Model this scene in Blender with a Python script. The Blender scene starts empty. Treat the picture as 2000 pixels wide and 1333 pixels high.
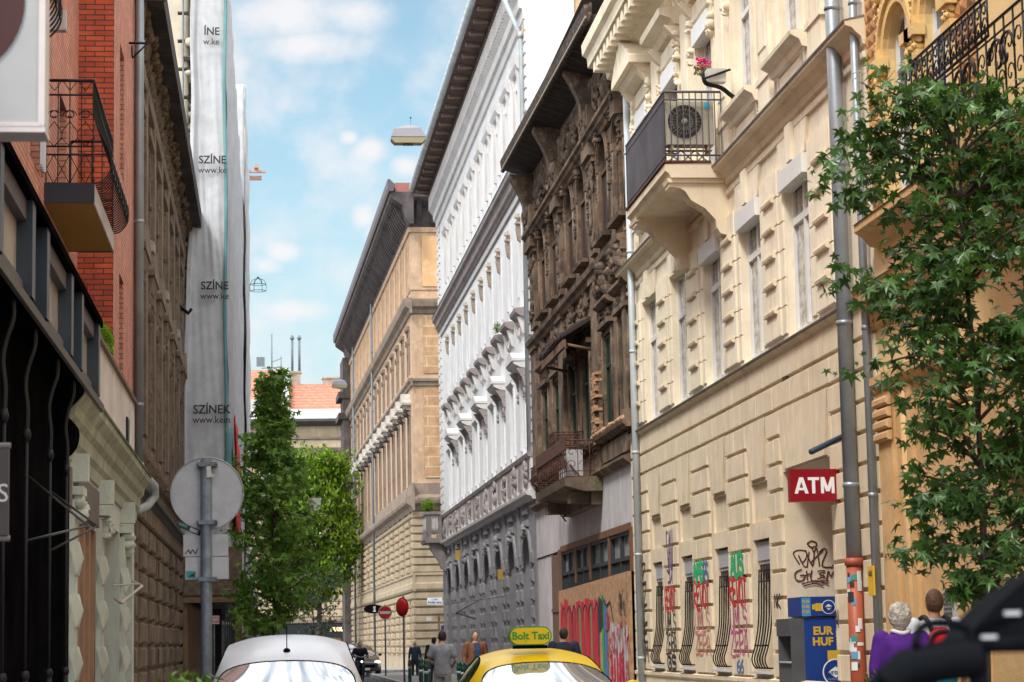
import bpy, bmesh, math, random
from mathutils import Vector, Matrix, noise
random.seed(7)
C = bpy.context.scene.collection
scn = bpy.context.scene
PI = math.pi
R = math.radians
# ------------------------------------------------------------------ camera
F, VX, VY, H = 4388.0, 530.0, 1263.0, 1.5
dy = Vector((VX-1000, -(VY-666.5), -F))
zyp = -(F*F + dy.x*(350-1000))/dy.y
dz = Vector((350-1000, zyp, -F))
cy = dy.normalized(); cz = dz.normalized(); cx = cy.cross(cz)
cam = bpy.data.objects.new('camera', bpy.data.cameras.new('camera')); C.objects.link(cam)
cam.matrix_world = Matrix(((cx.x, cx.y, cx.z, 0), (cy.x, cy.y, cy.z, 0), (cz.x, cz.y, cz.z, H), (0, 0, 0, 1)))
cam.data.sensor_width = 36.0; cam.data.lens = 36*F/2000
cam.data.clip_start = 0.1; cam.data.clip_end = 3000
cam.data.dof.use_dof = True; cam.data.dof.focus_distance = 42; cam.data.dof.aperture_fstop = 5.6
scn.camera = cam
# ------------------------------------------------------------------ light
SUN_EL, SUN_AZ = R(52), R(-140)      # azimuth measured from +Y towards +X
w = bpy.data.worlds.new("World"); scn.world = w; w.use_nodes = True
nt = w.node_tree; nt.nodes.clear()
def wn(t, **k):
    n = nt.nodes.new(t)
    for a, b in k.items(): setattr(n, a, b)
    return n
L = nt.links.new
out = wn('ShaderNodeOutputWorld'); bg = wn('ShaderNodeBackground')
sky = wn('ShaderNodeTexSky', sky_type='NISHITA', sun_disc=False, sun_elevation=SUN_EL, sun_rotation=SUN_AZ)
sky.air_density = 1.0; sky.dust_density = 1.0; sky.ozone_density = 1.0
tc = wn('ShaderNodeTexCoord'); sp = wn('ShaderNodeSeparateXYZ'); L(tc.outputs['Generated'], sp.inputs[0])
def mth(op, a, b=None, c=None, cl=False):
    n = wn('ShaderNodeMath', operation=op, use_clamp=cl)
    for i, v in enumerate((a, b, c)):
        if v is None: continue
        if isinstance(v, (int, float)): n.inputs[i].default_value = v
        else: L(v, n.inputs[i])
    return n.outputs[0]
yy = mth('MAXIMUM', mth('ABSOLUTE', sp.outputs[1]), 0.12)
U = mth('DIVIDE', sp.outputs[0], yy); V = mth('DIVIDE', sp.outputs[2], yy)
nz = wn('ShaderNodeTexNoise'); nz.inputs['Scale'].default_value = 26; nz.inputs['Detail'].default_value = 7; nz.inputs['Roughness'].default_value = .52
cmb = wn('ShaderNodeCombineXYZ'); L(U, cmb.inputs[0]); L(V, cmb.inputs[1]); L(cmb.outputs[0], nz.inputs['Vector'])
def pxu(px): return (px-530)/F
def pxv(py): return (1263-py)/F
blobs = [(560, 20, 175, 88), (700, 5, 200, 72), (610, 75, 190, 60), (735, 285, 66, 44), (800, 320, 52, 38), (690, 262, 30, 24), (715, 425, 42, 45), (735, 455, 40, 40),
         (560, 495, 62, 36), (520, 520, 60, 32), (600, 610, 120, 42), (1010, 20, 160, 60)]
tot = None
for (bx, by, rx, ry) in blobs:
    a = mth('DIVIDE', mth('SUBTRACT', U, pxu(bx)), rx/F); b = mth('DIVIDE', mth('SUBTRACT', V, pxv(by)), ry/F)
    d = mth('SQRT', mth('ADD', mth('MULTIPLY', a, a), mth('MULTIPLY', b, b)))
    v = mth('SUBTRACT', 1.05, mth('MULTIPLY', d, .62))
    tot = v if tot is None else mth('MAXIMUM', tot, v)
# elsewhere (behind, overhead): cloud added bright out of view as fill light
n2 = wn('ShaderNodeTexNoise'); n2.inputs['Scale'].default_value = 2.2; n2.inputs['Detail'].default_value = 6
L(tc.outputs['Generated'], n2.inputs['Vector'])
far = mth('GREATER_THAN', mth('ADD', mth('ADD', mth('ABSOLUTE', U), mth('MULTIPLY', mth('GREATER_THAN', V, .38), 5.0)), mth('MULTIPLY', mth('LESS_THAN', sp.outputs[1], 0.0), 5.0)), 0.42)
tot2 = mth('MAXIMUM', mth('MULTIPLY', tot, mth('SUBTRACT', 1.0, far)), mth('ADD', mth('MULTIPLY', n2.outputs[0], 1.3), .12))
val = mth('ADD', tot2, mth('MULTIPLY', mth('SUBTRACT', nz.outputs[0], .5), 1.45))
mask = wn('ShaderNodeMapRange', interpolation_type='SMOOTHSTEP'); L(val, mask.inputs[0])
mask.inputs[1].default_value = .4; mask.inputs[2].default_value = 1.05
hazeg = wn('ShaderNodeMapRange', interpolation_type='SMOOTHSTEP'); L(V, hazeg.inputs[0])
hazeg.inputs[1].default_value = .26; hazeg.inputs[2].default_value = .06; hazeg.inputs[3].default_value = .08; hazeg.inputs[4].default_value = .7
mx0 = wn('ShaderNodeMix', data_type='RGBA'); L(hazeg.outputs[0], mx0.inputs[0])
skt = wn('ShaderNodeMix', data_type='RGBA', blend_type='MULTIPLY'); skt.inputs[0].default_value = 1
L(sky.outputs[0], skt.inputs[6]); skt.inputs[7].default_value = (1.0, 1.13, .98, 1)
L(skt.outputs[2], mx0.inputs[6]); mx0.inputs[7].default_value = (3.6, 4.15, 4.5, 1)
mx = wn('ShaderNodeMix', data_type='RGBA'); L(mth('MULTIPLY', mask.outputs[0], .93), mx.inputs[0]); L(mx0.outputs[2], mx.inputs[6]); cc = wn('ShaderNodeMix', data_type='RGBA'); L(far, cc.inputs[0]); cc.inputs[6].default_value = (5.3, 5.2, 5.3, 1); cc.inputs[7].default_value = (16.5, 16.4, 16.4, 1); L(cc.outputs[2], mx.inputs[7])  # unseen clouds set far brighter than the visible ones, to fill the street
L(mx.outputs[2], bg.inputs[0]); bg.inputs[1].default_value = 0.11; L(bg.outputs[0], out.inputs[0])
sl = bpy.data.lights.new('sun', 'SUN'); sl.energy = 2.0; sl.angle = R(12); sl.color = (1, .97, .92)
so = bpy.data.objects.new('sun', sl); C.objects.link(so)
sd = Vector((math.sin(SUN_AZ)*math.cos(SUN_EL), math.cos(SUN_AZ)*math.cos(SUN_EL), math.sin(SUN_EL)))
so.rotation_euler = sd.to_track_quat('Z', 'Y').to_euler(); so.location = (0, 0, 60)
scn.view_settings.view_transform = 'Standard'; scn.view_settings.look = 'None'
scn.view_settings.exposure = 0.72; scn.view_settings.gamma = 1
# ------------------------------------------------------------------ materials
MATS = {}
def mat(name, col, rough=.85, var=.16, scale=1.2, bump=.25, bscale=25, streak=None, sfac=.6, patch=None, pfac=.5, metal=0, spec=.4, trans=0, coat=0, island=0, bdist=.02):
    if name in MATS: return MATS[name]
    m = bpy.data.materials.new(name); m.use_nodes = True; MATS[name] = m
    n = m.node_tree; N = n.nodes; K = n.links.new
    bs = N['Principled BSDF']; tcn = N.new('ShaderNodeTexCoord')
    o = tcn.outputs['Object']
    def noi(s, d=5, vec=None, r=.6):
        q = N.new('ShaderNodeTexNoise'); q.inputs['Scale'].default_value = s; q.inputs['Detail'].default_value = d; q.inputs['Roughness'].default_value = r
        K(vec if vec else o, q.inputs['Vector']); return q.outputs[0]
    def ramp(src, a, b):
        q = N.new('ShaderNodeMapRange'); q.interpolation_type = 'SMOOTHSTEP'; K(src, q.inputs[0]); q.inputs[1].default_value = a; q.inputs[2].default_value = b; return q.outputs[0]
    def mix(f, a, b, bt='MIX'):
        q = N.new('ShaderNodeMix'); q.data_type = 'RGBA'; q.blend_type = bt
        if isinstance(f, float): q.inputs[0].default_value = f
        else: K(f, q.inputs[0])
        for i, v in ((6, a), (7, b)):
            if isinstance(v, tuple): q.inputs[i].default_value = (*v[:3], 1)
            else: K(v, q.inputs[i])
        return q.outputs[2]
    def sc(f, k):
        q = N.new('ShaderNodeMath'); q.operation = 'MULTIPLY'; K(f, q.inputs[0]); q.inputs[1].default_value = k; return q.outputs[0]
    lo = tuple(max(0, c*(1-var)) for c in col); hi = tuple(min(1, c*(1+var)) for c in col)
    c = mix(ramp(noi(scale), .32, .68), lo, hi)
    if island:
        g = N.new('ShaderNodeNewGeometry'); c = mix(g.outputs['Random Per Island'], tuple(v*(1-island) for v in col), tuple(min(1, v*(1+island)) for v in col))
    if patch: c = mix(sc(ramp(noi(scale*1.7, 8, r=.7), .52, .62), pfac), c, patch)
    if streak:
        mp = N.new('ShaderNodeMapping'); mp.inputs['Scale'].default_value = (1.5, 1.5, .2); K(o, mp.inputs[0])
        c = mix(sc(ramp(noi(1.6, 8, mp.outputs[0], .7), .5, .72), sfac), c, streak)
    K(c, bs.inputs['Base Color'])
    bs.inputs['Roughness'].default_value = rough; bs.inputs['Metallic'].default_value = metal; bs.inputs['Specular IOR Level'].default_value = spec
    bs.inputs['Coat Weight'].default_value = coat
    if bump:
        b = N.new('ShaderNodeBump'); b.inputs['Strength'].default_value = bump; b.inputs['Distance'].default_value = bdist; K(noi(bscale, 6), b.inputs['Height']); K(b.outputs[0], bs.inputs['Normal'])
    if trans:
        tr = N.new('ShaderNodeBsdfTranslucent'); K(mix(1.0, c, (1.3, 1.5, .5), 'MULTIPLY'), tr.inputs[0])
        ms = N.new('ShaderNodeMixShader'); ms.inputs[0].default_value = trans; K(bs.outputs[0], ms.inputs[1]); K(tr.outputs[0], ms.inputs[2]); K(ms.outputs[0], N['Material Output'].inputs[0])
    return m
def brickmat(name, c1, c2, mortar, rowh, bw, ms=.008, bump=.6, off=.5, rough=.85, streak=None, horiz=True, msm=.1):
    m = bpy.data.materials.new(name); m.use_nodes = True; MATS[name] = m
    n = m.node_tree; N = n.nodes; K = n.links.new; bs = N['Principled BSDF']
    t = N.new('ShaderNodeTexCoord'); s = N.new('ShaderNodeSeparateXYZ'); K(t.outputs['Object'], s.inputs[0])
    a = N.new('ShaderNodeMath'); a.operation = 'ADD'; K(s.outputs[0], a.inputs[0]); K(s.outputs[1], a.inputs[1])
    cb = N.new('ShaderNodeCombineXYZ'); K(a.outputs[0], cb.inputs[0]); K(s.outputs[2], cb.inputs[1])
    b = N.new('ShaderNodeTexBrick'); K(cb.outputs[0], b.inputs[0]); b.offset = off
    b.inputs['Color1'].default_value = (*c1, 1); b.inputs['Color2'].default_value = (*c2, 1); b.inputs['Mortar'].default_value = (*mortar, 1)
    b.inputs['Scale'].default_value = 1; b.inputs['Mortar Size'].default_value = ms; b.inputs['Mortar Smooth'].default_value = msm; b.inputs['Brick Width'].default_value = bw; b.inputs['Row Height'].default_value = rowh
    nn = N.new('ShaderNodeTexNoise'); nn.inputs['Scale'].default_value = 2.5; nn.inputs['Detail'].default_value = 6; K(t.outputs['Object'], nn.inputs['Vector'])
    x = N.new('ShaderNodeMix'); x.data_type = 'RGBA'; x.blend_type = 'MULTIPLY'; x.inputs[0].default_value = .7; K(b.outputs[0], x.inputs[6])
    mr = N.new('ShaderNodeMapRange'); K(nn.outputs[0], mr.inputs[0]); mr.inputs[1].default_value = .3; mr.inputs[2].default_value = .7; mr.inputs[3].default_value = .65; mr.inputs[4].default_value = 1.25
    K(mr.outputs[0], x.inputs[7]); K(x.outputs[2], bs.inputs['Base Color'])
    bu = N.new('ShaderNodeBump'); bu.inputs['Strength'].default_value = bump; bu.inputs['Distance'].default_value = .02; bu.invert = True; K(b.outputs['Fac'], bu.inputs['Height']); K(bu.outputs[0], bs.inputs['Normal'])
    bs.inputs['Roughness'].default_value = rough
    return m
CREAM = mat('cream_plaster', (.72, .60, .43), var=.08, streak=(.36, .26, .16), sfac=.5, bump=.2, bscale=40)
CREAM2 = mat('cream_plaster_pale', (.82, .72, .55), var=.08, streak=(.50, .38, .25), sfac=.5, patch=(.70, .60, .46), pfac=.5, bump=.2, bscale=40)
CREAMG = mat('cream_plaster_ground', (.70, .585, .42), var=.08, streak=(.42, .32, .22), sfac=.4, patch=(.52, .40, .27), pfac=.3, bump=.25, bscale=40)
GROOVE = mat('groove_shadow_mortar', (.22, .15, .09), bump=.2)
LEDGE = mat('ledge_zinc', (.22, .22, .23), rough=.5, metal=.4, bump=.1)
ORANGE = mat('ochre_roughcast', (.64, .40, .18), var=.12, scale=2, streak=(.42, .26, .13), sfac=.35, bump=.8, bscale=70, bdist=.025, patch=(.72, .52, .3), pfac=.25)
ORANGE2 = mat('ochre_trim', (.72, .49, .20), var=.1, streak=(.46, .29, .13), sfac=.35, bump=.3, bscale=30)
WHITE = mat('white_plaster', (.76, .76, .77), var=.06, streak=(.52, .48, .46), sfac=.22, bump=.15)
WTRIM = mat('white_trim', (.68, .655, .64), var=.07, streak=(.36, .30, .27), sfac=.45, bump=.5, bscale=18)
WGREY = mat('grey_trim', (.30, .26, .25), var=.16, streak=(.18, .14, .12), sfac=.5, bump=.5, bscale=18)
GGREY = mat('grey_ground_plaster', (.24, .235, .25), var=.12, streak=(.36, .34, .34), sfac=.4, bump=.3)
GGREY2 = mat('grey_block', (.27, .26, .265), var=.2, streak=(.14, .13, .14), sfac=.5, bump=.6, bscale=15)
BROWN = mat('sooty_stone', (.14, .094, .063), var=.5, scale=1.3, streak=(.028, .02, .016), sfac=.92, patch=(.30, .205, .13), pfac=.6, bump=.8, bscale=14, bdist=.03)
BROWN2 = mat('sooty_carving', (.10, .068, .048), var=.35, scale=3, streak=(.04, .03, .025), sfac=.6, patch=(.32, .22, .14), pfac=.5, bump=.9, bscale=20, bdist=.03)
LBROWN = mat('left_sooty_stone', (.19, .14, .10), var=.25, scale=1.6, streak=(.045, .032, .026), sfac=.6, patch=(.28, .20, .13), pfac=.5, bump=.8, bscale=14, bdist=.03)
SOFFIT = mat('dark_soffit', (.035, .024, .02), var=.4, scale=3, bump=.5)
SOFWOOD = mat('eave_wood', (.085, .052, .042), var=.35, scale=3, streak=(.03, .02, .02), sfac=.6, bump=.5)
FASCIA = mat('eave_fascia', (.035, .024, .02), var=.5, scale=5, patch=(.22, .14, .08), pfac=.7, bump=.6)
ZINC = mat('zinc_pipe', (.30, .33, .36), rough=.45, metal=.5, var=.15, bump=.15, streak=(.2, .19, .18), sfac=.4)
ZINCL = mat('zinc_pipe_pale', (.46, .50, .52), rough=.5, metal=.2, var=.1, bump=.1)
REDPIPE = mat('red_pipe', (.38, .085, .04), rough=.5, var=.12, bump=.1, streak=(.25, .08, .05), sfac=.4)
TAN = mat('tan_plaster', (.48, .325, .215), var=.14, streak=(.30, .19, .11), sfac=.5, patch=(.66, .47, .28), pfac=.5, bump=.4)
TANTRIM = mat('tan_trim', (.26, .20, .155), var=.22, streak=(.11, .08, .065), sfac=.7, bump=.6, bscale=16)
TANSTONE = mat('tan_stone', (.40, .315, .215), var=.15, streak=(.24, .17, .11), sfac=.5, bump=.7, bscale=10)
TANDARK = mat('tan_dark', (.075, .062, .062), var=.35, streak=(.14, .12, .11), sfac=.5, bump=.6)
TANBRICK = brickmat('tan_brick_panel', (.50, .30, .16), (.40, .24, .13), (.55, .42, .28), .55, 1.7, .035, bump=.3)
BRICK = brickmat('red_brick', (.60, .115, .042), (.40, .07, .032), (.10, .05, .04), .077, .27, .009)
BRICK_LIT = brickmat('red_brick_sunlit_copy', (.68, .30, .20), (.60, .235, .155), (.26, .12, .10), .077, .27, .009)  # same brick painted paler: sunlit, grazing look of the street faces in the colour
ROOF = brickmat('roof_tiles', (.62, .24, .15), (.52, .19, .12), (.30, .12, .08), .35, .3, .03)
DIAM = mat('diamond_brick', (.42, .21, .08), var=.25, scale=4, bump=.4)
GLASS = mat('window_glass', (.035, .04, .045), rough=.06, var=.2, bump=0, spec=.8)
GLASSD = mat('dark_void', (.015, .013, .012), rough=.35, var=.2, bump=0, spec=.3)
GLASSP = mat('pale_blind', (.60, .60, .62), rough=.3, var=.06, bump=0)
CURT = mat('curtain_glass', (.36, .34, .33), rough=.1, var=.55, scale=5, bump=0, spec=.8)
FRAMEW = mat('white_frame', (.72, .71, .68), rough=.45, var=.05, bump=0)
FRAMEB = mat('brown_frame', (.10, .05, .03), rough=.6, var=.2, bump=0)
IRON = mat('black_iron', (.012, .012, .014), rough=.45, var=.3, bump=.1, metal=.3)
IRONG = mat('grey_rail', (.09, .085, .10), rough=.5, var=.2, bump=0)
RUST = mat('rusty_iron', (.085, .032, .022), rough=.8, var=.4, scale=8, bump=.5)
BLACKP = mat('black_paint', (.006, .006, .007), rough=.9, spec=.0, var=.4, bump=.1)
NAVYP = mat('blue_black_frame', (.016, .024, .034), rough=.35, var=.2, bump=0)
FROST = mat('frosted_pane', (.60, .52, .45), rough=.25, var=.28, scale=.9, bump=0, spec=.6)
MINT = mat('mint_white_paint', (.56, .60, .53), var=.1, streak=(.25, .22, .16), sfac=.45, bump=.4)
MINTG = mat('mint_stone', (.40, .43, .33), var=.18, streak=(.16, .16, .10), sfac=.6, patch=(.22, .2, .14), pfac=.5, bump=.7, bscale=14)
PARA = mat('weathered_parapet', (.68, .62, .56), var=.12, streak=(.33, .24, .18), sfac=.6, patch=(.42, .38, .33), pfac=.5, bump=.5)
WOOD = mat('pale_wood', (.36, .21, .12), rough=.6, var=.15, streak=(.22, .12, .07), sfac=.4, bump=.2)
YSOF = mat('yellow_soffit', (.30, .21, .045), var=.08, bump=.1)
NET = mat('scaffold_net', (.54, .545, .57), rough=.9, var=.1, scale=2.5, bump=.35, bscale=9, streak=(.52, .52, .54), sfac=.6, trans=.1)
TEAL = mat('teal_tape', (.13, .28, .29), rough=.7, bump=.1)
REDN = mat('red_banner', (.72, .03, .03), rough=.7, bump=.1)
INK = mat('black_ink', (.03, .03, .035), rough=.7, bump=0)
PLY = mat('plywood', (.42, .24, .13), rough=.8, var=.25, scale=6, bump=.3, streak=(.35, .15, .06), sfac=.4)
OSB = mat('rough_board', (.17, .125, .085), var=.3, scale=7, bump=.7)
TIMB = mat('timber', (.22, .14, .08), var=.2, bump=.3)
GRAYP = mat('pale_grey_plaster', (.50, .47, .47), var=.12, scale=.8, streak=(.30, .26, .25), sfac=.6, patch=(.60, .58, .57), pfac=.5, bump=.3)
BARK = mat('bark', (.06, .04, .03), var=.3, scale=8, bump=.8)
LEAFD = mat('leaf_dark', (.035, .085, .022), rough=.38, bump=0, trans=.22, island=.55, spec=.6)
LEAFM = mat('leaf_mid', (.15, .27, .05), rough=.45, bump=0, trans=.3, island=.5, spec=.5)
LEAFL = mat('leaf_light', (.16, .27, .02), rough=.5, bump=0, trans=.45, island=.5)
ASPH = mat('asphalt', (.055, .055, .058), var=.2, scale=.6, bump=.5, bscale=60)
PAVE = brickmat('paving', (.34, .32, .30), (.28, .265, .25), (.14, .13, .12), .4, .4, .012)
METAL = mat('sign_back_metal', (.36, .35, .36), rough=.5, metal=.55, var=.1, scale=5, bump=.1)
POST = mat('galvanised_post', (.15, .18, .21), rough=.6, metal=.3, var=.2, scale=14, bump=.3)
REDS = mat('sign_red', (.62, .015, .015), rough=.4, var=.03, bump=0)
REDO = mat('sign_orange_red', (.70, .06, .02), rough=.4, var=.12, bump=0)
WPAINT = mat('white_paint', (.78, .78, .78), rough=.4, var=.03, bump=0)
BLUE = mat('atm_blue', (.012, .045, .22), rough=.35, var=.06, bump=0)
YEL = mat('atm_yellow', (.62, .38, .04), rough=.4, var=.05, bump=0)
MAROON = mat('maroon_panel', (.24, .004, .012), rough=.3, var=.05, bump=0)
GREYP = mat('grey_plastic', (.08, .08, .088), rough=.5, var=.15, bump=.1)
LGREY = mat('light_grey_metal', (.42, .42, .45), rough=.45, var=.08, bump=0)
GREENB = mat('bollard_green', (.01, .06, .042), rough=.35, var=.2, bump=0)
def flat(name, c, r=.6): return mat(name, c, rough=r, var=.08, bump=0)
# ------------------------------------------------------------------ mesh builder
class MB:
    def __init__(s): s.v = []; s.f = []; s.sm = []
    def add(s, vs, fs, sm=False):
        b = len(s.v); s.v += [tuple(p) for p in vs]; s.f += [tuple(b+i for i in f) for f in fs]; s.sm += [sm]*len(fs); return s
    def box(s, x0, x1, y0, y1, z0, z1):
        v = [(x, y, z) for x in (x0, x1) for y in (y0, y1) for z in (z0, z1)]
        return s.add(v, [(0, 1, 3, 2), (4, 6, 7, 5), (0, 4, 5, 1), (2, 3, 7, 6), (0, 2, 6, 4), (1, 5, 7, 3)])
    def bev(s, x0, x1, y0, y1, z0, z1, b):      # block whose outward (+y) face is chamfered
        v = [(x0, y0, z0), (x1, y0, z0), (x1, y0, z1), (x0, y0, z1), (x0, y1-b, z0), (x1, y1-b, z0), (x1, y1-b, z1), (x0, y1-b, z1),
             (x0+b, y1, z0+b), (x1-b, y1, z0+b), (x1-b, y1, z1-b), (x0+b, y1, z1-b)]
        return s.add(v, [(0, 1, 5, 4), (1, 2, 6, 5), (2, 3, 7, 6), (3, 0, 4, 7), (4, 5, 9, 8), (5, 6, 10, 9), (6, 7, 11, 10), (7, 4, 8, 11), (8, 9, 10, 11), (3, 2, 1, 0)])
    def pyr(s, x0, x1, y0, y1, z0, z1):         # faceted diamond block
        xm, zm = (x0+x1)/2, (z0+z1)/2
        return s.add([(x0, y0, z0), (x1, y0, z0), (x1, y0, z1), (x0, y0, z1), (xm, y1, zm)], [(0, 1, 4), (1, 2, 4), (2, 3, 4), (3, 0, 4)])
    def prof(s, x0, x1, pts, dz0=0, dz1=0):     # profile (y,z) run along x
        n = len(pts)
        v = [(x0, y, z+dz0) for y, z in pts]+[(x1, y, z+dz1) for y, z in pts]
        f = [(i, (i+1) % n, n+(i+1) % n, n+i) for i in range(n)]+[tuple(range(n-1, -1, -1)), tuple(range(n, 2*n))]
        return s.add(v, f)
    def profx(s, y0, y1, pts):                  # profile (x,z) run along y
        n = len(pts)
        v = [(x, y0, z) for x, z in pts]+[(x, y1, z) for x, z in pts]
        f = [(i, (i+1) % n, n+(i+1) % n, n+i) for i in range(n)]+[tuple(range(n-1, -1, -1)), tuple(range(n, 2*n))]
        return s.add(v, f)
    def profz(s, z0, z1, pts):
        n = len(pts)
        v = [(x, y, z0) for x, y in pts]+[(x, y, z1) for x, y in pts]
        f = [(i, (i+1) % n, n+(i+1) % n, n+i) for i in range(n)]+[tuple(range(n-1, -1, -1)), tuple(range(n, 2*n))]
        return s.add(v, f)
    def tube(s, pts, r, n=8, cap=True):
        pts = [Vector(p) for p in pts]; rs = r if isinstance(r, (list, tuple)) else [r]*len(pts)
        vs = []; fs = []; u = None
        for i, p in enumerate(pts):
            t = (pts[min(i+1, len(pts)-1)]-pts[max(i-1, 0)])
            if t.length < 1e-9: t = Vector((0, 0, 1))
            t.normalize()
            if u is None: u = t.orthogonal().normalized()
            else:
                u = (u-t*u.dot(t))
                u = u.normalized() if u.length > 1e-6 else t.orthogonal().normalized()
            q = t.cross(u)
            for k in range(n):
                a = 2*PI*k/n; vs.append(p+(u*math.cos(a)+q*math.sin(a))*rs[i])
        for i in range(len(pts)-1):
            for k in range(n):
                a, b = i*n+k, i*n+(k+1) % n; fs.append((a, b, b+n, a+n))
        if cap: fs += [tuple(range(n-1, -1, -1)), tuple(range((len(pts)-1)*n, len(pts)*n))]
        return s.add(vs, fs, True)
    def lathe(s, prof, c=(0, 0, 0), n=16):
        vs = []; fs = []
        for r, z in prof:
            for k in range(n):
                a = 2*PI*k/n; vs.append((c[0]+r*math.cos(a), c[1]+r*math.sin(a), c[2]+z))
        for i in range(len(prof)-1):
            for k in range(n):
                a, b = i*n+k, i*n+(k+1) % n; fs.append((a, b, b+n, a+n))
        fs += [tuple(range(n-1, -1, -1)), tuple(range((len(prof)-1)*n, len(prof)*n))]
        return s.add(vs, fs, True)
    def blob(s, c, rx, ry, rz, n=8, m=5, rot=None):
        vs = []; fs = []; c = Vector(c)
        for i in range(m+1):
            ph = PI*i/m
            for k in range(n):
                a = 2*PI*k/n; p = Vector((rx*math.sin(ph)*math.cos(a), ry*math.sin(ph)*math.sin(a), rz*math.cos(ph)))
                if rot: p = rot @ p
                vs.append(c+p)
        for i in range(m):
            for k in range(n):
                a, b = i*n+k, i*n+(k+1) % n; fs.append((a+n, b+n, b, a))
        return s.add(vs, fs, True)
    def disc(s, c, r, y, n=32, th=.0):          # disc in the xz plane
        vs = [(c[0]+r*math.cos(2*PI*k/n), y, c[1]+r*math.sin(2*PI*k/n)) for k in range(n)]
        if not th: return s.add(vs, [tuple(range(n))])
        vs += [(x, y+th, z) for x, _, z in vs]
        return s.add(vs, [tuple(range(n-1, -1, -1)), tuple(range(n, 2*n))]+[(k, (k+1) % n, n+(k+1) % n, n+k) for k in range(n)])
    def arc(s, x, z, r0, r1, y0, y1, a0=0, a1=PI, n=14):   # arch ring: section in xz, depth y
        vs = []
        for k in range(n+1):
            a = a0+(a1-a0)*k/n; ca, sa = math.cos(a), math.sin(a)
            vs += [(x+r0*ca, y0, z+r0*sa), (x+r1*ca, y0, z+r1*sa), (x+r1*ca, y1, z+r1*sa), (x+r0*ca, y1, z+r0*sa)]
        fs = []
        for k in range(n):
            b = 4*k
            for i in range(4): fs.append((b+i, b+(i+1) % 4, b+4+(i+1) % 4, b+4+i))
        fs += [(3, 2, 1, 0), (4*n, 4*n+1, 4*n+2, 4*n+3)]
        return s.add(vs, fs)
    def orn(s, x0, x1, z0, z1, y=0, d=.12, n=12, seed=1):   # carved relief: leaves, curls and lumps
        rd = random.Random(seed); sz = min(x1-x0, z1-z0)
        for i in range(n):
            x = rd.uniform(x0+sz*.12, x1-sz*.12); z = rd.uniform(z0+sz*.12, z1-sz*.12); r = sz*rd.uniform(.12, .24)
            s.blob((x, y+d*.2, z), r*rd.uniform(.5, 1), d*rd.uniform(.5, 1), r*rd.uniform(.7, 1.5), 7, 4, Matrix.Rotation(rd.uniform(-.8, .8), 3, 'Y'))
        for i in range(max(2, n//5)):
            x = rd.uniform(x0+sz*.2, x1-sz*.2); z = rd.uniform(z0+sz*.2, z1-sz*.2); q = sz*.2; sg = rd.choice((-1, 1)); ph = rd.uniform(0, 6)
            pts = [(x+sg*q*math.cos(ph+t*.8)*(1-t*.11), y+d*.7, z+q*math.sin(ph+t*.8)*(1-t*.11)) for t in range(8)]
            s.tube(pts, [sz*.055*(1-.08*t) for t in range(8)], 5)
        return s
    def build(s, name, m, parent=None, loc=None, **kw):
        me = bpy.data.meshes.new(name); me.from_pydata(s.v, [], s.f); me.materials.append(m)
        me.polygons.foreach_set('use_smooth', s.sm); me.update()
        o = bpy.data.objects.new(name, me); C.objects.link(o)
        if parent: o.parent = parent
        if loc: o.location = loc
        for k, v in kw.items(): o[k] = v
        return o
_c = 0
def thing(name, label, cat, loc=(0, 0, 0), rotz=0, group=None):
    o = bpy.data.objects.new(name, None); C.objects.link(o); o.location = loc; o.rotation_euler = (0, 0, rotz)
    o.empty_display_size = .3; o['label'] = label; o['category'] = cat
    if group: o['group'] = group
    return o
def tag(o, label, cat, group=None):
    o['label'] = label; o['category'] = cat
    if group: o['group'] = group
    return o
def inst(src, parent, loc, rz=0, sc=None, name=None):
    o = src.copy(); C.objects.link(o); o.parent = parent; o.location = loc; o.rotation_euler = (0, 0, rz)
    if sc: o.scale = sc
    for ch in src.children:
        c = ch.copy(); C.objects.link(c); c.parent = o
    return o
def text(body, size, m, parent, loc, rot, ext=.003, bold=0, sx=1, align='CENTER', name='lettering'):
    cu = bpy.data.curves.new(name, 'FONT'); cu.body = body; cu.size = size; cu.extrude = ext; cu.offset = bold; cu.align_x = align; cu.align_y = 'CENTER'; cu.resolution_u = 3
    t = bpy.data.objects.new(name, cu); C.objects.link(t)
    dg = bpy.context.evaluated_depsgraph_get(); me = bpy.data.meshes.new_from_object(t.evaluated_get(dg))
    bpy.data.objects.remove(t); me.materials.clear(); me.materials.append(m)
    o = bpy.data.objects.new(name, me); C.objects.link(o); o.parent = parent; o.location = loc; o.rotation_euler = rot; o.scale = (sx, 1, 1)
    return o
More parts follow.
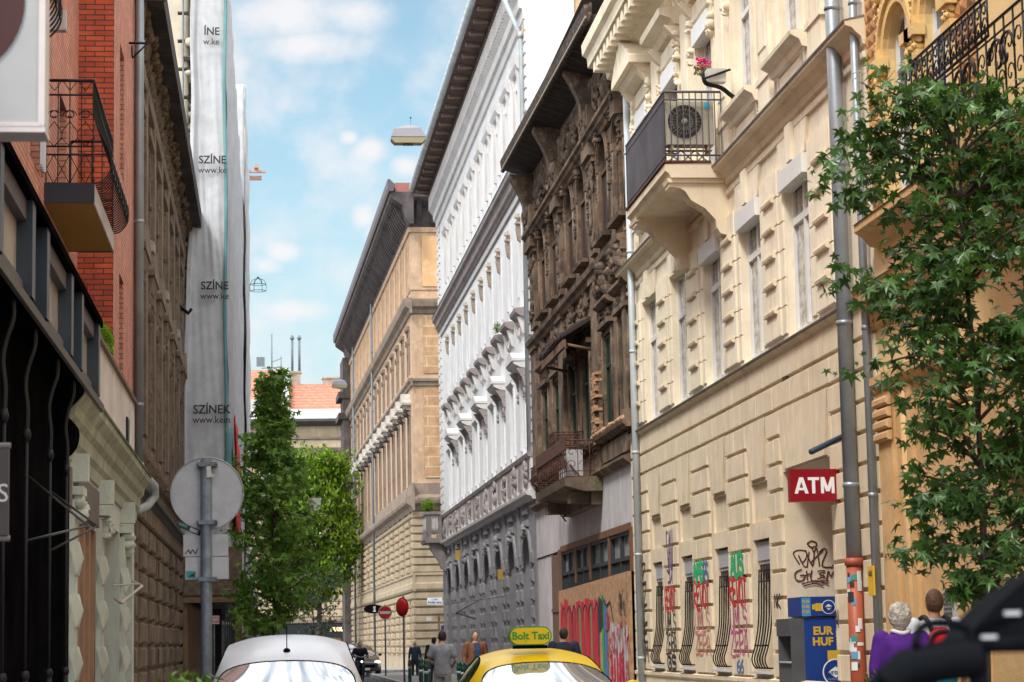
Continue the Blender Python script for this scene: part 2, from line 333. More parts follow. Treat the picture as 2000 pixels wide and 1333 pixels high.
# facing of text laid on a facade: local frame x along, y outward, z up
ROT_F = (PI/2, 0, PI)          # reads from outside (+y side)
ROT_E = (PI/2, 0, -PI/2)       # reads from the -x side (facing the camera on right-hand facades)
def ray(px, py):
    d = Vector((px-1000, -(py-666.5), -F)); return Vector((cx.dot(d), cy.dot(d), cz.dot(d)))
def atY(px, py, Y):
    r = ray(px, py); r *= Y/r.y; return Vector((r.x, r.y, r.z+H))
def frameR(name, label, cat, X0, Y0, vp):      # right side: x runs away from the camera, y to the street
    t = math.atan((vp-VX)/F); return thing(name, label, cat, (X0, Y0, 0), PI/2-t)
def frameL(name, label, cat, X0, Y0, vp=530):  # left side: x runs towards the camera, y to the street
    t = math.atan((vp-VX)/F); return thing(name, label, cat, (X0, Y0, 0), -PI/2-t)
def wall(mb, x0, x1, z0, z1, ops, depth=.3, back=8.0, solid=True):
    """front face at y=0 with rectangular openings (xa,xb,za,zb) and their reveals, closed box behind"""
    xs = sorted(set([x0, x1]+[max(x0, min(x1, v)) for o in ops for v in o[:2]])); zs = sorted(set([z0, z1]+[max(z0, min(z1, v)) for o in ops for v in o[2:4]]))
    for i in range(len(xs)-1):
        for j in range(len(zs)-1):
            xm, zm = (xs[i]+xs[i+1])/2, (zs[j]+zs[j+1])/2
            if any(o[0] < xm < o[1] and o[2] < zm < o[3] for o in ops): continue
            mb.add([(xs[i], 0, zs[j]), (xs[i+1], 0, zs[j]), (xs[i+1], 0, zs[j+1]), (xs[i], 0, zs[j+1])], [(3, 2, 1, 0)])
    for o in ops:
        a, b, c, d = o[:4]; q = o[4] if len(o) > 4 else depth
        mb.add([(a, 0, c), (b, 0, c), (b, 0, d), (a, 0, d), (a, -q, c), (b, -q, c), (b, -q, d), (a, -q, d)], [(0, 1, 5, 4), (1, 2, 6, 5), (2, 3, 7, 6), (3, 0, 4, 7), (4, 5, 6, 7)])
    if solid:
        mb.add([(x0, 0, z0), (x1, 0, z0), (x1, 0, z1), (x0, 0, z1), (x0, -back, z0), (x1, -back, z0), (x1, -back, z1), (x0, -back, z1)],
               [(1, 2, 6, 5), (2, 3, 7, 6), (3, 0, 4, 7), (4, 5, 6, 7)])
    return mb
def spandrel(mb, x0, x1, zs, zt, y=-.0, depth=.3, n=12):   # fills a rectangle down to a half-round arch
    r = (x1-x0)/2; xm = (x0+x1)/2; rz = min(r, zt-zs)
    pts = [(xm+r*math.cos(PI*k/n), zs+rz*math.sin(PI*k/n)) for k in range(n+1)]
    for k in range(n):
        a, b = pts[k], pts[k+1]
        mb.add([(a[0], y, a[1]), (b[0], y, b[1]), (b[0], y, zt+.001), (a[0], y, zt+.001)], [(0, 1, 2, 3)])
        mb.add([(a[0], y, a[1]), (b[0], y, b[1]), (b[0], y-depth, b[1]), (a[0], y-depth, a[1])], [(0, 3, 2, 1)])
def rustic(mb, x0, x1, z0, z1, rh, bw, gh, gv, proud, b, ops=(), y=0):
    j = 0; z = z0
    while z < z1-.05:
        zt = min(z+rh, z1); x = x0-(bw/2 if j % 2 else 0)
        while x < x1:
            segs = [(max(x0, x), min(x1, x+bw))]
            for o in ops:
                if o[2] < zt-.02 and o[3] > z+.02:
                    ns = []
                    for (a, c) in segs:
                        if c <= o[0] or a >= o[1]: ns.append((a, c)); continue
                        if a < o[0]: ns.append((a, o[0]))
                        if c > o[1]: ns.append((o[1], c))
                    segs = ns
            for a, c in segs:
                if c-a > .08: mb.bev(a+gv/2, c-gv/2, y, y+proud, z+gh/2, zt-gh/2, b)
            x += bw
        z += rh; j += 1
def winmesh(w, h, fm, gm, mull=(.5,), trans=(.68,), fr=.06, name='window', glassname='pane', arch=False):
    """window prototype: origin at the middle of the sill, y outward"""
    f = MB()
    f.box(-w/2, -w/2+fr, -.04, .04, 0, h).box(w/2-fr, w/2, -.04, .04, 0, h).box(-w/2+fr, w/2-fr, -.04, .04, 0, fr).box(-w/2+fr, w/2-fr, -.04, .04, h-fr, h)
    for m in mull: f.box(-w/2+w*m-fr*.55, -w/2+w*m+fr*.55, -.035, .05, fr, h-fr)
    for t in trans: f.box(-w/2+fr, w/2-fr, -.03, .055, h*t-fr*.6, h*t+fr*.6)
    o = f.build(name, fm)
    g = MB(); g.box(-w/2+fr*.5, w/2-fr*.5, -.03, .0, fr*.5, h-fr*.5); g.build(glassname, gm, o)
    return o
def drop(o):
    for c in list(o.children): bpy.data.objects.remove(c)
    bpy.data.objects.remove(o)
def ribbon(mb, pts, w, y=.004):                 # painted stroke lying on the xz plane
    for (a, b) in zip(pts, pts[1:]):
        d = Vector((b[0]-a[0], b[1]-a[1])); l = d.length
        if l < 1e-5: continue
        n = Vector((-d.y, d.x))/l*w/2; e = d/l*w*.35
        mb.add([(a[0]-e.x+n.x, y, a[1]-e.y+n.y), (a[0]-e.x-n.x, y, a[1]-e.y-n.y), (b[0]+e.x-n.x, y, b[1]+e.y-n.y), (b[0]+e.x+n.x, y, b[1]+e.y+n.y)], [(0, 1, 2, 3)])
        y += .00015
def smooth(pts, k=4):
    o = []
    for i in range(len(pts)-1):
        p0, p1, p2, p3 = pts[max(i-1, 0)], pts[i], pts[i+1], pts[min(i+2, len(pts)-1)]
        for j in range(k):
            t = j/k
            o.append(tuple(.5*((2*p1[c])+(-p0[c]+p2[c])*t+(2*p0[c]-5*p1[c]+4*p2[c]-p3[c])*t*t+(-p0[c]+3*p1[c]-3*p2[c]+p3[c])*t**3) for c in range(len(p1))))
    o.append(tuple(pts[-1])); return o
# ================================================================== setting
g = MB(); g.add([(-250, -60, 0), (250, -60, 0), (250, 600, 0), (-250, 600, 0)], [(0, 1, 2, 3)]); o = g.build('road', ASPH); o['kind'] = 'structure'
g = MB(); g.box(4.75, 8.3, -20, 110, -.2, .13).box(5.6, 8.0, 120.5, 178, -.2, .13); o = g.build('pavement', PAVE); o['kind'] = 'structure'
g = MB(); g.box(-2.8, -.75, -20, 130, -.2, .13); o = g.build('pavement', PAVE); o['kind'] = 'structure'
g = MB(); g.box(4.6, 4.748, -20, 110, -.2, .14).box(-.748, -.6, -20, 130, -.2, .14); o = g.build('kerb', GRAYP); o['kind'] = 'structure'

# ================================================================== CREAM BUILDING (right)
B = frameR('apartment_building', 'cream stucco apartment building with a railed balcony, graffiti and an ATM recess', 'building', 7.915, 28.45, 548)
SY = lambda Y: Y-28.45
AX = [SY(v) for v in (46.3, 42.9, 39.45, 36.1, 32.75)]
LEN = 20.75
gops = [(a-.62, a+.62, .97, 3.08) for a in AX[:4]]+[(AX[4]-1.6, AX[4]+1.55, -.1, 4.03, 1.3)]
pan = [(a-.62, a+.62, 3.36, 4.0, .05) for a in AX[:4]]
m = MB(); wall(m, 0, LEN, 0, 6.0, gops+pan, .3); m.build('wall', CREAMG, B, label='ground storey wall in beige banded stucco')
bl = MB()
cut = [(a-.82, a+.82, .75, 5.0) for a in AX[:4]]+[(AX[4]-1.62, AX[4]+1.57, -1, 5.0)]
rustic(bl, .0, LEN,   .84, 5.86, .418, 1.25, .06, .034, .05, .008, cut)
bl.build('stone_courses', CREAMG, B)
for a in AX:
    vs = MB()
    n = 5 if a != AX[4] else 9; hw = .5 if a != AX[4] else 1.35
    zt, zb = 5.0, 4.06
    for k in range(n):
        t0, t1 = -1+2*k/n, -1+2*(k+1)/n; top = hw*1.62 if n == 5 else hw*1.2
        vs.add([(a+t0*top+.01, .05, zt), (a+t1*top-.01, .05, zt), (a+t1*hw-.01, .05, zb), (a+t0*hw+.01, .05, zb),
                (a+t0*top+.01, 0, zt), (a+t1*top-.01, 0, zt), (a+t1*hw-.01, 0, zb), (a+t0*hw+.01, 0, zb)], [(3, 2, 1, 0), (0, 1, 5, 4), (1, 2, 6, 5), (2, 3, 7, 6), (3, 0, 4, 7)])
    vs.build('flat_arch', CREAMG, B)
m = MB(); m.prof(0, LEN, [(0, .0), (.05, 0), (.05, .72), (.09, .76), (.09, .82), (0, .84)]); m.build('plinth', CREAMG, B)
m = MB(); m.prof(-.02, LEN+.02, [(0, 5.8), (.04, 5.83), (.06, 5.87), (.13, 5.92), (.13, 5.96), (0, 6.0)]); m.build('string_course', CREAM, B)
m = MB(); m.prof(-.03, LEN+.03, [(0, 6.003), (.14, 5.962), (.15, 5.94), (.156, 5.965), (0, 6.03)]); m.build('flashing', LEDGE, B)
# ground windows with belly grilles
wp = winmesh(1.1, 1.9, FRAMEB, GLASSD, fr=.06)
gr = MB()
for k in range(6):
    x = -.5+.2*k
    gr.tube(smooth([(x, -.06, 1.62), (x, -.04, 1.2), (x, -.02, .75), (x, .05, .36), (x, .11, .16), (x, .06, .02), (x, -.02, .02)], 3), .013, 5)
for z, y in ((1.6, -.06), (1.42, -.05), (.38, .05)): gr.tube([(-.52, y, z), (.52, y, z)], .016, 5)
for k in range(5): gr.tube([(-.44+.2*k, -.05, 1.42), (-.44+.2*k, -.06, 1.68)], .009, 4)
grille = gr.build('grille', IRON, B)
shb = MB(); shb.box(-.6, .6, 0, .2, 0, .3).box(-.58, .58, .02, .18, -.06, 0); shbo = shb.build('window_head_box', LGREY, B)
sl = MB(); sl.prof(-.66, .66, [(-.3, .0), (.12, -.03), (.13, -.06), (.06, -.07), (-.3, -.05)]); sill = sl.build('sill', LGREY, B)
for a in AX[:4]:
    inst(wp, B, (a, -.3, 1.0)); inst(grille, B, (a, .0, .98)); inst(shbo, B, (a, -.26, 2.74)); inst(sill, B, (a, 0, .97))
for q in (grille, shbo, sill): bpy.data.objects.remove(q)
drop(wp)
# first floor
Z1, Z2 = 6.06, 8.62
ops = [(a-.82, a+.82, Z1, Z2) for a in AX]
m = MB(); wall(m, 0, LEN, 6.0, 9.5, ops, .2); m.build('wall', CREAM2, B)
qb = MB()
for i in range(len(AX)+1):
    bo = MB()
    c = (AX[0]+1.7) if i == 0 else ((AX[i-1]+AX[i])/2 if i < 5 else AX[4]-1.75)
    w2 = .56
    for k in range(7):
        z = 6.12+.44*k
        if z+.42 > 9.1: break
        qb.bev(c-w2, c+w2, 0, .055, z, z+.425, .012)
        if k: bo.prof(c-.36, c+.36, [(.05, z-.06), (.075, z-.07), (.105, z-.05), (.115, z-.01), (.105, z+.025), (.075, z+.045), (.05, z+.035)])
    bo.build('pier_rolls', CREAM, B)
for a in AX:                                  # jamb blocks and flat arch over each window
    for s in (-1, 1):
        for k in range(6): qb.bev(min(a+s*.84, a+s*1.1), max(a+s*.84, a+s*1.1), 0, .025, 6.12+.44*k, 6.12+.44*k+.425, .01)
    for k in range(5):
        t0, t1 = -1+2*k/5, -1+2*(k+1)/5; zt = 9.1+(.0 if k != 2 else .1); pr = .05 if k != 2 else .11
        qb.add([(a+t0*1.0+.008, pr, zt), (a+t1*1.0-.008, pr, zt), (a+t1*.82-.008, pr, 8.63), (a+t0*.82+.008, pr, 8.63), (a+t0*1.0+.008, 0, zt), (a+t1*1.0-.008, 0, zt), (a+t1*.82-.008, 0, 8.63), (a+t0*.82+.008, 0, 8.63)],
               [(3, 2, 1, 0), (0, 1, 5, 4), (1, 2, 6, 5), (2, 3, 7, 6), (3, 0, 4, 7)])
qb.prof(0, LEN, [(0, 9.12), (.05, 9.12), (.06, 9.19), (0, 9.22)])
qb.build('quoins', CREAM2, B)
wp = winmesh(1.64, 2.56, FRAMEW, CURT, fr=.09)
shb = MB(); shb.box(-.81, .81, -.05, .18, 0, .3); sb1 = shb.build('roller_shutter_box', FRAMEW, B)
for i, a in enumerate(AX):
    inst(wp, B, (a, -.16, Z1+.02))
    if i >= 2: inst(sb1, B, (a, -.08, Z2-.32))
bpy.data.objects.remove(sb1)
# cornice between first and second floor
m = MB(); m.prof(-.02, LEN+.02, [(0, 9.28), (.05, 9.3), (.07, 9.4), (.15, 9.47), (.19, 9.52), (.28, 9.55), (.29, 9.61), (0, 9.67)]); m.build('cornice', CREAM, B)
m = MB(); m.prof(-.03, LEN+.03, [(0, 9.673), (.292, 9.613), (.305, 9.595), (.311, 9.62), (0, 9.7)]); m.build('flashing', LEDGE, B)
# second floor
Z3, Z4 = 10.44, 12.75
ops = [(a-.75, a+.75, Z3 if i not in (1, 2) else 9.72, Z4) for i, a in enumerate(AX)]
m = MB(); wall(m, 0, LEN, 9.6, 14.1, ops, .2); m.build('wall', CREAM2, B)
dt = MB(); orn = MB()
for i, a in enumerate(AX):
    for s in (-1, 1): dt.box(min(a+s*.77, a+s*.98), max(a+s*.77, a+s*.98), 0, .05, 9.7, 12.9)
    dt.box(a-.98, a+.98, 0, .07, 12.9, 13.2)
    if i not in (1, 2):
        dt.prof(a-1.05, a+1.05, [(0, 10.14), (.08, 10.16), (.12, 10.26), (.25, 10.33), (.26, 10.39), (0, 10.42)])
        dt.box(a-.72, a+.72, 0, .03, 9.78, 10.08); dt.box(a-.98, a-.8, 0, .05, 9.7, 10.12).box(a+.8, a+.98, 0, .05, 9.7, 10.12)
    if i == 0:    # triangular pediment
        dt.profx(0, .52, [(a-1.25, 13.42), (a+1.25, 13.42), (a+1.25, 13.56), (a, 14.25), (a-1.25, 13.56)])
        dt.prof(a-1.1, a+1.1, [(0, 13.2), (.3, 13.3), (.42, 13.42), (0, 13.42)])
    else:
        dt.prof(a-1.15, a+1.15, [(0, 13.3), (.12, 13.32), (.2, 13.42), (.42, 13.5), (.45, 13.62), (0, 13.68)])
    for s in (-1, 1):
        orn.orn(a+s*1.0-.14, a+s*1.0+.14, 12.1, 13.3, .06, .12, 14, i*3+s)
        orn.prof(a+s*.98-.1, a+s*.98+.1, [(0, 12.95), (.16, 13.1), (.34, 13.3), (0, 13.3)])
for i in range(6):
    c = (AX[0]+1.7) if i == 0 else ((AX[i-1]+AX[i])/2 if i < 5 else AX[4]-1.75)
    dt.box(c-.42, c+.42, 0, .07, 9.7, 13.4); dt.box(c-.47, c+.47, 0, .1, 10.3, 10.4); dt.bev(c-.3, c+.3, .07, .09, 10.8, 12.8, .02)
dt.build('window_surrounds', CREAM2, B); orn.orn(12, LEN, 13.75, 14.1, 0, .1, 60, 5); orn.build('stucco_ornament', CREAM2, B)
for i, a in enumerate(AX):
    o = inst(wp, B, (a, -.16, Z3+.01), sc=(.91, 1, .9)) if i not in (1, 2) else inst(wp, B, (a, -.16, 9.74), sc=(.91, 1, 1.17))
m = MB(); m.box(-.74, .74, -.05, .2, 0, .34); sb = m.build('roller_shutter_box', WPAINT, B)
for i in (0, 1, 2): inst(sb, B, (AX[i], -.08, 12.4))
bpy.data.objects.remove(sb); drop(wp)
m = MB(); m.prof(-.02, LEN+.1, [(0, 13.9), (.14, 13.95), (.16, 14.05), (.34, 14.12), (.38, 14.3), (.78, 14.38), (.8, 14.6), (.9, 14.66), (.92, 14.9), (0, 15.1)])
for k in range(40): m.box(.1+k*.51, .1+k*.51+.26, .2, .74, 14.12, 14.34)
m.build('main_cornice', CREAM2, B)
m = MB(); m.box(0, LEN, -8, -.1, 14.1, 16.4); m.build('attic_wall', CREAM2, B)
# balcony
y1 = 1.12; a0, a1 = SY(37.7), SY(42.1)
m = MB(); m.prof(a0, a1, [(0, 9.42), (y1-.1, 9.42), (y1-.06, 9.5), (y1, 9.54), (y1, 9.66), (.3, 9.68), (0, 9.68)]); bal = m.build('balcony_slab', CREAM, B)
m = MB(); m.box(a0-.02, a1+.02, .31, y1+.03, 9.681, 9.72); m.build('slab_edge', RUST, bal)
for c in (a0+.3, a1-.45):
    br = MB()
    br.prof(c-.2, c+.2, [(0, 9.41), (y1-.08, 9.41), (y1-.08, 9.28), (y1-.26, 9.26), (y1-.36, 9.2), (.66, 9.04), (.42, 8.9), (.24, 8.7), (.22, 8.56), (.16, 8.46), (0, 8.42)])
    br.prof(c-.25, c+.25, [(0, 9.419), (y1-.04, 9.419), (y1-.06, 9.345), (0, 9.345)])
    br.build('console', CREAM, B)
m = MB(); m.bev(a0+.8, a1-1.0, 0, 0.001, 0, 0.001, .0003)
rl = MB(); zr0, zr1 = 9.72, 10.95
def railrun(p0, p1, n):
    for k in range(n+1):
        t = k/n; x = p0[0]+(p1[0]-p0[0])*t; y = p0[1]+(p1[1]-p0[1])*t; rl.box(x-.009, x+.009, y-.009, y+.009, zr0, zr1)
    for z in (zr0+.1, zr1-.14, zr1): 
        rl.tube([(p0[0], p0[1], z), (p1[0], p1[1], z)], .016 if z < zr1 else .022, 6)
railrun((a0+.03, .1), (a0+.03, y1-.02), 9); railrun((a0+.03, y1-.02), (a1-.03, y1-.02), 42); railrun((a1-.03, y1-.02), (a1-.03, .1), 9)
rl.build('balcony_railing', IRONG, B)
# downpipes
def pipe(name, s, r, z0, z1, m_, parent, y=None, bends=None, rings=2.2, **kw):
    q = MB(); y = y or r+.07
    pts = [(s, y, z0), (s, y, z1)] if not bends else bends
    q.tube(pts, r, 12)
    z = z0+1
    while z < z1 and not bends:
        q.tube([(s, y, z-.03), (s, y, z+.03)], r*1.13, 12); q.box(s-.012, s+.012, 0, y, z-.012, z+.012); z += rings
    return q.build(name, m_, parent, **kw)
pipe('downpipe', SY(29.55), .1, 2.5, 14.3, ZINC, B, .16, label='thick grey downpipe with stickers beside the ATM')
q = MB(); s = SY(29.55); q.tube([(s, .16, .0), (s, .16, 2.42)], .105, 14); q.tube([(s, .16, 2.42), (s, .16, 2.52)], .125, 14); rp = q.build('standpipe', REDPIPE, B, label='red cast iron foot of the downpipe')
pipe('downpipe', SY(47.9), .075, .1, 14.3, ZINCL, B, .14, label='pale downpipe next to the sooty brown house')
pipe('downpipe', SY(28.6), .055, .1, 13.9, ZINC, B, .12)
rd = random.Random(3)
cols = [flat('sticker_white', (.7, .7, .7)), flat('sticker_blue', (.12, .3, .5)), flat('sticker_black', (.03, .03, .03)), flat('sticker_green', (.05, .25, .22)), flat('sticker_pale', (.55, .6, .62))]
for k in range(44):
    z = rd.uniform(.6, 3.25); r = .1065 if z < 2.4 else .0865
    a = rd.uniform(PI*.62, PI*1.2); hw = rd.uniform(.18, .45); hh = rd.uniform(.02, .075); q = MB(); n = 5
    if 2.36 < z+hh and z-hh < 2.56: continue
    r += k*.0002
    for i in range(n):
        b0, b1 = a-hw+2*hw*i/n, a-hw+2*hw*(i+1)/n
        q.add([(s+r*math.cos(b0), .16+r*math.sin(b0), z-hh), (s+r*math.cos(b1), .16+r*math.sin(b1), z-hh), (s+r*math.cos(b1), .16+r*math.sin(b1), z+hh), (s+r*math.cos(b0), .16+r*math.sin(b0), z+hh)], [(0, 1, 2, 3)])
    q.build('sticker', cols[(0, 2, 0, 1, 4, 2, 3, 0)[k % 8]], rp)
m = MB(); m.tube([(SY(29.9), .12, 4.2), (SY(29.3), .75, 3.93)], .04, 8); m.build('bracket_tube', flat('navy_tube', (.02, .04, .07)), B)
# small dark vent hole
m = MB(); m.box(SY(33.95), SY(33.7), .031, .045, 5.15, 5.5); m.build('broken_vent', flat('vent_brown', (.06, .03, .02)), B)
# ------------------------------------------------------------------ graffiti
gcol = {'k': flat('paint_black', (.035, .03, .035)), 'r': flat('paint_red', (.58, .03, .035)), 'g': flat('paint_green', (.02, .42, .17)), 'p': flat('paint_pink', (.55, .10, .26)), 'v': flat('paint_violet', (.12, .07, .22)),
        'b': flat('paint_blue', (.08, .16, .35)), 's': flat('paint_salmon', (.62, .22, .17)), 'y': YEL, 'd': flat('paint_dark_red', (.10, .02, .015))}
GL = {'R': [[(0, 0), (0, 1), (.6, .9), (.65, .6), (0, .5), (.7, 0)]], 'A': [[(0, 0), (.3, 1), (.7, 0)], [(.1, .4), (.6, .4)]], 'K': [[(0, 0), (0, 1)], [(.6, 1), (0, .45), (.7, 0)]], 'Z': [[(0, 1), (.6, 1), (0, 0), (.7, 0)]],
      'E': [[(.6, 1), (0, .9), (.05, .5), (.45, .55), (.05, .5), (0, .05), (.65, 0)]], 'L': [[(0, 1), (.05, 0), (.6, .05)]], 'O': [[(.3, 1), (0, .6), (.05, .1), (.5, 0), (.6, .6), (.3, 1)]], 'S': [[(.6, .9), (.1, 1), (.05, .6), (.55, .45), (.55, .05), (0, 0)]],
      'T': [[(0, 1), (.65, .95)], [(.32, 1), (.3, 0)]], 'M': [[(0, 0), (.1, 1), (.35, .4), (.6, 1), (.75, 0)]], 'U': [[(0, 1), (.05, .1), (.5, 0), (.6, 1)]], 'G': [[(.6, .85), (.15, 1), (0, .4), (.3, 0), (.65, .2), (.6, .5), (.35, .5)]],
      'V': [[(0, 1), (.3, 0), (.65, 1)]], 'N': [[(0, 0), (.05, 1), (.55, 0), (.6, 1)]], '6': [[(.5, 1), (.05, .6), (0, .1), (.5, .05), (.55, .45), (.05, .45)]], 'J': [[(.1, 1), (.6, 1), (.5, .1), (.1, 0), (0, .3)]]}
def tagtext(mb, word, x0, x1, z0, z1, w_, seed=0, y=.036, jit=.12, flip=True):
    rd = random.Random(seed); n = len(word)
    for i, ch in enumerate(word):
        for st in GL.get(ch, GL['S']):
            lw = (x1-x0)/n; bx = x0+lw*i
            pts = [(px_*lw*1.25+rd.uniform(-jit, jit)*lw*.5, pz*(z1-z0)+rd.uniform(-jit, jit)*(z1-z0)*.6) for px_, pz in st]
            pts = [(bx+a, z0+b) for a, b in pts]
            if flip: pts = [(x1+x0-a, b) for a, b in pts]
            ribbon(mb, smooth(pts, 3), w_, y)
            y += .0012
P = [(SY(44.6), z) for z in ()]
def gtag(word, Ya, Yb, z0, z1, col, w_=.035, seed=1):
    q = MB(); tagtext(q, word, SY(Ya), SY(Yb), z0, z1, w_*1.5, seed, .056); q.build('graffiti_tag', gcol[col], B)
gtag('VAZ', 44.9, 44.15, 2.9, 3.6, 'v', .035, 2); gtag('KE', 44.8, 44.3, 2.6, 3.1, 'v', .03, 9)
for (Ya, Yb, off) in ((43.95, 45.2, 0), (40.4, 41.95, 1), (37.1, 38.55, 2)):
    gtag('REVOT'[:5], Ya, Yb, 2.05, 2.5, 'r', .045, 4+off)
    gtag('UMLS', Ya, Yb, 1.62, 2.0, 'k' if off == 0 else 's' if off == 1 else 'p', .03, 14+off)
    gtag('ZERA', Ya, Yb, 1.2, 1.58, 'k' if off == 0 else 's' if off == 1 else 'p', .03, 24+off)
gtag('AMS', 40.9, 41.95, 2.55, 2.88, 'g', .07, 31); gtag('AUS', 37.3, 38.4, 2.55, 2.9, 'g', .07, 33); gtag('RS', 40.45, 40.9, 2.5, 2.85, 'b', .05, 34)
gtag('66', 37.5, 38.1, .9, 1.12, 'b', .03, 41); gtag('GS', 44.0, 45.1, .9, 1.15, 'k', .05, 42)
for k in range(5): gtag('KAMELZ'[k:k+3] or 'SA', 47.4, 48.8, 1.0+.42*k, 1.38+.42*k, 'k', .035, 50+k)
gtag('NK', 34.55, 35.0, 1.95, 2.15, 'k', .025, 61); gtag('N', 30.9, 31.1, 1.6, 1.85, 'k', .02, 62)
# RAL GELEM on the far reveal of the ATM recess (plane facing the camera)
q = MB(); xr = AX[4]+1.55
def st(pts, w_=.022):
    global yq
    yq = getattr(st, 'y', .004); tmp = MB(); ribbon(tmp, smooth(pts, 3), w_, yq); st.y = yq+.001
    q.add([(xr-v[1], -1.22+v[0], v[2]) for v in tmp.v], tmp.f)
S_ = 2.9615; PXM = 4388/34.2
def cr(pts): return [(.02+(1335-a)/S_/PXM*0+ (0), 0) for a, b in pts]
def G(pts, w_=.022):   # strokes measured in the photograph on that reveal
    o = []
    for a, b in pts:
        p = atY(1200+a/S_, 883+b/S_, 28.45+xr); o.append((p.x-7.98, p.z))
    o = [(1.22-x, z) for x, z in o]
    st(o, w_)
G([(1085, 650), (1050, 590), (1075, 570), (1120, 575), (1125, 610), (1100, 640), (1080, 600)]); G([(1080, 600), (1110, 660), (1130, 665)])
G([(1140, 580), (1130, 660)]); G([(1120, 570), (1160, 660), (1170, 580)]); G([(1170, 580), (1185, 560), (1200, 660)]); G([(1150, 640), (1220, 570)]); G([(1200, 580), (1225, 560), (1240, 580), (1215, 660), (1290, 665), (1275, 655)])
G([(1155, 515), (1130, 530), (1150, 550), (1180, 545), (1180, 525), (1155, 515)]); G([(1155, 550), (1165, 580)])
G([(1095, 680), (1060, 700), (1065, 740), (1100, 745), (1115, 715), (1090, 715)]); G([(1125, 690), (1130, 740)]); G([(1120, 715), (1145, 705)]); G([(1155, 685), (1155, 745), (1250, 745)]); G([(1190, 690), (1230, 688), (1200, 710), (1230, 720), (1190, 735)])
G([(1240, 745), (1250, 690), (1265, 720), (1285, 690), (1300, 740)]); G([(1100, 765), (1180, 745), (1250, 765)]); G([(1110, 775), (1170, 762), (1220, 775)])
q.build('graffiti_lettering', gcol['d'], B)
# ------------------------------------------------------------------ ATM
T = thing('cash_machine', 'blue and yellow cash machine kiosk in the recess of the cream building', 'ATM', (7.93, 33.7, 0), PI/2)
YN = 33.25
def ap(px, py): p = atY(px, py, YN); return 7.93-p.x, p.z
m = MB(); m.box(-.45, .5, -1.0, .0, .1, 1.76); bd = m.build('cabinet', BLUE, T)
m = MB(); m.box(-.48, .5, -1.0, .02, 1.79, 2.08); tp = m.build('top_sign', BLUE, T)
m = MB(); m.box(-.45, .45, .0, .2, .1, 1.1).box(-.45, .45, .0, .22, 1.5, 1.76).box(-.45, -.38, .0, .2, 1.1, 1.5).box(.38, .45, .0, .2, 1.1, 1.5); fc = m.build('machine_front', GREYP, T)
m = MB(); m.box(-.38, .38, .01, .03, 1.12, 1.48); m.build('screen', GLASSD, fc)
m = MB(); m.box(-.4, .4, .08, .24, 1.1, 1.12); m.build('tray', LGREY, fc)
def side(body, size, m_, px, py, bold=.004, sx=1, x=-.455, nm='lettering'):
    y, z = ap(px, py); return text(body, size, m_, T, (x, y, z), ROT_E, .002, bold, sx, name=nm)
def sbox(pa, pb, m_, x=-.452, t=.004, nm='panel'):
    (ya, za), (yb, zb) = ap(*pa), ap(*pb)
    q = MB(); q.box(x-t, x, min(ya, yb), max(ya, yb), min(za, zb), max(za, zb)); return q.build(nm, m_, T)
side('EUR', .165, YEL, 1607, 1233, .007); side('HUF', .165, YEL, 1607, 1254, .007)
for a_, b_ in (((1632, 1225), (1652, 1226)), ((1632, 1225), (1633, 1243)), ((1632, 1242), (1641, 1243)), ((1641, 1234), (1652, 1235)), ((1641, 1234), (1642, 1258)), ((1641, 1257), (1652, 1258))): sbox(a_, b_, YEL, nm='banknote_icon')
sbox((1616, 1271), (1652, 1290), YEL)
def ring(px, py, r, wcol, bcol, ts, x=-.458):
    yc, zc = ap(px, py); q = MB(); n = 36
    q.add([(x, yc+r*math.cos(2*PI*k/n), zc+r*math.sin(2*PI*k/n)) for k in range(n)], [tuple(range(n))]); q.build('emblem_ring', wcol, T)
    q = MB(); q.add([(x-.002, yc+.9*r*math.cos(2*PI*k/n), zc+.9*r*math.sin(2*PI*k/n)) for k in range(n)], [tuple(range(n))]); q.build('emblem', bcol, T)
    q = MB(); q.add([(x-.004, yc+.62*r, zc), (x-.004, yc, zc+.42*r), (x-.004, yc-.62*r, zc), (x-.004, yc, zc-.42*r)], [(0, 1, 2, 3)]); q.build('emblem_diamond', wcol, T)
    text('Euronet', ts, bcol, T, (x-.009, yc, zc), ROT_E, .002, .001)
ring(1632, 1313, .2, WPAINT, BLUE, .1); side('WORLDWIDE', .04, flat('emblem_grey', (.3, .35, .5)), 1632, 1327, .0, 1, -.468)
q = sbox((1591, 1179), (1652, 1193), YEL, -.482, nm='card_icon'); sbox((1585, 1181), (1591, 1191), YEL, -.482, nm='card_icon')
ring(1617, 1186, .105, WPAINT, BLUE, .045, -.49)
side('ATM', .1, BLUE, 1648, 1186, .004, 1, -.495)
sbox((1564, 1168), (1583, 1204), flat('notice_blue', (.05, .25, .5)), -.482, nm='notice')
for py in (1176, 1186, 1196): side('EUR', .06, YEL, 1573, py, .001, 1, -.488)
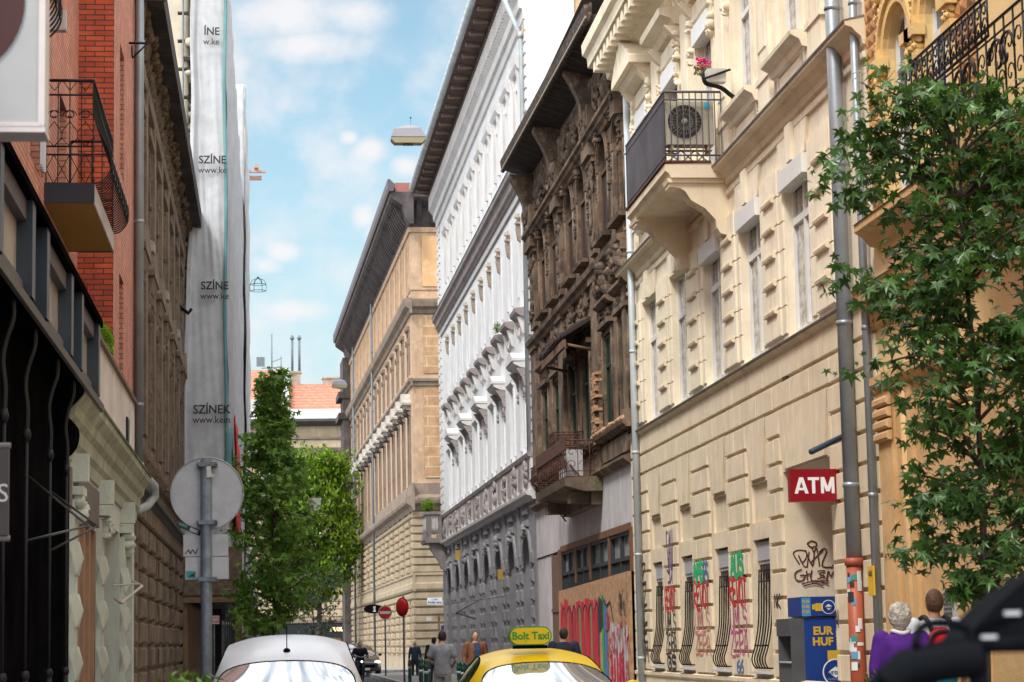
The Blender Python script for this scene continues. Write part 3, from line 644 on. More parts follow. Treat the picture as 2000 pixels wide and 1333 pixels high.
# ATM blade sign
T = thing('projecting_sign', 'dark red ATM sign sticking out above the cash machine', 'sign', (7.9, 30.85, 2.9), PI/2)
p0, p1 = atY(1540, 918, 30.85), atY(1648, 980, 30.85)
y0_, y1_ = 7.9-p0.x, 7.9-p1.x; z0_, z1_ = p1.z-2.9, p0.z-2.9
m = MB(); m.box(-.08, .08, y1_, y0_, z0_, z1_); m.build('sign_panel', MAROON, T)
m = MB(); m.box(-.09, .09, y1_-.02, y1_+.06, z0_, z1_+.01); m.build('bracket', LGREY, T)
q = MB(); h_ = (z1_-z0_)*.5; zc_ = (z0_+z1_)/2-h_/2; W_ = (y0_-y1_)*.74; yl = (y0_+y1_)/2+W_/2+.045
def stroke(a, b, t, k):    # a bar of constant horizontal width t between two points given as fractions of the word
    (xa, za), (xb, zb) = a, b; x_ = -.083-.0012*k
    q.add([(x_, yl-W_*u_, zc_+h_*v_) for u_, v_ in ((xa, za), (xa+t, za), (xb+t, zb), (xb, zb))], [(0, 1, 2, 3)])
stroke((0, 0), (.125, 1), .085, 0); stroke((.265, 0), (.14, 1), .085, 1); q.box(-.0865, -.0862, yl-W_*.28, yl-W_*.08, zc_+h_*.2, zc_+h_*.36)
q.box(-.0835, -.083, yl-W_*.62, yl-W_*.34, zc_+h_*.82, zc_+h_); q.box(-.0845, -.084, yl-W_*.52, yl-W_*.44, zc_, zc_+h_)
stroke((.66, 0), (.66, 1), .075, 0); stroke((.925, 0), (.925, 1), .075, 0); stroke((.785, .12), (.66, 1), .09, 1); stroke((.785, .12), (.91, 1), .09, 2)
q.build('lettering', WPAINT, T)
# ------------------------------------------------------------------ balcony things
T = thing('air_conditioner', 'cream outdoor air conditioning unit with round fan grille on the balcony', 'air conditioner', (B.matrix_basis @ Vector((a0+.35, .62, 9.9))), B.rotation_euler.z)
m = MB(); m.box(-.16, .16, -.42, .42, .15, .92).box(-.14, .14, -.35, -.3, 0, .15).box(-.14, .14, .3, .35, 0, .15); m.build('casing', flat('ac_cream', (.42, .38, .30)), T)
m = MB(); n = 32
m.add([(-.163, .1+.3*math.cos(2*PI*k/n), .55+.3*math.sin(2*PI*k/n)) for k in range(n)], [tuple(range(n))]); m.build('fan_recess', flat('fan_dark', (.03, .025, .02)), T)
m = MB()
for k in range(26):
    a = 2*PI*k/26; m.tube([(-.175, .1+.06*math.cos(a), .55+.06*math.sin(a)), (-.18, .1+.3*math.cos(a+.25), .55+.3*math.sin(a+.25))], .0035, 4)
for r in (.3, .22, .14): m.tube([(-.178, .1+r*math.cos(2*PI*k/28), .55+r*math.sin(2*PI*k/28)) for k in range(29)], .004, 4)
m.tube([(-.19, .1, .55), (-.165, .1, .55)], .06, 16); m.build('fan_grille', flat('fan_grey', (.25, .22, .18)), T)
m = MB(); m.box(-.168, -.162, -.36, -.26, .78, .9); m.build('label_sticker', flat('sticker_cyan', (.05, .42, .62)), T)
T = thing('folding_table', 'low wooden folding table with crossed legs on the balcony floor', 'table', (B.matrix_basis @ Vector((a0+.16, .62, 9.72))), B.rotation_euler.z)
m = MB()
for y in (-.3, -.05, .2): m.tube([(0, y, 0), (0, y+.22, .2)], .012, 5); m.tube([(0, y+.22, 0), (0, y, .2)], .012, 5)
m.build('leg', TIMB, T); m = MB(); m.box(-.06, .06, -.36, .44, .2, .215); m.build('top', TIMB, T)
def leafmesh(mb, c, s, rot, star=5, bend=.15):
    """one lobed leaf as a small fan"""
    n = star*2; vs = [Vector((0, 0, 0))]
    if star:
        rr_ = (.42, .68, 1.0, .68); m_ = star*4
        for k in range(m_+1):
            a = -PI*.8+1.6*PI*k/m_; lobe = .68+.32*math.cos(a*.85); q = (k+2) % 4
            r = s*rr_[(k % 4)]*lobe; a += (.10 if k % 4 == 1 else -.10 if k % 4 == 3 else 0)
            vs.append(Vector((r*math.sin(a), r*math.cos(a), -bend*r*r/s*1.2)))
        fs = [(0, k, k+1) for k in range(1, m_+1)]
    else:
        vs = [Vector((0, -s*.6, 0)), Vector((s*.33, 0, .0)), Vector((0, s*.7, -bend*s)), Vector((-s*.33, 0, 0))]; fs = [(0, 1, 2, 3)]
    mb.add([c+rot @ v for v in vs], fs)
def rrot(rd, droop=.6):
    return Matrix.Rotation(rd.uniform(0, 2*PI), 3, 'Z') @ Matrix.Rotation(rd.gauss(-droop, .45), 3, 'X') @ Matrix.Rotation(rd.gauss(0, .35), 3, 'Y')
def bush(name, label, cat, loc, rx, ry, rz, n, s, m_, seed=1, star=0, group=None):
    T = thing(name, label, cat, loc, 0, group); rd = random.Random(seed); q = MB(); st_ = MB()
    for k in range(n):
        v = Vector((rd.gauss(0, 1), rd.gauss(0, 1), rd.gauss(0, 1))).normalized()*rd.uniform(.35, 1)
        c = Vector((v.x*rx, v.y*ry, rz+v.z*rz)); leafmesh(q, c, s*rd.uniform(.7, 1.3), rrot(rd, .4), star)
        if k % 12 == 0: st_.tube([(0, 0, 0), (c.x*.5, c.y*.5, c.z*.55), tuple(c)], .004+.003*rz, 4)
    q.build('foliage', m_, T); st_.build('stem', BARK, T); return T
T = bush('flower_plant', 'pink geranium in a pale trough held by a black arm beside the window', 'flower', (B.matrix_basis @ Vector((SY(36.9), .56, 11.0))), .16, .18, .12, 90, .06, LEAFM, 4)
rd = random.Random(8); q = MB()
for k in range(40): q.blob((rd.gauss(0, .06), rd.gauss(.02, .11), rd.uniform(.12, .34)), .028, .028, .02, 6, 4)
q.build('flowers', flat('geranium_pink', (.75, .02, .22)), T)
T = thing('plant_trough', 'pale flower trough on a curved black bracket under the geranium', 'planter', (B.matrix_basis @ Vector((SY(36.7), .0, 10.55))), B.rotation_euler.z)
m = MB(); m.profx(.22, .55, [(-.1, .3), (.1, .3), (.13, .52), (-.13, .52)]); m.build('trough', flat('trough_white', (.6, .58, .52)), T)
m = MB()
for s in (-.08, 0, .08): m.tube(smooth([(s, .0, 0), (s, .12, .08), (s, .3, .22), (s, .56, .3), (s, .6, .5)], 4), .014, 6)
m.tube([(-.14, .6, .34), (-.14, .15, .5)], .02, 6); m.build('bracket', IRON, T)
# ================================================================== BROWN BUILDING
B = frameR('derelict_building', 'sooty brown derelict house with carved stonework, arched windows and graffitied boards at street level', 'building', 8.0, 49.2, 540)
SB = lambda Y: Y-49.2
LB = 18.6
w1 = [SB(v) for v in (49.95, 52.45, 56.2, 58.7, 62.3, 64.9)]
opsA = [(a-.72, a+.72, 11.05, 13.5) for a in w1]; opsB = [(a-.66, a+.66, 6.3, 8.75) for a in w1]
m = MB(); wall(m, 0, LB, 3.95, 15.9, opsA+opsB, .13, 9)
for o in opsA: spandrel(m, o[0], o[1], 12.78, 13.5, 0, .13)
m.build('wall', BROWN, B)
pz = [(0, .45), (4.35, 5.4), (10.95, 12.0), (17.1, LB)]
for i, (a, b) in enumerate(pz):
    m = MB(); m.box(a, b, 0, .1, 6.2, 10.5).box(a-.06, b+.06, 0, .15, 6.2, 6.6).box(a-.05, b+.05, 0, .16, 10.2, 10.5)
    m.box(a+.15, b-.15, 0, .1, 10.9, 13.2).box(a-.04, b+.04, 0, .14, 13.15, 13.3).box(a-.08, b+.08, 0, .24, 13.3, 13.62).box(a, b, 0, .22, 14.05, 14.6)
    pi = m.build('pilaster', BROWN, B)
    q = MB(); q.orn(a+.1, b-.1, 12.3, 13.2, .09, .06, 14, i).orn(a+.15, b-.15, 11.0, 12.3, .09, .04, 16, i+9).orn(a, b, 13.6, 14.6, .2, .12, 12, i+20)
    q.prof((a+b)/2-.2, (a+b)/2+.2, smooth([(.1, 14.2), (.3, 14.3), (.34, 14.7), (.55, 15.2), (.72, 15.5), (.72, 15.62)], 3)+[(.0, 15.62), (0, 14.2)]); q.build('capital', BROWN2, pi)
m = MB()
m.prof(-.02, LB+.05, [(0, 13.52), (.1, 13.54), (.14, 13.62), (.22, 13.67), (.24, 13.74), (.31, 13.78), (.32, 13.86), (0, 13.9)])
m.build('upper_cornice', BROWN, B)
m = MB(); m.prof(-.02, LB+.05, [(0, 10.25), (.1, 10.27), (.14, 10.36), (.23, 10.42), (.26, 10.54), (0, 10.6)]); m.prof(0, LB, [(0, 9.95), (.06, 9.97), (.06, 10.03), (0, 10.05)]); m.build('middle_cornice', BROWN, B)
for i, a in enumerate(w1):
    m = MB()
    for s in (-1, 1):
        m.box(min(a+s*.72, a+s*.9), max(a+s*.72, a+s*.9), 0, .03, 10.95, 12.8).tube([(a+s*.82, .03, 11.0), (a+s*.82, .03, 12.75)], .03, 8)
        m.box(min(a+s*.66, a+s*.84), max(a+s*.66, a+s*.84), 0, .03, 6.25, 8.9).tube([(a+s*.76, .03, 6.6), (a+s*.76, .03, 8.8)], .03, 8)
    m.arc(a, 12.78, .72, .95, 0, .05); m.arc(a, 12.78, .78, .87, .05, .08)
    m.box(a-.95, a+.95, 0, .14, 8.9, 9.02).prof(a-1.0, a+1.0, [(0, 9.35), (.1, 9.37), (.22, 9.45), (.22, 9.52), (0, 9.55)])
    m.prof(a-.9, a+.9, [(0, 10.95), (.2, 10.95), (.22, 11.04), (0, 11.06)])
    m.build('window_surround', BROWN, B)
    q = MB(); q.orn(a-.85, a+.85, 9.03, 9.34, .04, .07, 26, i+60).orn(a-.8, a+.8, 9.6, 10.4, .0, .14 if i > 1 else .34, 16 if i > 1 else 30, i+70).orn(a-.14, a+.14, 13.2, 13.62, .1, .16, 6, i+80)
    q.orn(a-1.2, a+1.2, 14.2, 15.2, .02, .16, 26, i+90)
    for s in (-1, 1): q.orn(a+s*1.03-.1, a+s*1.03+.1, 11.9, 13.2, .02, .05, 14, i+100+s)
    q.build('carving', BROWN2, B)
wp = winmesh(1.3, 2.4, flat('old_green_frame', (.012, .04, .02)), GLASSD, fr=.06, mull=(.5,), trans=(.7,)); wq = winmesh(1.44, 2.4, FRAMEB, flat('boarded_dusty', (.022, .016, .012)), fr=.07, mull=(), trans=(.68,))
for a in w1: inst(wp, B, (a, -.08, 6.32)); inst(wq, B, (a, -.08, 11.08))
drop(wp); drop(wq)
# exposed brick patches
m = MB(); rd = random.Random(5)
for (xa, za, xb, zb, n) in ((4.42, 6.2, 4.98, 7.9, 70), (15.6, 8.9, 16.6, 10.2, 40), (.05, 6.0, .3, 12.9, 60)):
    for k in range(n):
        x = rd.uniform(xa, xb); z = za+round(rd.uniform(0, zb-za)/.08)*.08; y = .17 if xa == 4.42 else (.02 if xa > 10 else .01)
        m.box(x-.11, x+.11, 0, y+rd.uniform(0, .03), z, z+.07)
m.build('bare_bricks', mat('bare_brick', (.42, .25, .13), var=.35, scale=9, bump=.5), B)
# eave with boarded soffit (sags slightly towards the near end)
def sag(x): return -.55*(1-x/LB)
m = MB()
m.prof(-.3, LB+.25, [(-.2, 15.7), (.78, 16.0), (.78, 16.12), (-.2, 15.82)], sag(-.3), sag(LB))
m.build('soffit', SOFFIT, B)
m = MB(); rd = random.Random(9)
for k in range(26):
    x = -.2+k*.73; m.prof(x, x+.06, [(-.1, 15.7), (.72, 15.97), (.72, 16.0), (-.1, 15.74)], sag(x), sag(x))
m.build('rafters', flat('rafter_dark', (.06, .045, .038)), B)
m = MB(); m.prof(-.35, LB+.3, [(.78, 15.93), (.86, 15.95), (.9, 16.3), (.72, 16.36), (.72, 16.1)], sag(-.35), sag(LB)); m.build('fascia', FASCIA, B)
m = MB(); m.prof(-.4, LB+.32, [(.86, 15.98), (.885, 15.98), (.885, 16.03), (.86, 16.03)], sag(-.4), sag(LB)); m.build('gutter_strip', flat('worn_strip', (.32, .25, .19)), B)
m = MB(); m.prof(-.35, LB+.3, [(.7, 16.37), (-4.5, 18.2), (-9, 16.3), (-9, 15.9), (-.1, 15.9)], 0, 0); m.build('roof', flat('dark_slate', (.06, .05, .045)), B)
# lower zone
m = MB(); m.prof(0, LB, [(0, 6.18), (.12, 6.2), (.2, 6.28), (.22, 6.36), (0, 6.42)]); m.prof(0, LB, [(0, 5.38), (.1, 5.4), (.22, 5.5), (.22, 5.56), (0, 5.6)]); m.box(.3, 4.3, 0, .05, 5.7, 6.1); m.build('base_moulding', BROWN, B)
m = MB(); rd = random.Random(12)
for k in range(26): x = .2+k*.2; m.blob((x, .14, 6.4), rd.uniform(.08, .16), rd.uniform(.08, .14), rd.uniform(.04, .1), 6, 4)
m.build('crumbling_edge', mat('bare_brick', (.4, .25, .14)), B)
m = MB(); wall(m, 0, LB, 0, 3.98, [(.25, 14.9, 0, 3.97, .3)], .3, 9); m.add([(0, .035, 3.98), (LB, .035, 3.98), (LB, .035, 5.4), (0, .035, 5.4), (0, 0, 3.98), (LB, 0, 3.98), (LB, 0, 5.4), (0, 0, 5.4)], [(3, 2, 1, 0), (0, 1, 5, 4), (2, 3, 7, 6), (3, 0, 4, 7)]); m.build('shop_wall', GRAYP, B)
# shop windows
edges = [.25, 3.55, 6.85, 9.6, 12.7, 14.9]
for i in range(4):
    a, b = edges[i], edges[i+1]
    f = MB(); f.box(a, b, .02, .07, 3.92, 4.08).box(a, a+.22, -.02, .06, 3.0, 3.92)
    fo = f.build('shop_window', flat('weathered_brown_post', (.17, .075, .035)), B)
    f = MB()
    xs = [a+.22+(b-a-.22)*k/2 for k in range(3)]
    for x in xs: f.box(x-.045, x+.045, -.06, .03, 2.9, 3.92)
    f.box(a+.22, b, -.05, .035, 3.27, 3.36).box(a+.22, b, -.05, .035, 3.84, 3.92)
    for k in range(14): x = a+.3+(b-a-.3)*k/14; f.box(x, x+.05, -.04, .0, 2.6, 3.27)
    f.build('frame', flat('dark_steel_frame', (.03, .038, .042)), fo)
    q = MB(); q.box(a+.22, b, -.09, -.07, 3.36, 3.84); q.build('pane', flat('dusty_pane', (.34, .35, .35), .15), fo)
    q = MB(); q.box(a+.22, b, -.12, -.08, 2.4, 3.28); q.build('back_panel', GLASSD, fo)
m = MB(); m.box(12.9, 14.9, -.04, .05, 0, 3.9).box(12.75, 12.9, 0, .12, 0, 4.0).box(13.0, 14.9, .05, .08, 2.3, 2.4); m.build('side_door', flat('door_brown', (.16, .09, .06)), B)
# plywood hoarding: boards follow a sloping top edge
m = MB(); m.add([(.28, .14, 0), (12.7, .14, 0), (12.7, .14, 2.85), (.28, .14, 3.0), (.28, .06, 0), (12.7, .06, 0), (12.7, .06, 2.85), (.28, .06, 3.0)], [(3, 2, 1, 0), (0, 1, 5, 4), (1, 2, 6, 5), (2, 3, 7, 6), (3, 0, 4, 7)])
hb = m.build('plywood_hoarding', PLY, B)
rd = random.Random(21)
def drips(col, xa, xb, zt, zb, n, y):
    q = MB(); x = xa
    for k in range(n):
        wd = (xb-xa)/n; x0 = xa+k*wd; za = zt+rd.uniform(-.1, .1); zz = zb+rd.uniform(-.3, .5)
        pts = smooth([(x0+wd*.5, za), (x0+wd*rd.uniform(.4, .6), (za+zz)/2), (x0+wd*.5, zz)], 4)
        ribbon(q, pts, wd*rd.uniform(.5, .95), y)
    q.build('graffiti_paint', col, hb)
pr = flat('drip_red', (.52, .02, .045)); pp = flat('drip_dark_red', (.22, .03, .05)); pg = flat('drip_green', (.02, .36, .10)); pw = flat('paint_lilac_white', (.50, .47, .52)); pk = flat('paint_dark', (.04, .025, .03))
drips(pp, 4.8, 12.3, 2.2, .1, 14, .1425); drips(pr, 5.0, 12.4, 2.3, .9, 9, .1442); [drips(pg, x_, x_+.3, 2.2, .2, 1, .146) for x_ in (6.1, 8.2, 10.6)]; drips(pg, 4.0, 4.6, 2.5, 0, 1, .148)
drips(gcol['b'], 3.5, 4.1, 2.3, .5, 2, .147); drips(pr, 1.0, 3.2, 1.0, .1, 5, .1455); drips(pk, 4.0, 5.2, 2.2, 1.6, 1, .149); drips(pw, .4, 3.3, 1.75, .15, 7, .1425)
q = MB()
for k in range(7): ribbon(q, smooth([(4.9+k*1.05, 2.2), (5.2+k*1.05, 2.38), (5.6+k*1.05, 2.25), (5.75+k*1.05, 2.0)], 4), .05, .151)
ribbon(q, smooth([(2.6, 1.9), (3.0, 2.35), (3.6, 2.3), (4.2, 2.5)], 4), .07, .151)
q.build('graffiti_outline', pk, hb)
q = MB()
for k in range(60):
    x, z = rd.uniform(.4, 3.9), rd.uniform(.1, 1.9); pts = [(x, z)]
    for j in range(4): pts.append((pts[-1][0]+rd.uniform(-.22, .22), pts[-1][1]+rd.uniform(-.28, .2)))
    ribbon(q, smooth(pts, 3), rd.uniform(.02, .05), .15+k*.0003)
q.build('graffiti_scribble', pr, hb)
q = MB()
for k in range(16):
    x, z = rd.uniform(.5, 1.7), rd.uniform(1.9, 2.5); pts = [(x, z)]
    for j in range(4): pts.append((pts[-1][0]+rd.uniform(-.15, .15), pts[-1][1]+rd.uniform(-.2, .2)))
    ribbon(q, smooth(pts, 3), .03, .152+k*.0003)
q.build('graffiti_scribble', gcol['k'], hb)
# tiled canopy over the middle bay
ca, cb = 5.9, 10.7
T = MB()
T.prof(ca, cb, [(0, 9.45), (.75, 9.0), (.78, 9.06), (0, 9.56)]); cn = T.build('canopy', flat('canopy_dark', (.03, .022, .02)), B)
m = MB(); rd = random.Random(2)
for k in range(60):
    x = rd.uniform(ca, cb); t = rd.uniform(0, 1); m.prof(x-.1, x+.1, [(.05+.72*t, 9.56-.45*t), (.3+.6*t, 9.38-.36*t+rd.uniform(0, .08)), (.28+.6*t, 9.34-.36*t)], )
m.build('ragged_tiles', flat('old_tiles', (.07, .045, .04)), cn)
m = MB(); m.box(ca, cb, .66, .74, 8.75, 8.95); m.tube([(ca+.1, 0, 8.7), (ca+.1, .7, 8.85)], .04, 6).tube([(cb-.1, 0, 8.7), (cb-.1, .7, 8.85)], .04, 6); m.build('beam', mat('rotten_wood', (.16, .085, .05), var=.4, bump=.5), cn)
# balcony
ya, yb = SB(53.6), SB(59.6)
m = MB(); m.prof(ya, yb, [(0, 5.07), (.5, 5.07), (.95, 5.2), (1.0, 5.4), (0, 5.42)]); m.box(ya+.5, ya+.9, 0, .8, 4.8, 5.07).box(yb-.9, yb-.5, 0, .8, 4.8, 5.07).box(ya+.2, yb-.2, 0, .3, 4.75, 5.07); bs = m.build('balcony_slab', mat('mossy_stone', (.13, .095, .065), var=.4, patch=(.06, .08, .02), pfac=.6, bump=.8, bscale=12), B)
def ironpanel(mb, p0, p1, z0, z1, n, seed=1):
    """wrought iron panel: rails, uprights and scrolls between two points"""
    p0, p1 = Vector((*p0, 0)), Vector((*p1, 0)); d = p1-p0; Ln = d.length; e = d/Ln
    for z in (z0, z0+.15*(z1-z0), z1-.15*(z1-z0), z1): mb.tube([(p0.x, p0.y, z), (p1.x, p1.y, z)], .018 if z in (z0, z1) else .012, 5)
    for k in range(n+1):
        q = p0+e*(Ln*k/n); mb.tube([(q.x, q.y, z0), (q.x, q.y, z1)], .012, 4)
        if k < n:
            c = q+e*(Ln/n/2); r = min(Ln/n*.42, (z1-z0)*.2)
            for zc, sg in ((z0+(z1-z0)*.33, 1), (z0+(z1-z0)*.66, -1)):
                pts = []
                for t in range(11):
                    a = t*.62; rr = r*(1-t*.08); pts.append((c.x+e.x*rr*math.cos(a)*sg, c.y+e.y*rr*math.cos(a)*sg, zc+rr*math.sin(a)))
                mb.tube(pts, .009, 4)
r_ = MB(); ironpanel(r_, (ya+.05, .05), (ya+.05, .92), 5.42, 6.3, 3); ironpanel(r_, (ya+.05, .92), (yb-.05, .92), 5.42, 6.3, 16); ironpanel(r_, (yb-.05, .92), (yb-.05, .05), 5.42, 6.3, 3); r_.build('balcony_railing', RUST, B)
m = MB(); m.box(ya-.1, yb+.1, .92, .96, 6.05, 6.38); m.build('rust_panel', RUST, B)
for (xa, z0, z1, dy_) in ((SB(60.4), 5.75, 6.2, .9), (SB(55.6), 6.3, 6.68, .95)):
    r_ = MB(); ironpanel(r_, (xa, dy_), (xa, dy_-.75), z0, z1, 3); ironpanel(r_, (xa, dy_), (xa+.9, dy_), z0, z1, 3); ironpanel(r_, (xa+.9, dy_), (xa+.9, dy_-.75), z0, z1, 3)
    r_.tube([(xa, dy_, z0), (xa-.9, .2, z0-1.1)], .02, 5); r_.build('basket_frame', RUST, B)
m = MB(); m.bev(ya+1.6, ya+2.4, .3, .8, 5.42, 6.2, .05); m.build('stone_post', GRAYP, B)

# ================================================================== WHITE BUILDING
B = frameR('palace_building', 'tall white building with curved window hoods over a grey arcaded ground storey', 'building', 8.0-.0034*(-1.2), 67.8, 515)
SW = lambda Y: Y-67.8
LW = 36.0
ax = [SW(70.4+3.13*k) for k in range(10)]
arcs = [SW(70.3+4.2*k) for k in range(8)]
ops = [(a-1.15, a+1.15, 0, 4.85, .35) for a in arcs]
m = MB(); wall(m, 0, LW, 0, 5.95, ops, .5)
for o in ops: spandrel(m, o[0], o[1], 3.9, 4.85, 0, .35)
m.build('wall', GGREY, B, label='grey ground storey with tall arches')
m = MB()
for i, a in enumerate(arcs):
    for s in (-1, 1):
        for k in range(7): 
            x0, x1 = sorted((a+s*1.17, a+s*1.8)); m.bev(x0, x1, 0, .07, .5+.56*k, .5+.56*k+.4, .05)
    c = a+2.1
    if c < LW-.5: m.box(c-.25, c+.25, 0, .05, 4.2, 5.9)
    for k in range(2): m.bev(a-.6, a+.6, 0, .09, 5.05+.38*k, 5.05+.38*k+.2, .03)
m.build('arcade_blocks', GGREY2, B)
m = MB()
for i, a in enumerate(arcs):
    m.arc(a, 3.8, 1.06, 1.28, 0, .06); m.orn(a-.22, a+.22, 4.65, 5.15, .05, .16, 7, i)
m.build('arch_heads', GGREY2, B)
for i, a in enumerate(arcs):
    q = MB(); q.box(a-1.16, a+1.16, -.35, -.28, 0, 4.84); q.build('door' if i % 2 else 'window', flat('grey_door', (.10, .10, .12)) if i % 2 else flat('slate_blue_board', (.17, .17, .20)), B)
m = MB(); m.prof(-.05, LW+.35, [(0, 5.78), (.1, 5.8), (.14, 5.88), (.3, 5.93), (.32, 6.02), (0, 6.06)]); m.build('string_course', WTRIM, B)
m = MB(); m.box(0, LW, 0, .14, 6.06, 7.06)
m.build('parapet_band', WTRIM, B)
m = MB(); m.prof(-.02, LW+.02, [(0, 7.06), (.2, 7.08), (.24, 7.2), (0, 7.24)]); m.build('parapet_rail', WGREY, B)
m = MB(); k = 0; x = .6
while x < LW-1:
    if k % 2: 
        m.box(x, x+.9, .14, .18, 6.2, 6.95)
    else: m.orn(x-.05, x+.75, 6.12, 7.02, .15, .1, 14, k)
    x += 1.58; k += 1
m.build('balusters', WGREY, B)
opsA = [(a-.55, a+.55, 7.3, 9.7) for a in ax]; opsB = [(a-.55, a+.55, 12.0, 14.6) for a in ax]; opsC = [(a-.55, a+.55, 17.1, 19.2) for a in ax]
m = MB(); wall(m, 0, LW, 6.2, 22.4, opsA+opsB+opsC, .3, 10); m.build('wall', WHITE, B, label='white plastered upper wall')
wa = winmesh(1.1, 2.45, FRAMEW, flat('pale_shutter_glass', (.36, .375, .41), .2), fr=.07); wc = winmesh(1.1, 1.9, FRAMEW, flat('pale_shutter_glass', (.36, .375, .41), .2), fr=.07)
hood = MB(); hood.prof(-.95, .95, [(0, 10.0), (.2, 10.03), (.38, 10.12), (.44, 10.2), (0, 10.22)])
n = 10
pts = [(-1.0, 10.76)]+[(-1.0+2.0*k/n, 10.76+.42*math.sin(PI*k/n)) for k in range(n+1)]+[(1.0, 10.76)]
hood.profx(0, .46, [(-.97, 10.225)]+[(-.97+1.94*k/n, 10.32+.26*math.sin(PI*k/n)) for k in range(n+1)]+[(.97, 10.225)]); ho = hood.build('curved_hood', WTRIM, B)
q = MB()
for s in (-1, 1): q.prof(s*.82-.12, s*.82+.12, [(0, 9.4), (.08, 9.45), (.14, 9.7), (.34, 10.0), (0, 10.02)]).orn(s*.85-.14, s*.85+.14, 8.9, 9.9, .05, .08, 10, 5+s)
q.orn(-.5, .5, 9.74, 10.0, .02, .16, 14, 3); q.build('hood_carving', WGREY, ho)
sp2 = MB(); sp2.prof(-.8, .8, [(0, 11.66), (.14, 11.68), (.3, 11.8), (.32, 11.92), (0, 11.96)]); so2 = sp2.build('sill', WGREY, B)
q = MB(); q.orn(-.55, .55, 11.1, 11.66, .0, .12, 18, 9)
for s in (-1, 1): q.prof(s*.6-.1, s*.6+.1, [(0, 11.1), (.08, 11.15), (.22, 11.66), (0, 11.67)])
q.build('sill_bracket', WTRIM, so2)
he = MB(); he.orn(-.16, .16, 14.5, 15.05, .04, .14, 8, 2); he.prof(-.1, .1, [(0, 14.15), (.1, 14.25), (.15, 14.65), (0, 14.75)]); heo = he.build('carved_head', mat('ochre_carving', (.40, .33, .26), var=.3, scale=6, bump=.6), B)
dk = MB(); dk.box(-.54, .54, -.22, -.08, 13.95, 14.59); dko = dk.build('window_head_box', flat('recess_top_brown', (.22, .19, .18)), B)  # brownish box filling the top of each window recess
h3 = MB(); h3.prof(-.95, .95, [(0, 19.6), (.1, 19.65), (.17, 19.8), (.18, 19.9), (0, 19.95)]).box(-.78, -.58, 0, .08, 17.5, 19.6).box(.58, .78, 0, .08, 17.5, 19.6); h3.prof(-.72, .72, [(0, 19.95), (.12, 19.96), (.14, 20.1), (0, 20.15)])
for s in (-1, 1): h3.prof(s*.7-.09, s*.7+.09, [(0, 19.2), (.08, 19.3), (.14, 19.6), (0, 19.61)])
h3o = h3.build('window_hood', WTRIM, B)
st2 = MB(); st2.box(-.78, -.57, 0, .06, 7.5, 10.0).box(.57, .78, 0, .06, 7.5, 10.0).box(-.75, -.57, 0, .05, 12.46, 14.6).box(.57, .75, 0, .05, 12.46, 14.6); st2o = st2.build('jambs', WHITE, B)
h4 = MB(); h4.prof(-.8, .8, [(0, 9.8), (.08, 9.83), (.15, 9.93), (0, 9.98)]); h4.orn(-.4, .4, 10.0, 10.4, .0, .07, 10, 4); h4o = h4.build('window_hood', WTRIM, B)
for i, a in enumerate(ax):
    inst(wa, B, (a, -.18, 7.3)); inst(wa, B, (a, -.18, 12.02)); inst(wc, B, (a, -.18, 17.12))
    inst(ho if i % 2 == 0 else h4o, B, (a, 0, 0)); inst(so2, B, (a, 0, 0)); inst(heo, B, (a, 0, 0)); inst(dko, B, (a, 0, 0)); inst(h3o, B, (a, 0, 0)); inst(st2o, B, (a, 0, 0))
for o in (wa, wc, ho, so2): drop(o)
for o in (heo, dko, h3o, st2o, h4o): bpy.data.objects.remove(o)
m = MB()
for x0, x1 in ((0, .6), (LW-1.3, LW-.8), (LW-.45, LW)):
    for k in range(40): z = 7.5+.37*k; m.bev(x0, x1, 0, .06, z, z+.3, .02) if not 15.3 < z < 16.6 and z < 21 else None
m.build('quoins', WTRIM, B)
m = MB(); m.prof(-.03, LW+.3, [(0, 15.9), (.06, 15.92), (.1, 16.05), (.18, 16.2), (.2, 16.32), (.3, 16.4), (.32, 16.56), (0, 16.62)]); m.prof(-.02, LW+.02, [(0, 15.5), (.05, 15.51), (.06, 15.58), (0, 15.6)])
for k in range(120): x = .1+k*.3; m.box(x, x+.16, .08, .19, 16.06, 16.2)
m.build('ledge', WGREY, B)
m = MB(); m.prof(-.04, LW+.31, [(0, 16.623), (.322, 16.563), (.34, 16.57), (0, 16.67)]); m.build('flashing', flat('ledge_black', (.05, .05, .055)), B)
m = MB(); m.prof(-.02, LW+.02, [(0, 20.75), (.08, 20.8), (.1, 21.1), (.2, 21.15), (.22, 21.45), (.36, 21.6), (.38, 22.3), (0, 22.3)])
for k in range(90): x = .1+k*.4; m.box(x, x+.2, .2, .42, 21.62, 22.25)
m.build('frieze', WTRIM, B)
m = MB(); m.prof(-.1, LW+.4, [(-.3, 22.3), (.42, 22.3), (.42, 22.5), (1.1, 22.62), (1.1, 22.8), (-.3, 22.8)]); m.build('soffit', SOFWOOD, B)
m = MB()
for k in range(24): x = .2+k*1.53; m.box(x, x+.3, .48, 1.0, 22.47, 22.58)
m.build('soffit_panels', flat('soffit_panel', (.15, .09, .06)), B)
m = MB(); m.tube([(-.15, 1.14, 22.82), (LW+.45, 1.14, 22.82)], .16, 12)
for k in range(44): x = k*.83; m.tube([(x, 1.14, 22.82), (x+.05, 1.14, 22.82)], .185, 10)
m.build('gutter', ZINCL, B)
m = MB(); m.prof(-.1, LW+.4, [(1.05, 22.85), (-5, 26.5), (-10, 23), (-10, 22.4), (-.2, 22.4)]); m.build('roof', flat('grey_roof', (.09, .085, .09)), B)
m = MB(); m.box(-.62, -.0, -10, -.75, 6, 26.5); m.build('fire_wall', WHITE, B, label='blank white fire wall above the brown house')
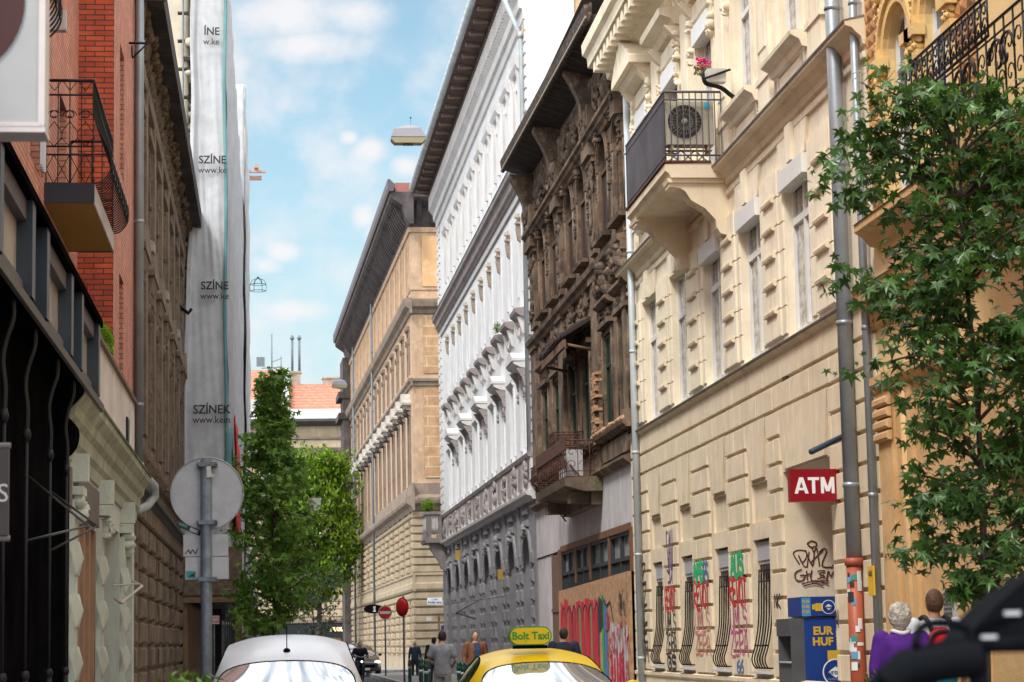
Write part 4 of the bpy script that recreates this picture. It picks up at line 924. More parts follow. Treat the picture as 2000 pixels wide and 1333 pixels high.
m = MB(); m.box(-1.1, -.62, -8, -1.45, 15, 26).box(-.9, -.7, -2.2, -1.45, 15, 26); m.build('chimney_breast', mat('peeling_chimney', (.55, .38, .22), var=.25, patch=(.6, .5, .38), bump=.5), B)
m = MB(); m.box(.02, .3, -.3, .06, 20.2, 24); m.build('ochre_strip', flat('ochre_patch', (.62, .34, .13)), B)
m = MB(); m.tube([(.35, 1.1, 22.7), (.35, .2, 20.5), (.35, .12, 20.2), (.35, .12, 6.3)], .075, 10).tube([(.35, .12, 20.25), (.35, .12, 20.45)], .1, 10); m.build('downpipe', ZINCL, B)
# small corner balcony at the far end with a plant
m = MB(); c0, c1 = LW-2.6, LW+.1
m.prof(c0, c1, [(.2, 5.98), (.95, 5.98), (1.02, 6.12), (1.02, 6.2), (.2, 6.2)]); m.box(c0+.05, c0+.25, .7, .92, 6.2, 7.25).box(c0+.05, c0+.22, .22, .34, 6.2, 7.25).box(c0, c1, .3, .98, 7.25, 7.38).box(c0+.05, c1, .8, .92, 6.2, 6.45)
m.prof(c0+.2, c0+.6, [(.0, 4.7), (.25, 4.8), (.4, 5.2), (.75, 5.7), (.8, 5.97), (0, 5.97)]); m.build('corner_balcony', WGREY, B)
m = MB()
for k in range(3): m.lathe([(.05, 0), (.09, .25), (.05, .5), (.07, .8)], (c0+.15, .42+.12*k, 6.42), 8)
for k in range(9): m.lathe([(.05, 0), (.09, .25), (.05, .5), (.07, .8)], (c0+.4+.25*k, .86, 6.42), 8)
m.build('baluster_row', WTRIM, B)
for k, a in enumerate((3, 5)):
    m = MB(); m.box(arcs[1 if k == 0 else 5]+1.9, arcs[1 if k == 0 else 5]+2.05, .12, .3, 3.6 if k == 0 else 4.9, 3.95 if k == 0 else 5.3); m.build('wall_lamp', flat('amber_lamp', (.5, .30, .06)), B)
m = MB(); m.tube([(arcs[1], .3, 3.0), (arcs[5], .9, 3.05)], .02, 5).tube([(arcs[3], .1, 3.2), (arcs[3]+1, 1.1, 2.6)], .03, 5).tube([(arcs[4], .1, 2.4), (arcs[3]+1, 1.1, 2.6)], .03, 5); m.build('awning_rods', flat('rod_grey', (.2, .19, .19)), B)

# ================================================================== TAN BUILDING
B = frameR('corner_building', 'ochre corner building with rusticated lower storeys and a huge dark projecting eave', 'building', 7.72, 121.5, 440)
ST = lambda Y: Y-121.5
LT = 61.0; WE = 12.0
tx = [ST(123.6+3.9*k) for k in range(15)]
bands = [(9.35, 10.0)]
opsG = [(a-.62, a+.62, .9, 3.7) for a in tx]+[(a-.62, a+.62, 5.5, 8.1) for a in tx]
opsU = [(a-.55, a+.55, 10.15, 13.7) for a in tx]+[(a-.55, a+.55, 16.25, 18.5) for a in tx]+[(a-.6, a+.6, 20.8, 23.4) for a in tx]
m = MB(); wall(m, 0, LT, 0, 9.0, opsG, .3, WE); m.build('wall', TANSTONE, B, label='rusticated lower storeys')
m = MB(); wall(m, 0, LT, 9.0, 24.2, opsU, .3, WE)
m.build('wall', TAN, B)
def endquad(mb, y0, y1, z0, z1, x=-.004, t=.004): mb.box(x-t, x, y0, y1, z0, z1)
m = MB(); endquad(m, -WE, -.62, 10.4, 15.3, -.03, .02); endquad(m, -WE, -.62, 16.1, 19.3, -.03, .02); m.build('brick_panel', TANBRICK, B)
m = MB(); endquad(m, -WE, -.62, 20.9, 23.7, -.03, .02); m.build('faded_panel', mat('orange_stain', (.64, .38, .19), var=.12, scale=.5, patch=(.7, .5, .32), pfac=.6, streak=(.5, .36, .24), sfac=.4), B)
m = MB(); rd = random.Random(4)
rustic(m, 0, LT, .9, 4.3, .42, 1.0, .09, .09, .13, .06, [(o[0]-.05, o[1]+.05, o[2], o[3]) for o in opsG]); rustic(m, 0, LT, 5.3, 8.6, .42, 1.0, .09, .09, .13, .06, [(o[0]-.05, o[1]+.05, o[2], o[3]) for o in opsG])
m.build('stone_courses', TANSTONE, B)
m = MB(); z = .9
while z < 8.7:     # end face courses
    h = .42 if not 4.25 < z < 5.2 else .5
    x = 0; k = int(z*10) % 2; y = .14
    while y > -WE:
        y2 = y-(2.1 if not k else 1.4)
        b = .04; v = [(0, y, z+.03), (0, y2+.03, z+.03), (0, y2+.03, z+h-.03), (0, y, z+h-.03), (-.13, y-b, z+.03+b), (-.13, y2+.03+b, z+.03+b), (-.13, y2+.03+b, z+h-.03-b), (-.13, y-b, z+h-.03-b)]
        m.add(v, [(0, 1, 5, 4), (1, 2, 6, 5), (2, 3, 7, 6), (3, 0, 4, 7), (4, 5, 6, 7)]); y = y2; k = 0
    z += h
m.build('end_courses', TANSTONE, B)
def wrap(mb, prof):   # moulding along the street and round the near end
    mb.prof(-max(p[0] for p in prof), LT+.1, prof)
    mb.profx(-WE, .0, [(-p[0], p[1]) for p in prof])
m = MB(); wrap(m, [(0, 4.28), (.14, 4.3), (.2, 4.42), (.2, 4.7), (.14, 4.75), (.14, 5.1), (.2, 5.15), (.2, 5.25), (0, 5.3)]); m.build('band_course', TANSTONE, B)
m = MB(); wrap(m, [(0, 8.6), (.1, 8.62), (.2, 8.85), (.45, 9.0), (.5, 9.15), (.5, 9.3), (.1, 9.5), (.1, 10.1), (0, 10.12)]); m.build('cornice', TANTRIM, B)
m = MB(); wrap(m, [(0, 15.4), (.1, 15.42), (.12, 15.6), (.22, 15.66), (.24, 15.8), (0, 15.86)]); m.build('sill_band', TANTRIM, B)
m = MB(); wrap(m, [(0, 19.35), (.1, 19.4), (.16, 19.6), (.38, 19.75), (.45, 20.0), (.47, 20.15), (0, 20.25)]); m.build('cornice', TANTRIM, B)
m = MB(); wrap(m, [(0, 20.7), (.05, 20.7), (.06, 20.78), (0, 20.8)]); wrap(m, [(0, 23.9), (.1, 23.92), (.14, 24.1), (.14, 24.18), (0, 24.2)]); m.build('frame_band', TAN, B)
m = MB(); wrap(m, [(-.1, 24.2), (.12, 24.2), (.3, 24.5), (.5, 25.2), (1.0, 25.55), (1.15, 25.7), (1.15, 25.95), (-.1, 25.95)])
for k in range(70):
    x = .1+k*.8; m.prof(x, x+.28, [(.1, 24.3), (.3, 24.35), (.55, 24.7), (.85, 25.3), (1.05, 25.5), (.2, 25.5)])
for k in range(14):
    y = -.3-.8*k; m.profx(y-.28, y, [(-.1, 24.3), (-.3, 24.35), (-.55, 24.7), (-.85, 25.3), (-1.05, 25.5), (-.2, 25.5)])
m.build('bracketed_eave', TANDARK, B)
m = MB(); wrap(m, [(1.0, 25.955), (1.25, 25.955), (1.32, 26.15), (1.32, 26.6), (1.2, 26.62), (.9, 26.3)]); m.build('eave_gutter', flat('eave_slate', (.10, .085, .095)), B)
m = MB(); m.box(-.9, LT, -WE, .9, 25.96, 26.5).box(-.4, 3.5, -2.6, -.9, 26.5, 27.0); m.build('roof', flat('roof_red', (.32, .13, .11)), B)
# window surrounds
su = MB(); su.box(-.75, -.56, 0, .09, 10.1, 13.9).box(.56, .75, 0, .09, 10.1, 13.9).prof(-.85, .85, [(0, 13.9), (.1, 13.95), (.2, 14.1), (0, 14.2)]); s1 = su.build('window_jambs', TANTRIM, B)
hd = MB(); hd.profx(0, .5, [(-.95, 14.5), (.95, 14.5), (.95, 14.62), (0, 15.2), (-.95, 14.62)]); hd.prof(-.8, .8, [(0, 14.2), (.2, 14.25), (.4, 14.5), (0, 14.5)]); s2 = hd.build('pediment', mat('pediment_grey', (.46, .43, .39), var=.2, streak=(.2, .17, .15), sfac=.6), B)
dk = MB(); dk.orn(-.7, .7, 13.95, 14.45, .05, .3, 18, 5); s2b = dk.build('pediment_carving', TANDARK, B)
s3 = MB(); s3.box(-.72, -.56, 0, .07, 16.2, 18.7).box(.56, .72, 0, .07, 16.2, 18.7).prof(-.8, .8, [(0, 18.62), (.16, 18.7), (.2, 18.84), (0, 18.9)]).box(-.78, -.6, .0, .16, 17.9, 18.2).box(.6, .78, .0, .16, 17.9, 18.2); s3o = s3.build('window_jambs', TANTRIM, B)
s4 = MB(); s4.box(-.8, -.61, 0, .08, 20.8, 23.8).box(.61, .8, 0, .08, 20.8, 23.8).box(-1.15, -.9, 0, .05, 20.9, 23.7).box(.9, 1.15, 0, .05, 20.9, 23.7); s4o = s4.build('window_jambs', TAN, B)
kd = MB()
for s in (-1, 1):
    for k in range(5): kd.add([(s*.1*k-.05, 0, 8.15), (s*.1*k+.05, 0, 8.15), (s*.16*k+.07, .16, 8.6), (s*.16*k-.07, .16, 8.6)], [(0, 1, 2, 3)])
kdo = kd.build('wedge_arch', TANSTONE, B)
wp = winmesh(1.1, 2.4, FRAMEB, mat('dusty_glass', (.12, .10, .09), rough=.2, var=.4, bump=0), fr=.08)
for a in tx:
    for s in (s1, s2, s2b, s3o, s4o, kdo): inst(s, B, (a, 0, 0))
    for z, k in ((10.15, 1.48), (16.25, .93), (20.8, 1.08), (.9, 1.16), (5.5, 1.08)): inst(wp, B, (a, -.2, z), sc=(1.05, 1, k))
for o in (s1, s2, s2b, s3o, s4o, kdo): bpy.data.objects.remove(o)
drop(wp)
for s, z0 in ((ST(150.4), 0), (ST(172.5), 0)): pipe('downpipe', s, .075, z0, 24.3, POST, B, .3, rings=4)
# oriel corner at the far end
m = MB()
x0 = LT-1.3; m.box(x0, LT+3, -6, .62, 0, 24.6)
m.build('corner_turret', TANDARK, B)
m = MB()
for z in (9.0, 12.6, 15.5, 19.9, 21.6): m.profx(-3, 1.0, [(x0-.1, z-.3), (LT+3.2, z-.3), (LT+3.2, z+.2), (x0-.2, z+.2)])
m.build('turret_ledges', TANDARK, B)
m = MB(); m.box(x0-.02, LT+3, .62, .9, 13.8, 14.9); m.build('turret_balcony', GRAYP, B)
# plates on the end face
def eplate(px0, py0, px1, py1, mm, name, Yp=121.3, rows=()):
    a, b = atY(px0, py0, Yp), atY(px1, py1, Yp)
    q = MB(); q.box(a.x, b.x, Yp-.03, Yp, b.z, a.z); o = q.build(name, mm); return o, a, b
for args, lab, cat in (((834, 1168, 864, 1181, flat('plate_white', (.72, .74, .78)), 'street_plate'), 'white street name plate on the pale stone corner', 'street sign'), ((833, 1205, 843, 1213, flat('plate_grey', (.5, .5, .48)), 'house_plate'), 'tiny grey plate under the street name plate', 'plate')):
    o, a, b = eplate(*args, Yp=120.95); tag(o, lab, cat)
    if cat == 'street sign':
        text('V. KER.', .12, flat('plate_ink', (.03, .06, .25)), o, ((a.x+b.x)/2, 120.91, a.z-.1), (PI/2, 0, 0), .002); text('Király utca', .17, flat('plate_ink', (.03, .06, .25)), o, ((a.x+b.x)/2, 120.91, a.z-.25), (PI/2, 0, 0), .002, .003)
# ================================================================== OCHRE BUILDING (right, nearest)
B = frameR('ochre_building', 'ochre roughcast building with arched windows and diamond brickwork behind the young tree', 'building', 7.9, 6.0, 530)
SO = lambda Y: Y-6.0
LO = 22.42
g1, g2 = (SO(26.3), SO(27.4)), (SO(24.75), SO(25.75)); g3 = (SO(20.2), SO(21.4))
ops = [(a, b, 6.85, 9.35) for a, b in (g1, g2, g3)]
m = MB(); wall(m, 0, LO, 4.7, 16, ops, .22, 9)
for o in ops: spandrel(m, o[0], o[1], 8.8, 9.35, 0, .22)
m.build('wall', mat('ochre_smooth', (.70, .50, .24), var=.08, streak=(.5, .34, .17), sfac=.35, bump=.2), B)
m = MB(); wall(m, 0, LO, 0, 4.7, [(SO(22.6), SO(24.2), 0, 3.6, .5)], .4, 9); m.build('wall', ORANGE, B, label='roughcast ochre ground storey')
m = MB(); m.box(SO(22.6), SO(24.2), -.5, -.42, 0, 3.6); m.build('door', flat('grey_blue_door', (.10, .13, .18)), B)
m = MB()
for (a, b) in ((SO(27.7), SO(28.3)), (SO(23.8), SO(24.6))):
    z = 6.86; r = 0
    while z < 12:
        x = a-(.13 if r % 2 else 0)
        while x < b-.02:
            xa, xb = max(a, x), min(b, x+.26)
            if xb-xa > .05: m.pyr(xa, xb, .02, .05, z, z+.16)
            x += .26
        z += .165; r += 1
m.build('diamond_bricks', DIAM, B)
for i, (a, b) in enumerate((g1, g2, g3)):
    m = MB(); c = (a+b)/2; r = (b-a)/2
    for x0, x1 in ((a-.32, a-.02), (b+.02, b+.32)):
        m.box(x0, x1, 0, .06, 6.85, 8.35).box(x0-.03, x1+.03, 0, .12, 8.38, 8.5).box(x0-.05, x1+.05, 0, .16, 8.68, 8.82).orn(x0, x1, 8.48, 8.7, .05, .1, 8, i)
    m.arc(c, 8.82, r+.02, r+.16, 0, .06).arc(c, 8.82, r+.16, r+.24, 0, .1)
    for k in range(22):
        t = PI*k/21; m.blob((c+(r+.3)*math.cos(t), .05, 8.82+(r+.3)*math.sin(t)), .045, .05, .045, 6, 4)
    m.build('window_surround', ORANGE2, B)
wp = winmesh(1.05, 2.45, FRAMEW, GLASS, fr=.07, mull=(.5,), trans=(.72,))
for a, b in (g1, g2, g3): inst(wp, B, ((a+b)/2, -.14, 6.87))
drop(wp)
m = MB(); m.orn(SO(27.45), SO(27.75), 6.9, 11, .02, .08, 26, 3).orn(SO(24.62), SO(24.72), 6.9, 11, .02, .07, 12, 4).orn(SO(25.82), SO(26.25), 9.2, 10.5, .02, .1, 16, 6); m.build('stucco_ornament', ORANGE2, B)
m = MB(); m.prof(0, LO-.15, [(0, 6.5), (.1, 6.52), (.2, 6.64), (.3, 6.7), (.3, 6.8), (0, 6.86)]); m.prof(0, LO+.12, [(0, 5.45), (.06, 5.5), (.08, 5.7), (.26, 5.78), (.3, 5.95), (0, 6.02)]); m.prof(0, LO, [(0, 4.6), (.06, 4.62), (.14, 4.7), (.14, 4.8), (0, 4.86)]); m.build('ledges', ORANGE, B)
m = MB(); m.prof(0, LO-.14, [(0, 6.862), (.302, 6.802), (.32, 6.8), (0, 6.89)]); m.prof(0, LO+.13, [(0, 6.022), (.302, 5.952), (.32, 5.95), (0, 6.05)]); m.build('flashing', LEDGE, B)
m = MB()
for (a, b) in ((SO(27.75), LO-.05), (SO(24.3), SO(25.3))):
    m.box(a, b, 0, .06, 0, 4.6)
    for k in range(4): m.bev(a-.03, b+.03, .06, .13, 3.95+.15*k, 4.07+.15*k, .03)
m.tube([(SO(27.2), .0, 0), (SO(27.2), .0, 4.55)], .09, 10).box(SO(26.9), SO(27.4), 0, .05, 0, 4.55); m.build('ground_pilaster', ORANGE, B)
# ornate balcony
ya, yb = SO(12.0), SO(22.9)
m = MB(); m.prof(ya, yb, [(-.0, 6.2), (.85, 6.2), (.98, 6.28), (1.0, 6.4), (0, 6.42)]); m.prof(yb-.8, yb-.4, [(0, 5.4), (.2, 5.45), (.6, 5.9), (.9, 6.19), (0, 6.19)]).prof(yb-3.6, yb-3.2, [(0, 5.4), (.2, 5.45), (.6, 5.9), (.9, 6.19), (0, 6.19)]); m.build('balcony_slab', ORANGE2, B)
r_ = MB(); ironpanel(r_, (yb-.04, .05), (yb-.04, .95), 6.42, 7.32, 4); ironpanel(r_, (yb-.04, .95), (ya, .95), 6.42, 7.32, 40)
ironpanel(r_, (yb-.04, 1.12), (yb-2.8, 1.12), 7.1, 7.5, 14); r_.tube([(yb-.04, .95, 7.1), (yb-.04, 1.12, 7.1)], .015, 5).tube([(yb-2.8, .95, 7.5), (yb-2.8, 1.12, 7.5)], .015, 5)
for k in range(9):
    x = yb-.5-1.15*k
    for s in (-1, 1): r_.tube([(x+s*(.12+.25*math.cos(t*.5)*(1-t*.07)), 1.0, 6.9+.25*math.sin(t*.5)*(1-t*.07)) for t in range(13)], .017, 5)
r_.build('balcony_railing', IRON, B)
T = thing('gas_plate', 'small yellow plate fixed to the ochre wall at head height', 'plate', (7.9, 28.62, 2.0), PI/2)
m = MB(); m.box(-.12, .14, .145, .17, .0, .38); m.build('plate', flat('gas_yellow', (.7, .42, .03)), T); text('GÁZ', .09, INK, T, (.0, .175, .28), ROT_F, .002)
T = thing('intercom_panel', 'grey metal intercom panel on the ochre wall beside the tree trunk', 'intercom', (7.9, 25.7, 1.5), PI/2)
m = MB(); m.box(-.2, .2, .0, .05, -.1, .5); m.build('housing', LGREY, T); m = MB()
for r in range(7):
    for c in range(3): m.box(-.15+c*.11, -.07+c*.11, .05, .06, .1+r*.055, .13+r*.055)
m.box(-.12, .12, .05, .058, -.06, .06); m.build('button_field', GREYP, T)

# ================================================================== BRICK BUILDING (left)
B = frameL('brick_building', 'red brick house with a projecting bay and belly-shaped iron balconies', 'building', -2.2, 36.7)
SR = lambda Y: 36.7-Y
m = MB(); wall(m, 0, SR(31.85), 4.6, 17, [(SR(34.1), SR(33.1), 8.55, 10.5), (SR(34.1), SR(33.1), 4.7, 7.0), (SR(34.1), SR(33.1), 12.4, 14.4)], .28, 7); m.build('wall', BRICK_LIT, B, label='bay front of red brick, its sunlit paleness put into the colour')
m = MB(); m.box(SR(31.85), SR(31.85)+.012, -.51, .0, 4.6, 17); m.build('wall', BRICK, B, label='bright orange red brick side of the bay')
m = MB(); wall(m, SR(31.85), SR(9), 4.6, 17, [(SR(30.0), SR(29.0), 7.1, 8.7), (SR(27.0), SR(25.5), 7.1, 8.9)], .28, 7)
m.v = [(x, y-.5, z) for x, y, z in m.v]; m.build('wall', BRICK_LIT, B)
for x0, x1, y, z0, z1 in ((SR(34.1), SR(33.1), -.2, 8.55, 10.5), (SR(34.1), SR(33.1), -.2, 4.7, 7.0), (SR(30.0), SR(29.0), -.7, 7.1, 8.7), (SR(27.0), SR(25.5), -.7, 7.1, 8.9)):
    wp = winmesh(x1-x0, z1-z0, FRAMEB, GLASSD, fr=.06); wp.parent = B; wp.location = ((x0+x1)/2, y, z0)
pipe('downpipe', SR(36.45), .07, 4.4, 16.8, ZINC, B, .1, rings=3)
m = MB(); m.tube([(SR(36.45), .1, 4.45), (SR(36.5), .16, 4.3), (SR(37.0), .32, 4.12), (SR(37.15), .32, 3.98), (SR(37.0), .2, 3.8), (SR(36.6), .05, 3.7)], .075, 10); m.build('pipe_elbow', ZINCL, B)
def bombe(parent, s0, s1, yin, yout, z0, h):
    """wrought iron balcony rail with a belly: profile bulges outward below the middle"""
    q = MB()
    prof = [(0, 0), (.10, .02), (.19, .10), (.22, .2), (.19, .33), (.08, .5), (.02, .62), (0, .75), (0, 1)]
    prof = smooth(prof, 3)
    def rib(x, y, dx, dy_):
        q.tube([(x+dx*a, y+dy_*a, z0+b*h) for a, b in prof], .011, 4)
    n = int((s1-s0)/.13)
    for k in range(n+1): rib(s0+(s1-s0)*k/n, yout, 0, 1)
    for k in range(5):
        y = yin+(yout-yin)*k/4
        q.tube([(s1, y, z0), (s1, y, z0+h)], .009, 4); q.tube([(s0, y, z0), (s0, y, z0+h)], .011, 4)
    for zf, r in ((0, .016), (.28, .012), (.36, .012), (.86, .013), (1, .02)):
        off = next((a for a, b in prof if b >= zf), 0)
        q.tube([(s1, yin, z0+zf*h), (s1, yout, z0+zf*h)], r, 5); q.tube([(s0, yin, z0+zf*h), (s0, yout, z0+zf*h)], r, 5); q.tube([(s0, yout+off, z0+zf*h), (s1, yout+off, z0+zf*h)], r, 5)
    for k in range(3):   # scrolls in the end panel, facing the camera
        c = yin+(yout-yin)*(k+.5)/3; w_ = (yout-yin)/3
        for s in (-1, 1):
            q.tube([(s1, c+s*w_*.45*math.cos(t*.6)*(1-t*.08), z0+h*(.66)+s*0+w_*.4*math.sin(t*.6)*(1-t*.08)) for t in range(11)], .008, 4)
            q.tube([(s1, c, z0+h*.6), (s1, c+s*w_*.5, z0+h*.5), (s1, c+s*w_*.5, z0+h*.44), (s1, c, z0+h*.36)], .007, 4)
            q.tube([(s1, c, z0+h*.0), (s1, c+s*w_*.5, z0+h*.14), (s1, c, z0+h*.28)], .007, 4)
            q.tube([(s1, c, z0+h*.9), (s1, c+s*w_*.5, z0+h*1.0)], .006, 4)
    n2 = int((s1-s0)/.34)
    for k in range(n2):
        x = s0+(s1-s0)*(k+.5)/n2
        q.tube([(x+.1*math.cos(t*.6), yout+.22, z0+.2*h+.1*math.sin(t*.6)) for t in range(11)], .01, 4)
    return q.build('balcony_railing', IRON, parent)
for (Ya, Yb) in ((27.1, 30.5), (17.2, 20.6)):
    s0, s1 = SR(Yb), SR(Ya)
    m = MB(); m.box(s0+.02, s1-.02, -.5, .08, 6.865, 7.07); sb = m.build('balcony_slab', YSOF, B)
    m = MB(); m.box(s1-.018, s1+.02, -.5, .1, 6.86, 7.1).box(s0-.02, s0+.018, -.5, .1, 6.86, 7.1); m.build('slab_edge', flat('slab_black', (.02, .02, .03)), sb)
    m = MB(); m.box(s0+.02, s1-.02, .082, .1, 6.86, 7.1); m.build('slab_fascia', GRAYP, sb)
    bombe(B, s0+.03, s1-.01, -.48, .08, 7.1, 1.28)
m = MB(); m.box(SR(31.5), SR(31.2), -.5, -.3, 5.9, 6.5); m.build('red_box', flat('red_box', (.3, .01, .012)), B)
m = MB(); m.box(SR(27.2), SR(27.05), -.49, -.25, 9.0, 9.25); m.build('wall_lamp', GRAYP, B)
m = MB()
for t0 in (0,): m.tube([(SR(35.2)+.12*math.cos(t*.6)*(1-t*.05), .05+.0, 10.9+.12*math.sin(t*.6)*(1-t*.05)) for t in range(13)], .012, 5)
m.tube([(SR(35.2), 0, 11.05), (SR(35.2), .3, 11.05)], .02, 5).tube([(SR(35.2), .05, 10.8), (SR(35.2), .3, 11.05)], .015, 5); m.build('iron_bracket', IRON, B)
T = thing('curtain', 'pale curtain hanging behind the near end of the iron balcony', 'curtain', (-2.62, 26.0, 7.1)); m = MB()
m.add([(-.02+.03*math.sin(k*1.9), .0+.04*k, z) for k in range(13) for z in (0, 1.15)], [(2*k, 2*k+2, 2*k+3, 2*k+1) for k in range(12)]); m.build('cloth', flat('curtain_white', (.55, .56, .62)), T)

# ================================================================== GREEN-WHITE SHOPFRONT (left)
B = frameL('stone_shopfront', 'weathered mint-white stone shopfront with diamond-faceted pilasters under a plain parapet', 'shopfront', -2.15, 36.1)
SG = lambda Y: 36.1-Y
m = MB(); wall(m, 0, SG(23.5), 0, 3.7, [(SG(32.5), SG(28.9), 0, 3.15, .3), (SG(28.1), SG(25.0), 0, 2.95, .3), (SG(35.6), SG(33.4), 0, 2.95, .3)], .3, 5); m.build('wall', MINT, B)
m = MB(); wall(m, 0, SG(25.2), 4.42, 5.36, [], .3, .25); m.build('parapet', PARA, B)
m = MB(); m.box(-.01, SG(25.2), -.27, .05, 5.36, 5.41); m.build('coping', flat('coping_brown', (.16, .10, .07)), B)
m = MB(); m.prof(-.12, SG(23.5), [(0, 3.5), (.03, 3.52), (.04, 3.66), (.08, 3.72), (.09, 3.86), (.14, 3.92), (.16, 4.02), (.24, 4.12), (.25, 4.2), (.22, 4.28), (.02, 4.44), (0, 4.44)]); m.build('cornice', MINTG, B)
m = MB(); m.prof(-.13, SG(23.5), [(.24, 4.205), (.265, 4.2), (.265, 4.24), (.23, 4.29)]); m.build('cornice_edge', mat('moss_edge', (.10, .11, .05), var=.4, bump=.5), B)
for i, Yc in enumerate((24.6, 28.5, 32.9)):
    m = MB(); c = SG(Yc)
    m.box(c-.2, c+.2, 0, .07, 0, 3.1).box(c-.25, c+.25, 0, .15, 0, .35).prof(c-.24, c+.24, [(0, .35), (.14, .36), (.1, .48), (0, .5)])
    z = .62
    while z < 2.7:
        m.box(c-.2, c+.2, 0, .09, z, z+.36); m.pyr(c-.2, c+.2, .09, .15, z, z+.36)
        m.add([(c+.2, .0, z), (c+.2, .09, z), (c+.2, .09, z+.36), (c+.2, 0, z+.36), (c+.25, .05, z+.18)], [(0, 1, 4), (1, 2, 4), (2, 3, 4), (3, 0, 4)]); z += .56
    m.orn(c-.2, c+.2, 2.85, 3.15, .08, .12, 10, i).box(c-.24, c+.24, 0, .16, 3.15, 3.24).box(c-.1, c+.1, .0, .2, 3.3, 3.6)
    m.build('pilaster', MINT, B)
m = MB(); a, b = SG(32.5), SG(28.9)
m.box(a, b, -.31, -.25, 0, 3.15); m.build('dark_doorway', GLASSD, B)
a, b = SG(28.1), SG(25.0)
m = MB(); m.box(a, b, -.3, -.2, 0, 2.95).box(a, b, -.2, -.05, 2.05, 2.17)
for k in range(5): x = a+(b-a)*k/4; m.box(x-.09, x+.09, -.2, -.0, 0, 2.95)
m.build('timber_door', WOOD, B)
m = MB(); m.box(SG(35.6), SG(33.4), -.3, -.22, 0, 2.95); m.build('dark_doorway', GLASSD, B)
m = MB(); m.box(SG(28.1)+.1, SG(25.0), .0, .06, 2.98, 3.42).box(SG(24.2), SG(23.5), 0, .06, 2.98, 3.42); m.build('fascia_board', flat('mauve_fascia', (.14, .115, .11)), B)
m = MB(); m.profx(.005, .03, [(SG(34.4), 4.95), (SG(33.9), 4.95), (SG(33.95), 4.65), (SG(34.2), 4.5), (SG(34.35), 4.65)]); m.build('grating', IRON, B)
m = MB(); m.tube([(SG(33.0), .12, 2.5), (SG(33.0), .3, 2.4), (SG(30.0), .2, 2.1), (SG(29.5), .15, 2.15)], .02, 6).tube([(SG(30.6), .05, 2.35), (SG(32.6), .25, 2.42)], .012, 5); m.build('loose_conduit', flat('conduit_cream', (.45, .42, .33)), B)
T = bush('parapet_plant', 'bright green ferny plant growing on top of the shopfront parapet', 'plant', (-2.24, 30.6, 5.38), .13, 1.1, .26, 1300, .05, LEAFL, 3)
# ================================================================== BLACK SHOPFRONT (left, nearest)
B = frameL('black_shopfront', 'black painted shopfront with a glazed band and thin cast iron posts', 'shopfront', -2.15, 25.6)
SK = lambda Y: 25.6-Y
m = MB(); m.box(2.0, 20, -4, -.0, 0, 4.2); m.build('wall', BLACKP, B)
m = MB(); m.box(0, 20, -.3, .25, 4.2, 4.27).box(0, 20, -.3, .2, 4.27, 4.33).box(0, 20, -.3, .27, 5.12, 5.2); m.build('band_frame', BLACKP, B)
m = MB(); m.box(-.02, 20, .25, .285, 4.16, 4.24); m.build('gutter_lip', flat('lip_grey', (.09, .085, .08)), B)
m = MB()
posts = [25.45, 23.2, 22.0, 19.6, 18.4, 16.2, 15.0, 12.8]
for p_ in posts: m.box(SK(p_)-.02, SK(p_)+.22, .02, .25, 4.33, 5.12)
m.build('band_posts', NAVYP, B)
for i in range(len(posts)-1):
    m = MB(); a, b = SK(posts[i])+.22, SK(posts[i+1])-.02
    if i % 2 == 0: m.box(a, b, .1, .12, 4.45, 4.95); m.build('frosted_pane', FROST, B); m = MB(); m.box(a, b, .09, .18, 4.33, 4.45).box(a, b, .09, .2, 4.95, 5.12); m.build('pane_frame', flat('pane_mauve', (.09, .08, .095)), B)
    else: m.box(a, b, .08, .12, 4.33, 5.1); m.build('dusky_pane', flat('dusky_mauve', (.13, .115, .14), .3), B)
m = MB(); m.box(0.0, .03, -.3, .24, 4.33, 5.12); m.build('end_pane', NAVYP, B)
for Yc in (17.3, 18.9, 20.9, 22.6):
    m = MB(); s = SK(Yc)
    m.tube([(s, .14, 0), (s, .14, 1.3)], .03, 8).tube([(s, .14, 1.3), (s, .14, 3.3)], .016, 8)
    m.tube(smooth([(s, .14, 3.3), (s, .145, 3.5), (s, .125, 3.7), (s, .15, 3.86), (s, .2, 4.02), (s, .2, 4.18)], 4), .02, 8); m.lathe([(.025, -.05), (.038, 0), (.025, .05)], (s, .14, 3.28), 10).lathe([(.03, -.04), (.042, 0), (.03, .04)], (s, .14, 1.3), 10)
    m.build('iron_post', flat('post_gloss', (.012, .012, .014), .6), B)
m = MB(); m.prof(SK(23.3), SK(22.9), smooth([(0, 3.2), (.05, 3.4), (.18, 3.55), (.2, 3.75), (.08, 3.9), (.24, 4.1), (.24, 4.2)], 3)+[(0, 4.2)]).box(SK(23.4), SK(22.7), 0, .1, 0, 3.4); m.build('end_pilaster', BLACKP, B)
m = MB(); m.tube([(SK(18.9), .14, 2.95), (SK(22.6), .35, 2.72)], .012, 5).tube([(SK(18.9), .14, 2.4), (SK(22.6), .35, 2.72)], .012, 5).tube([(SK(20.9), .14, 2.4), (SK(23.2), .4, 2.75)], .012, 5).tube([(SK(20.9), .14, 2.95), (SK(23.2), .4, 2.75)], .012, 5); m.build('awning_arm', IRON, B)
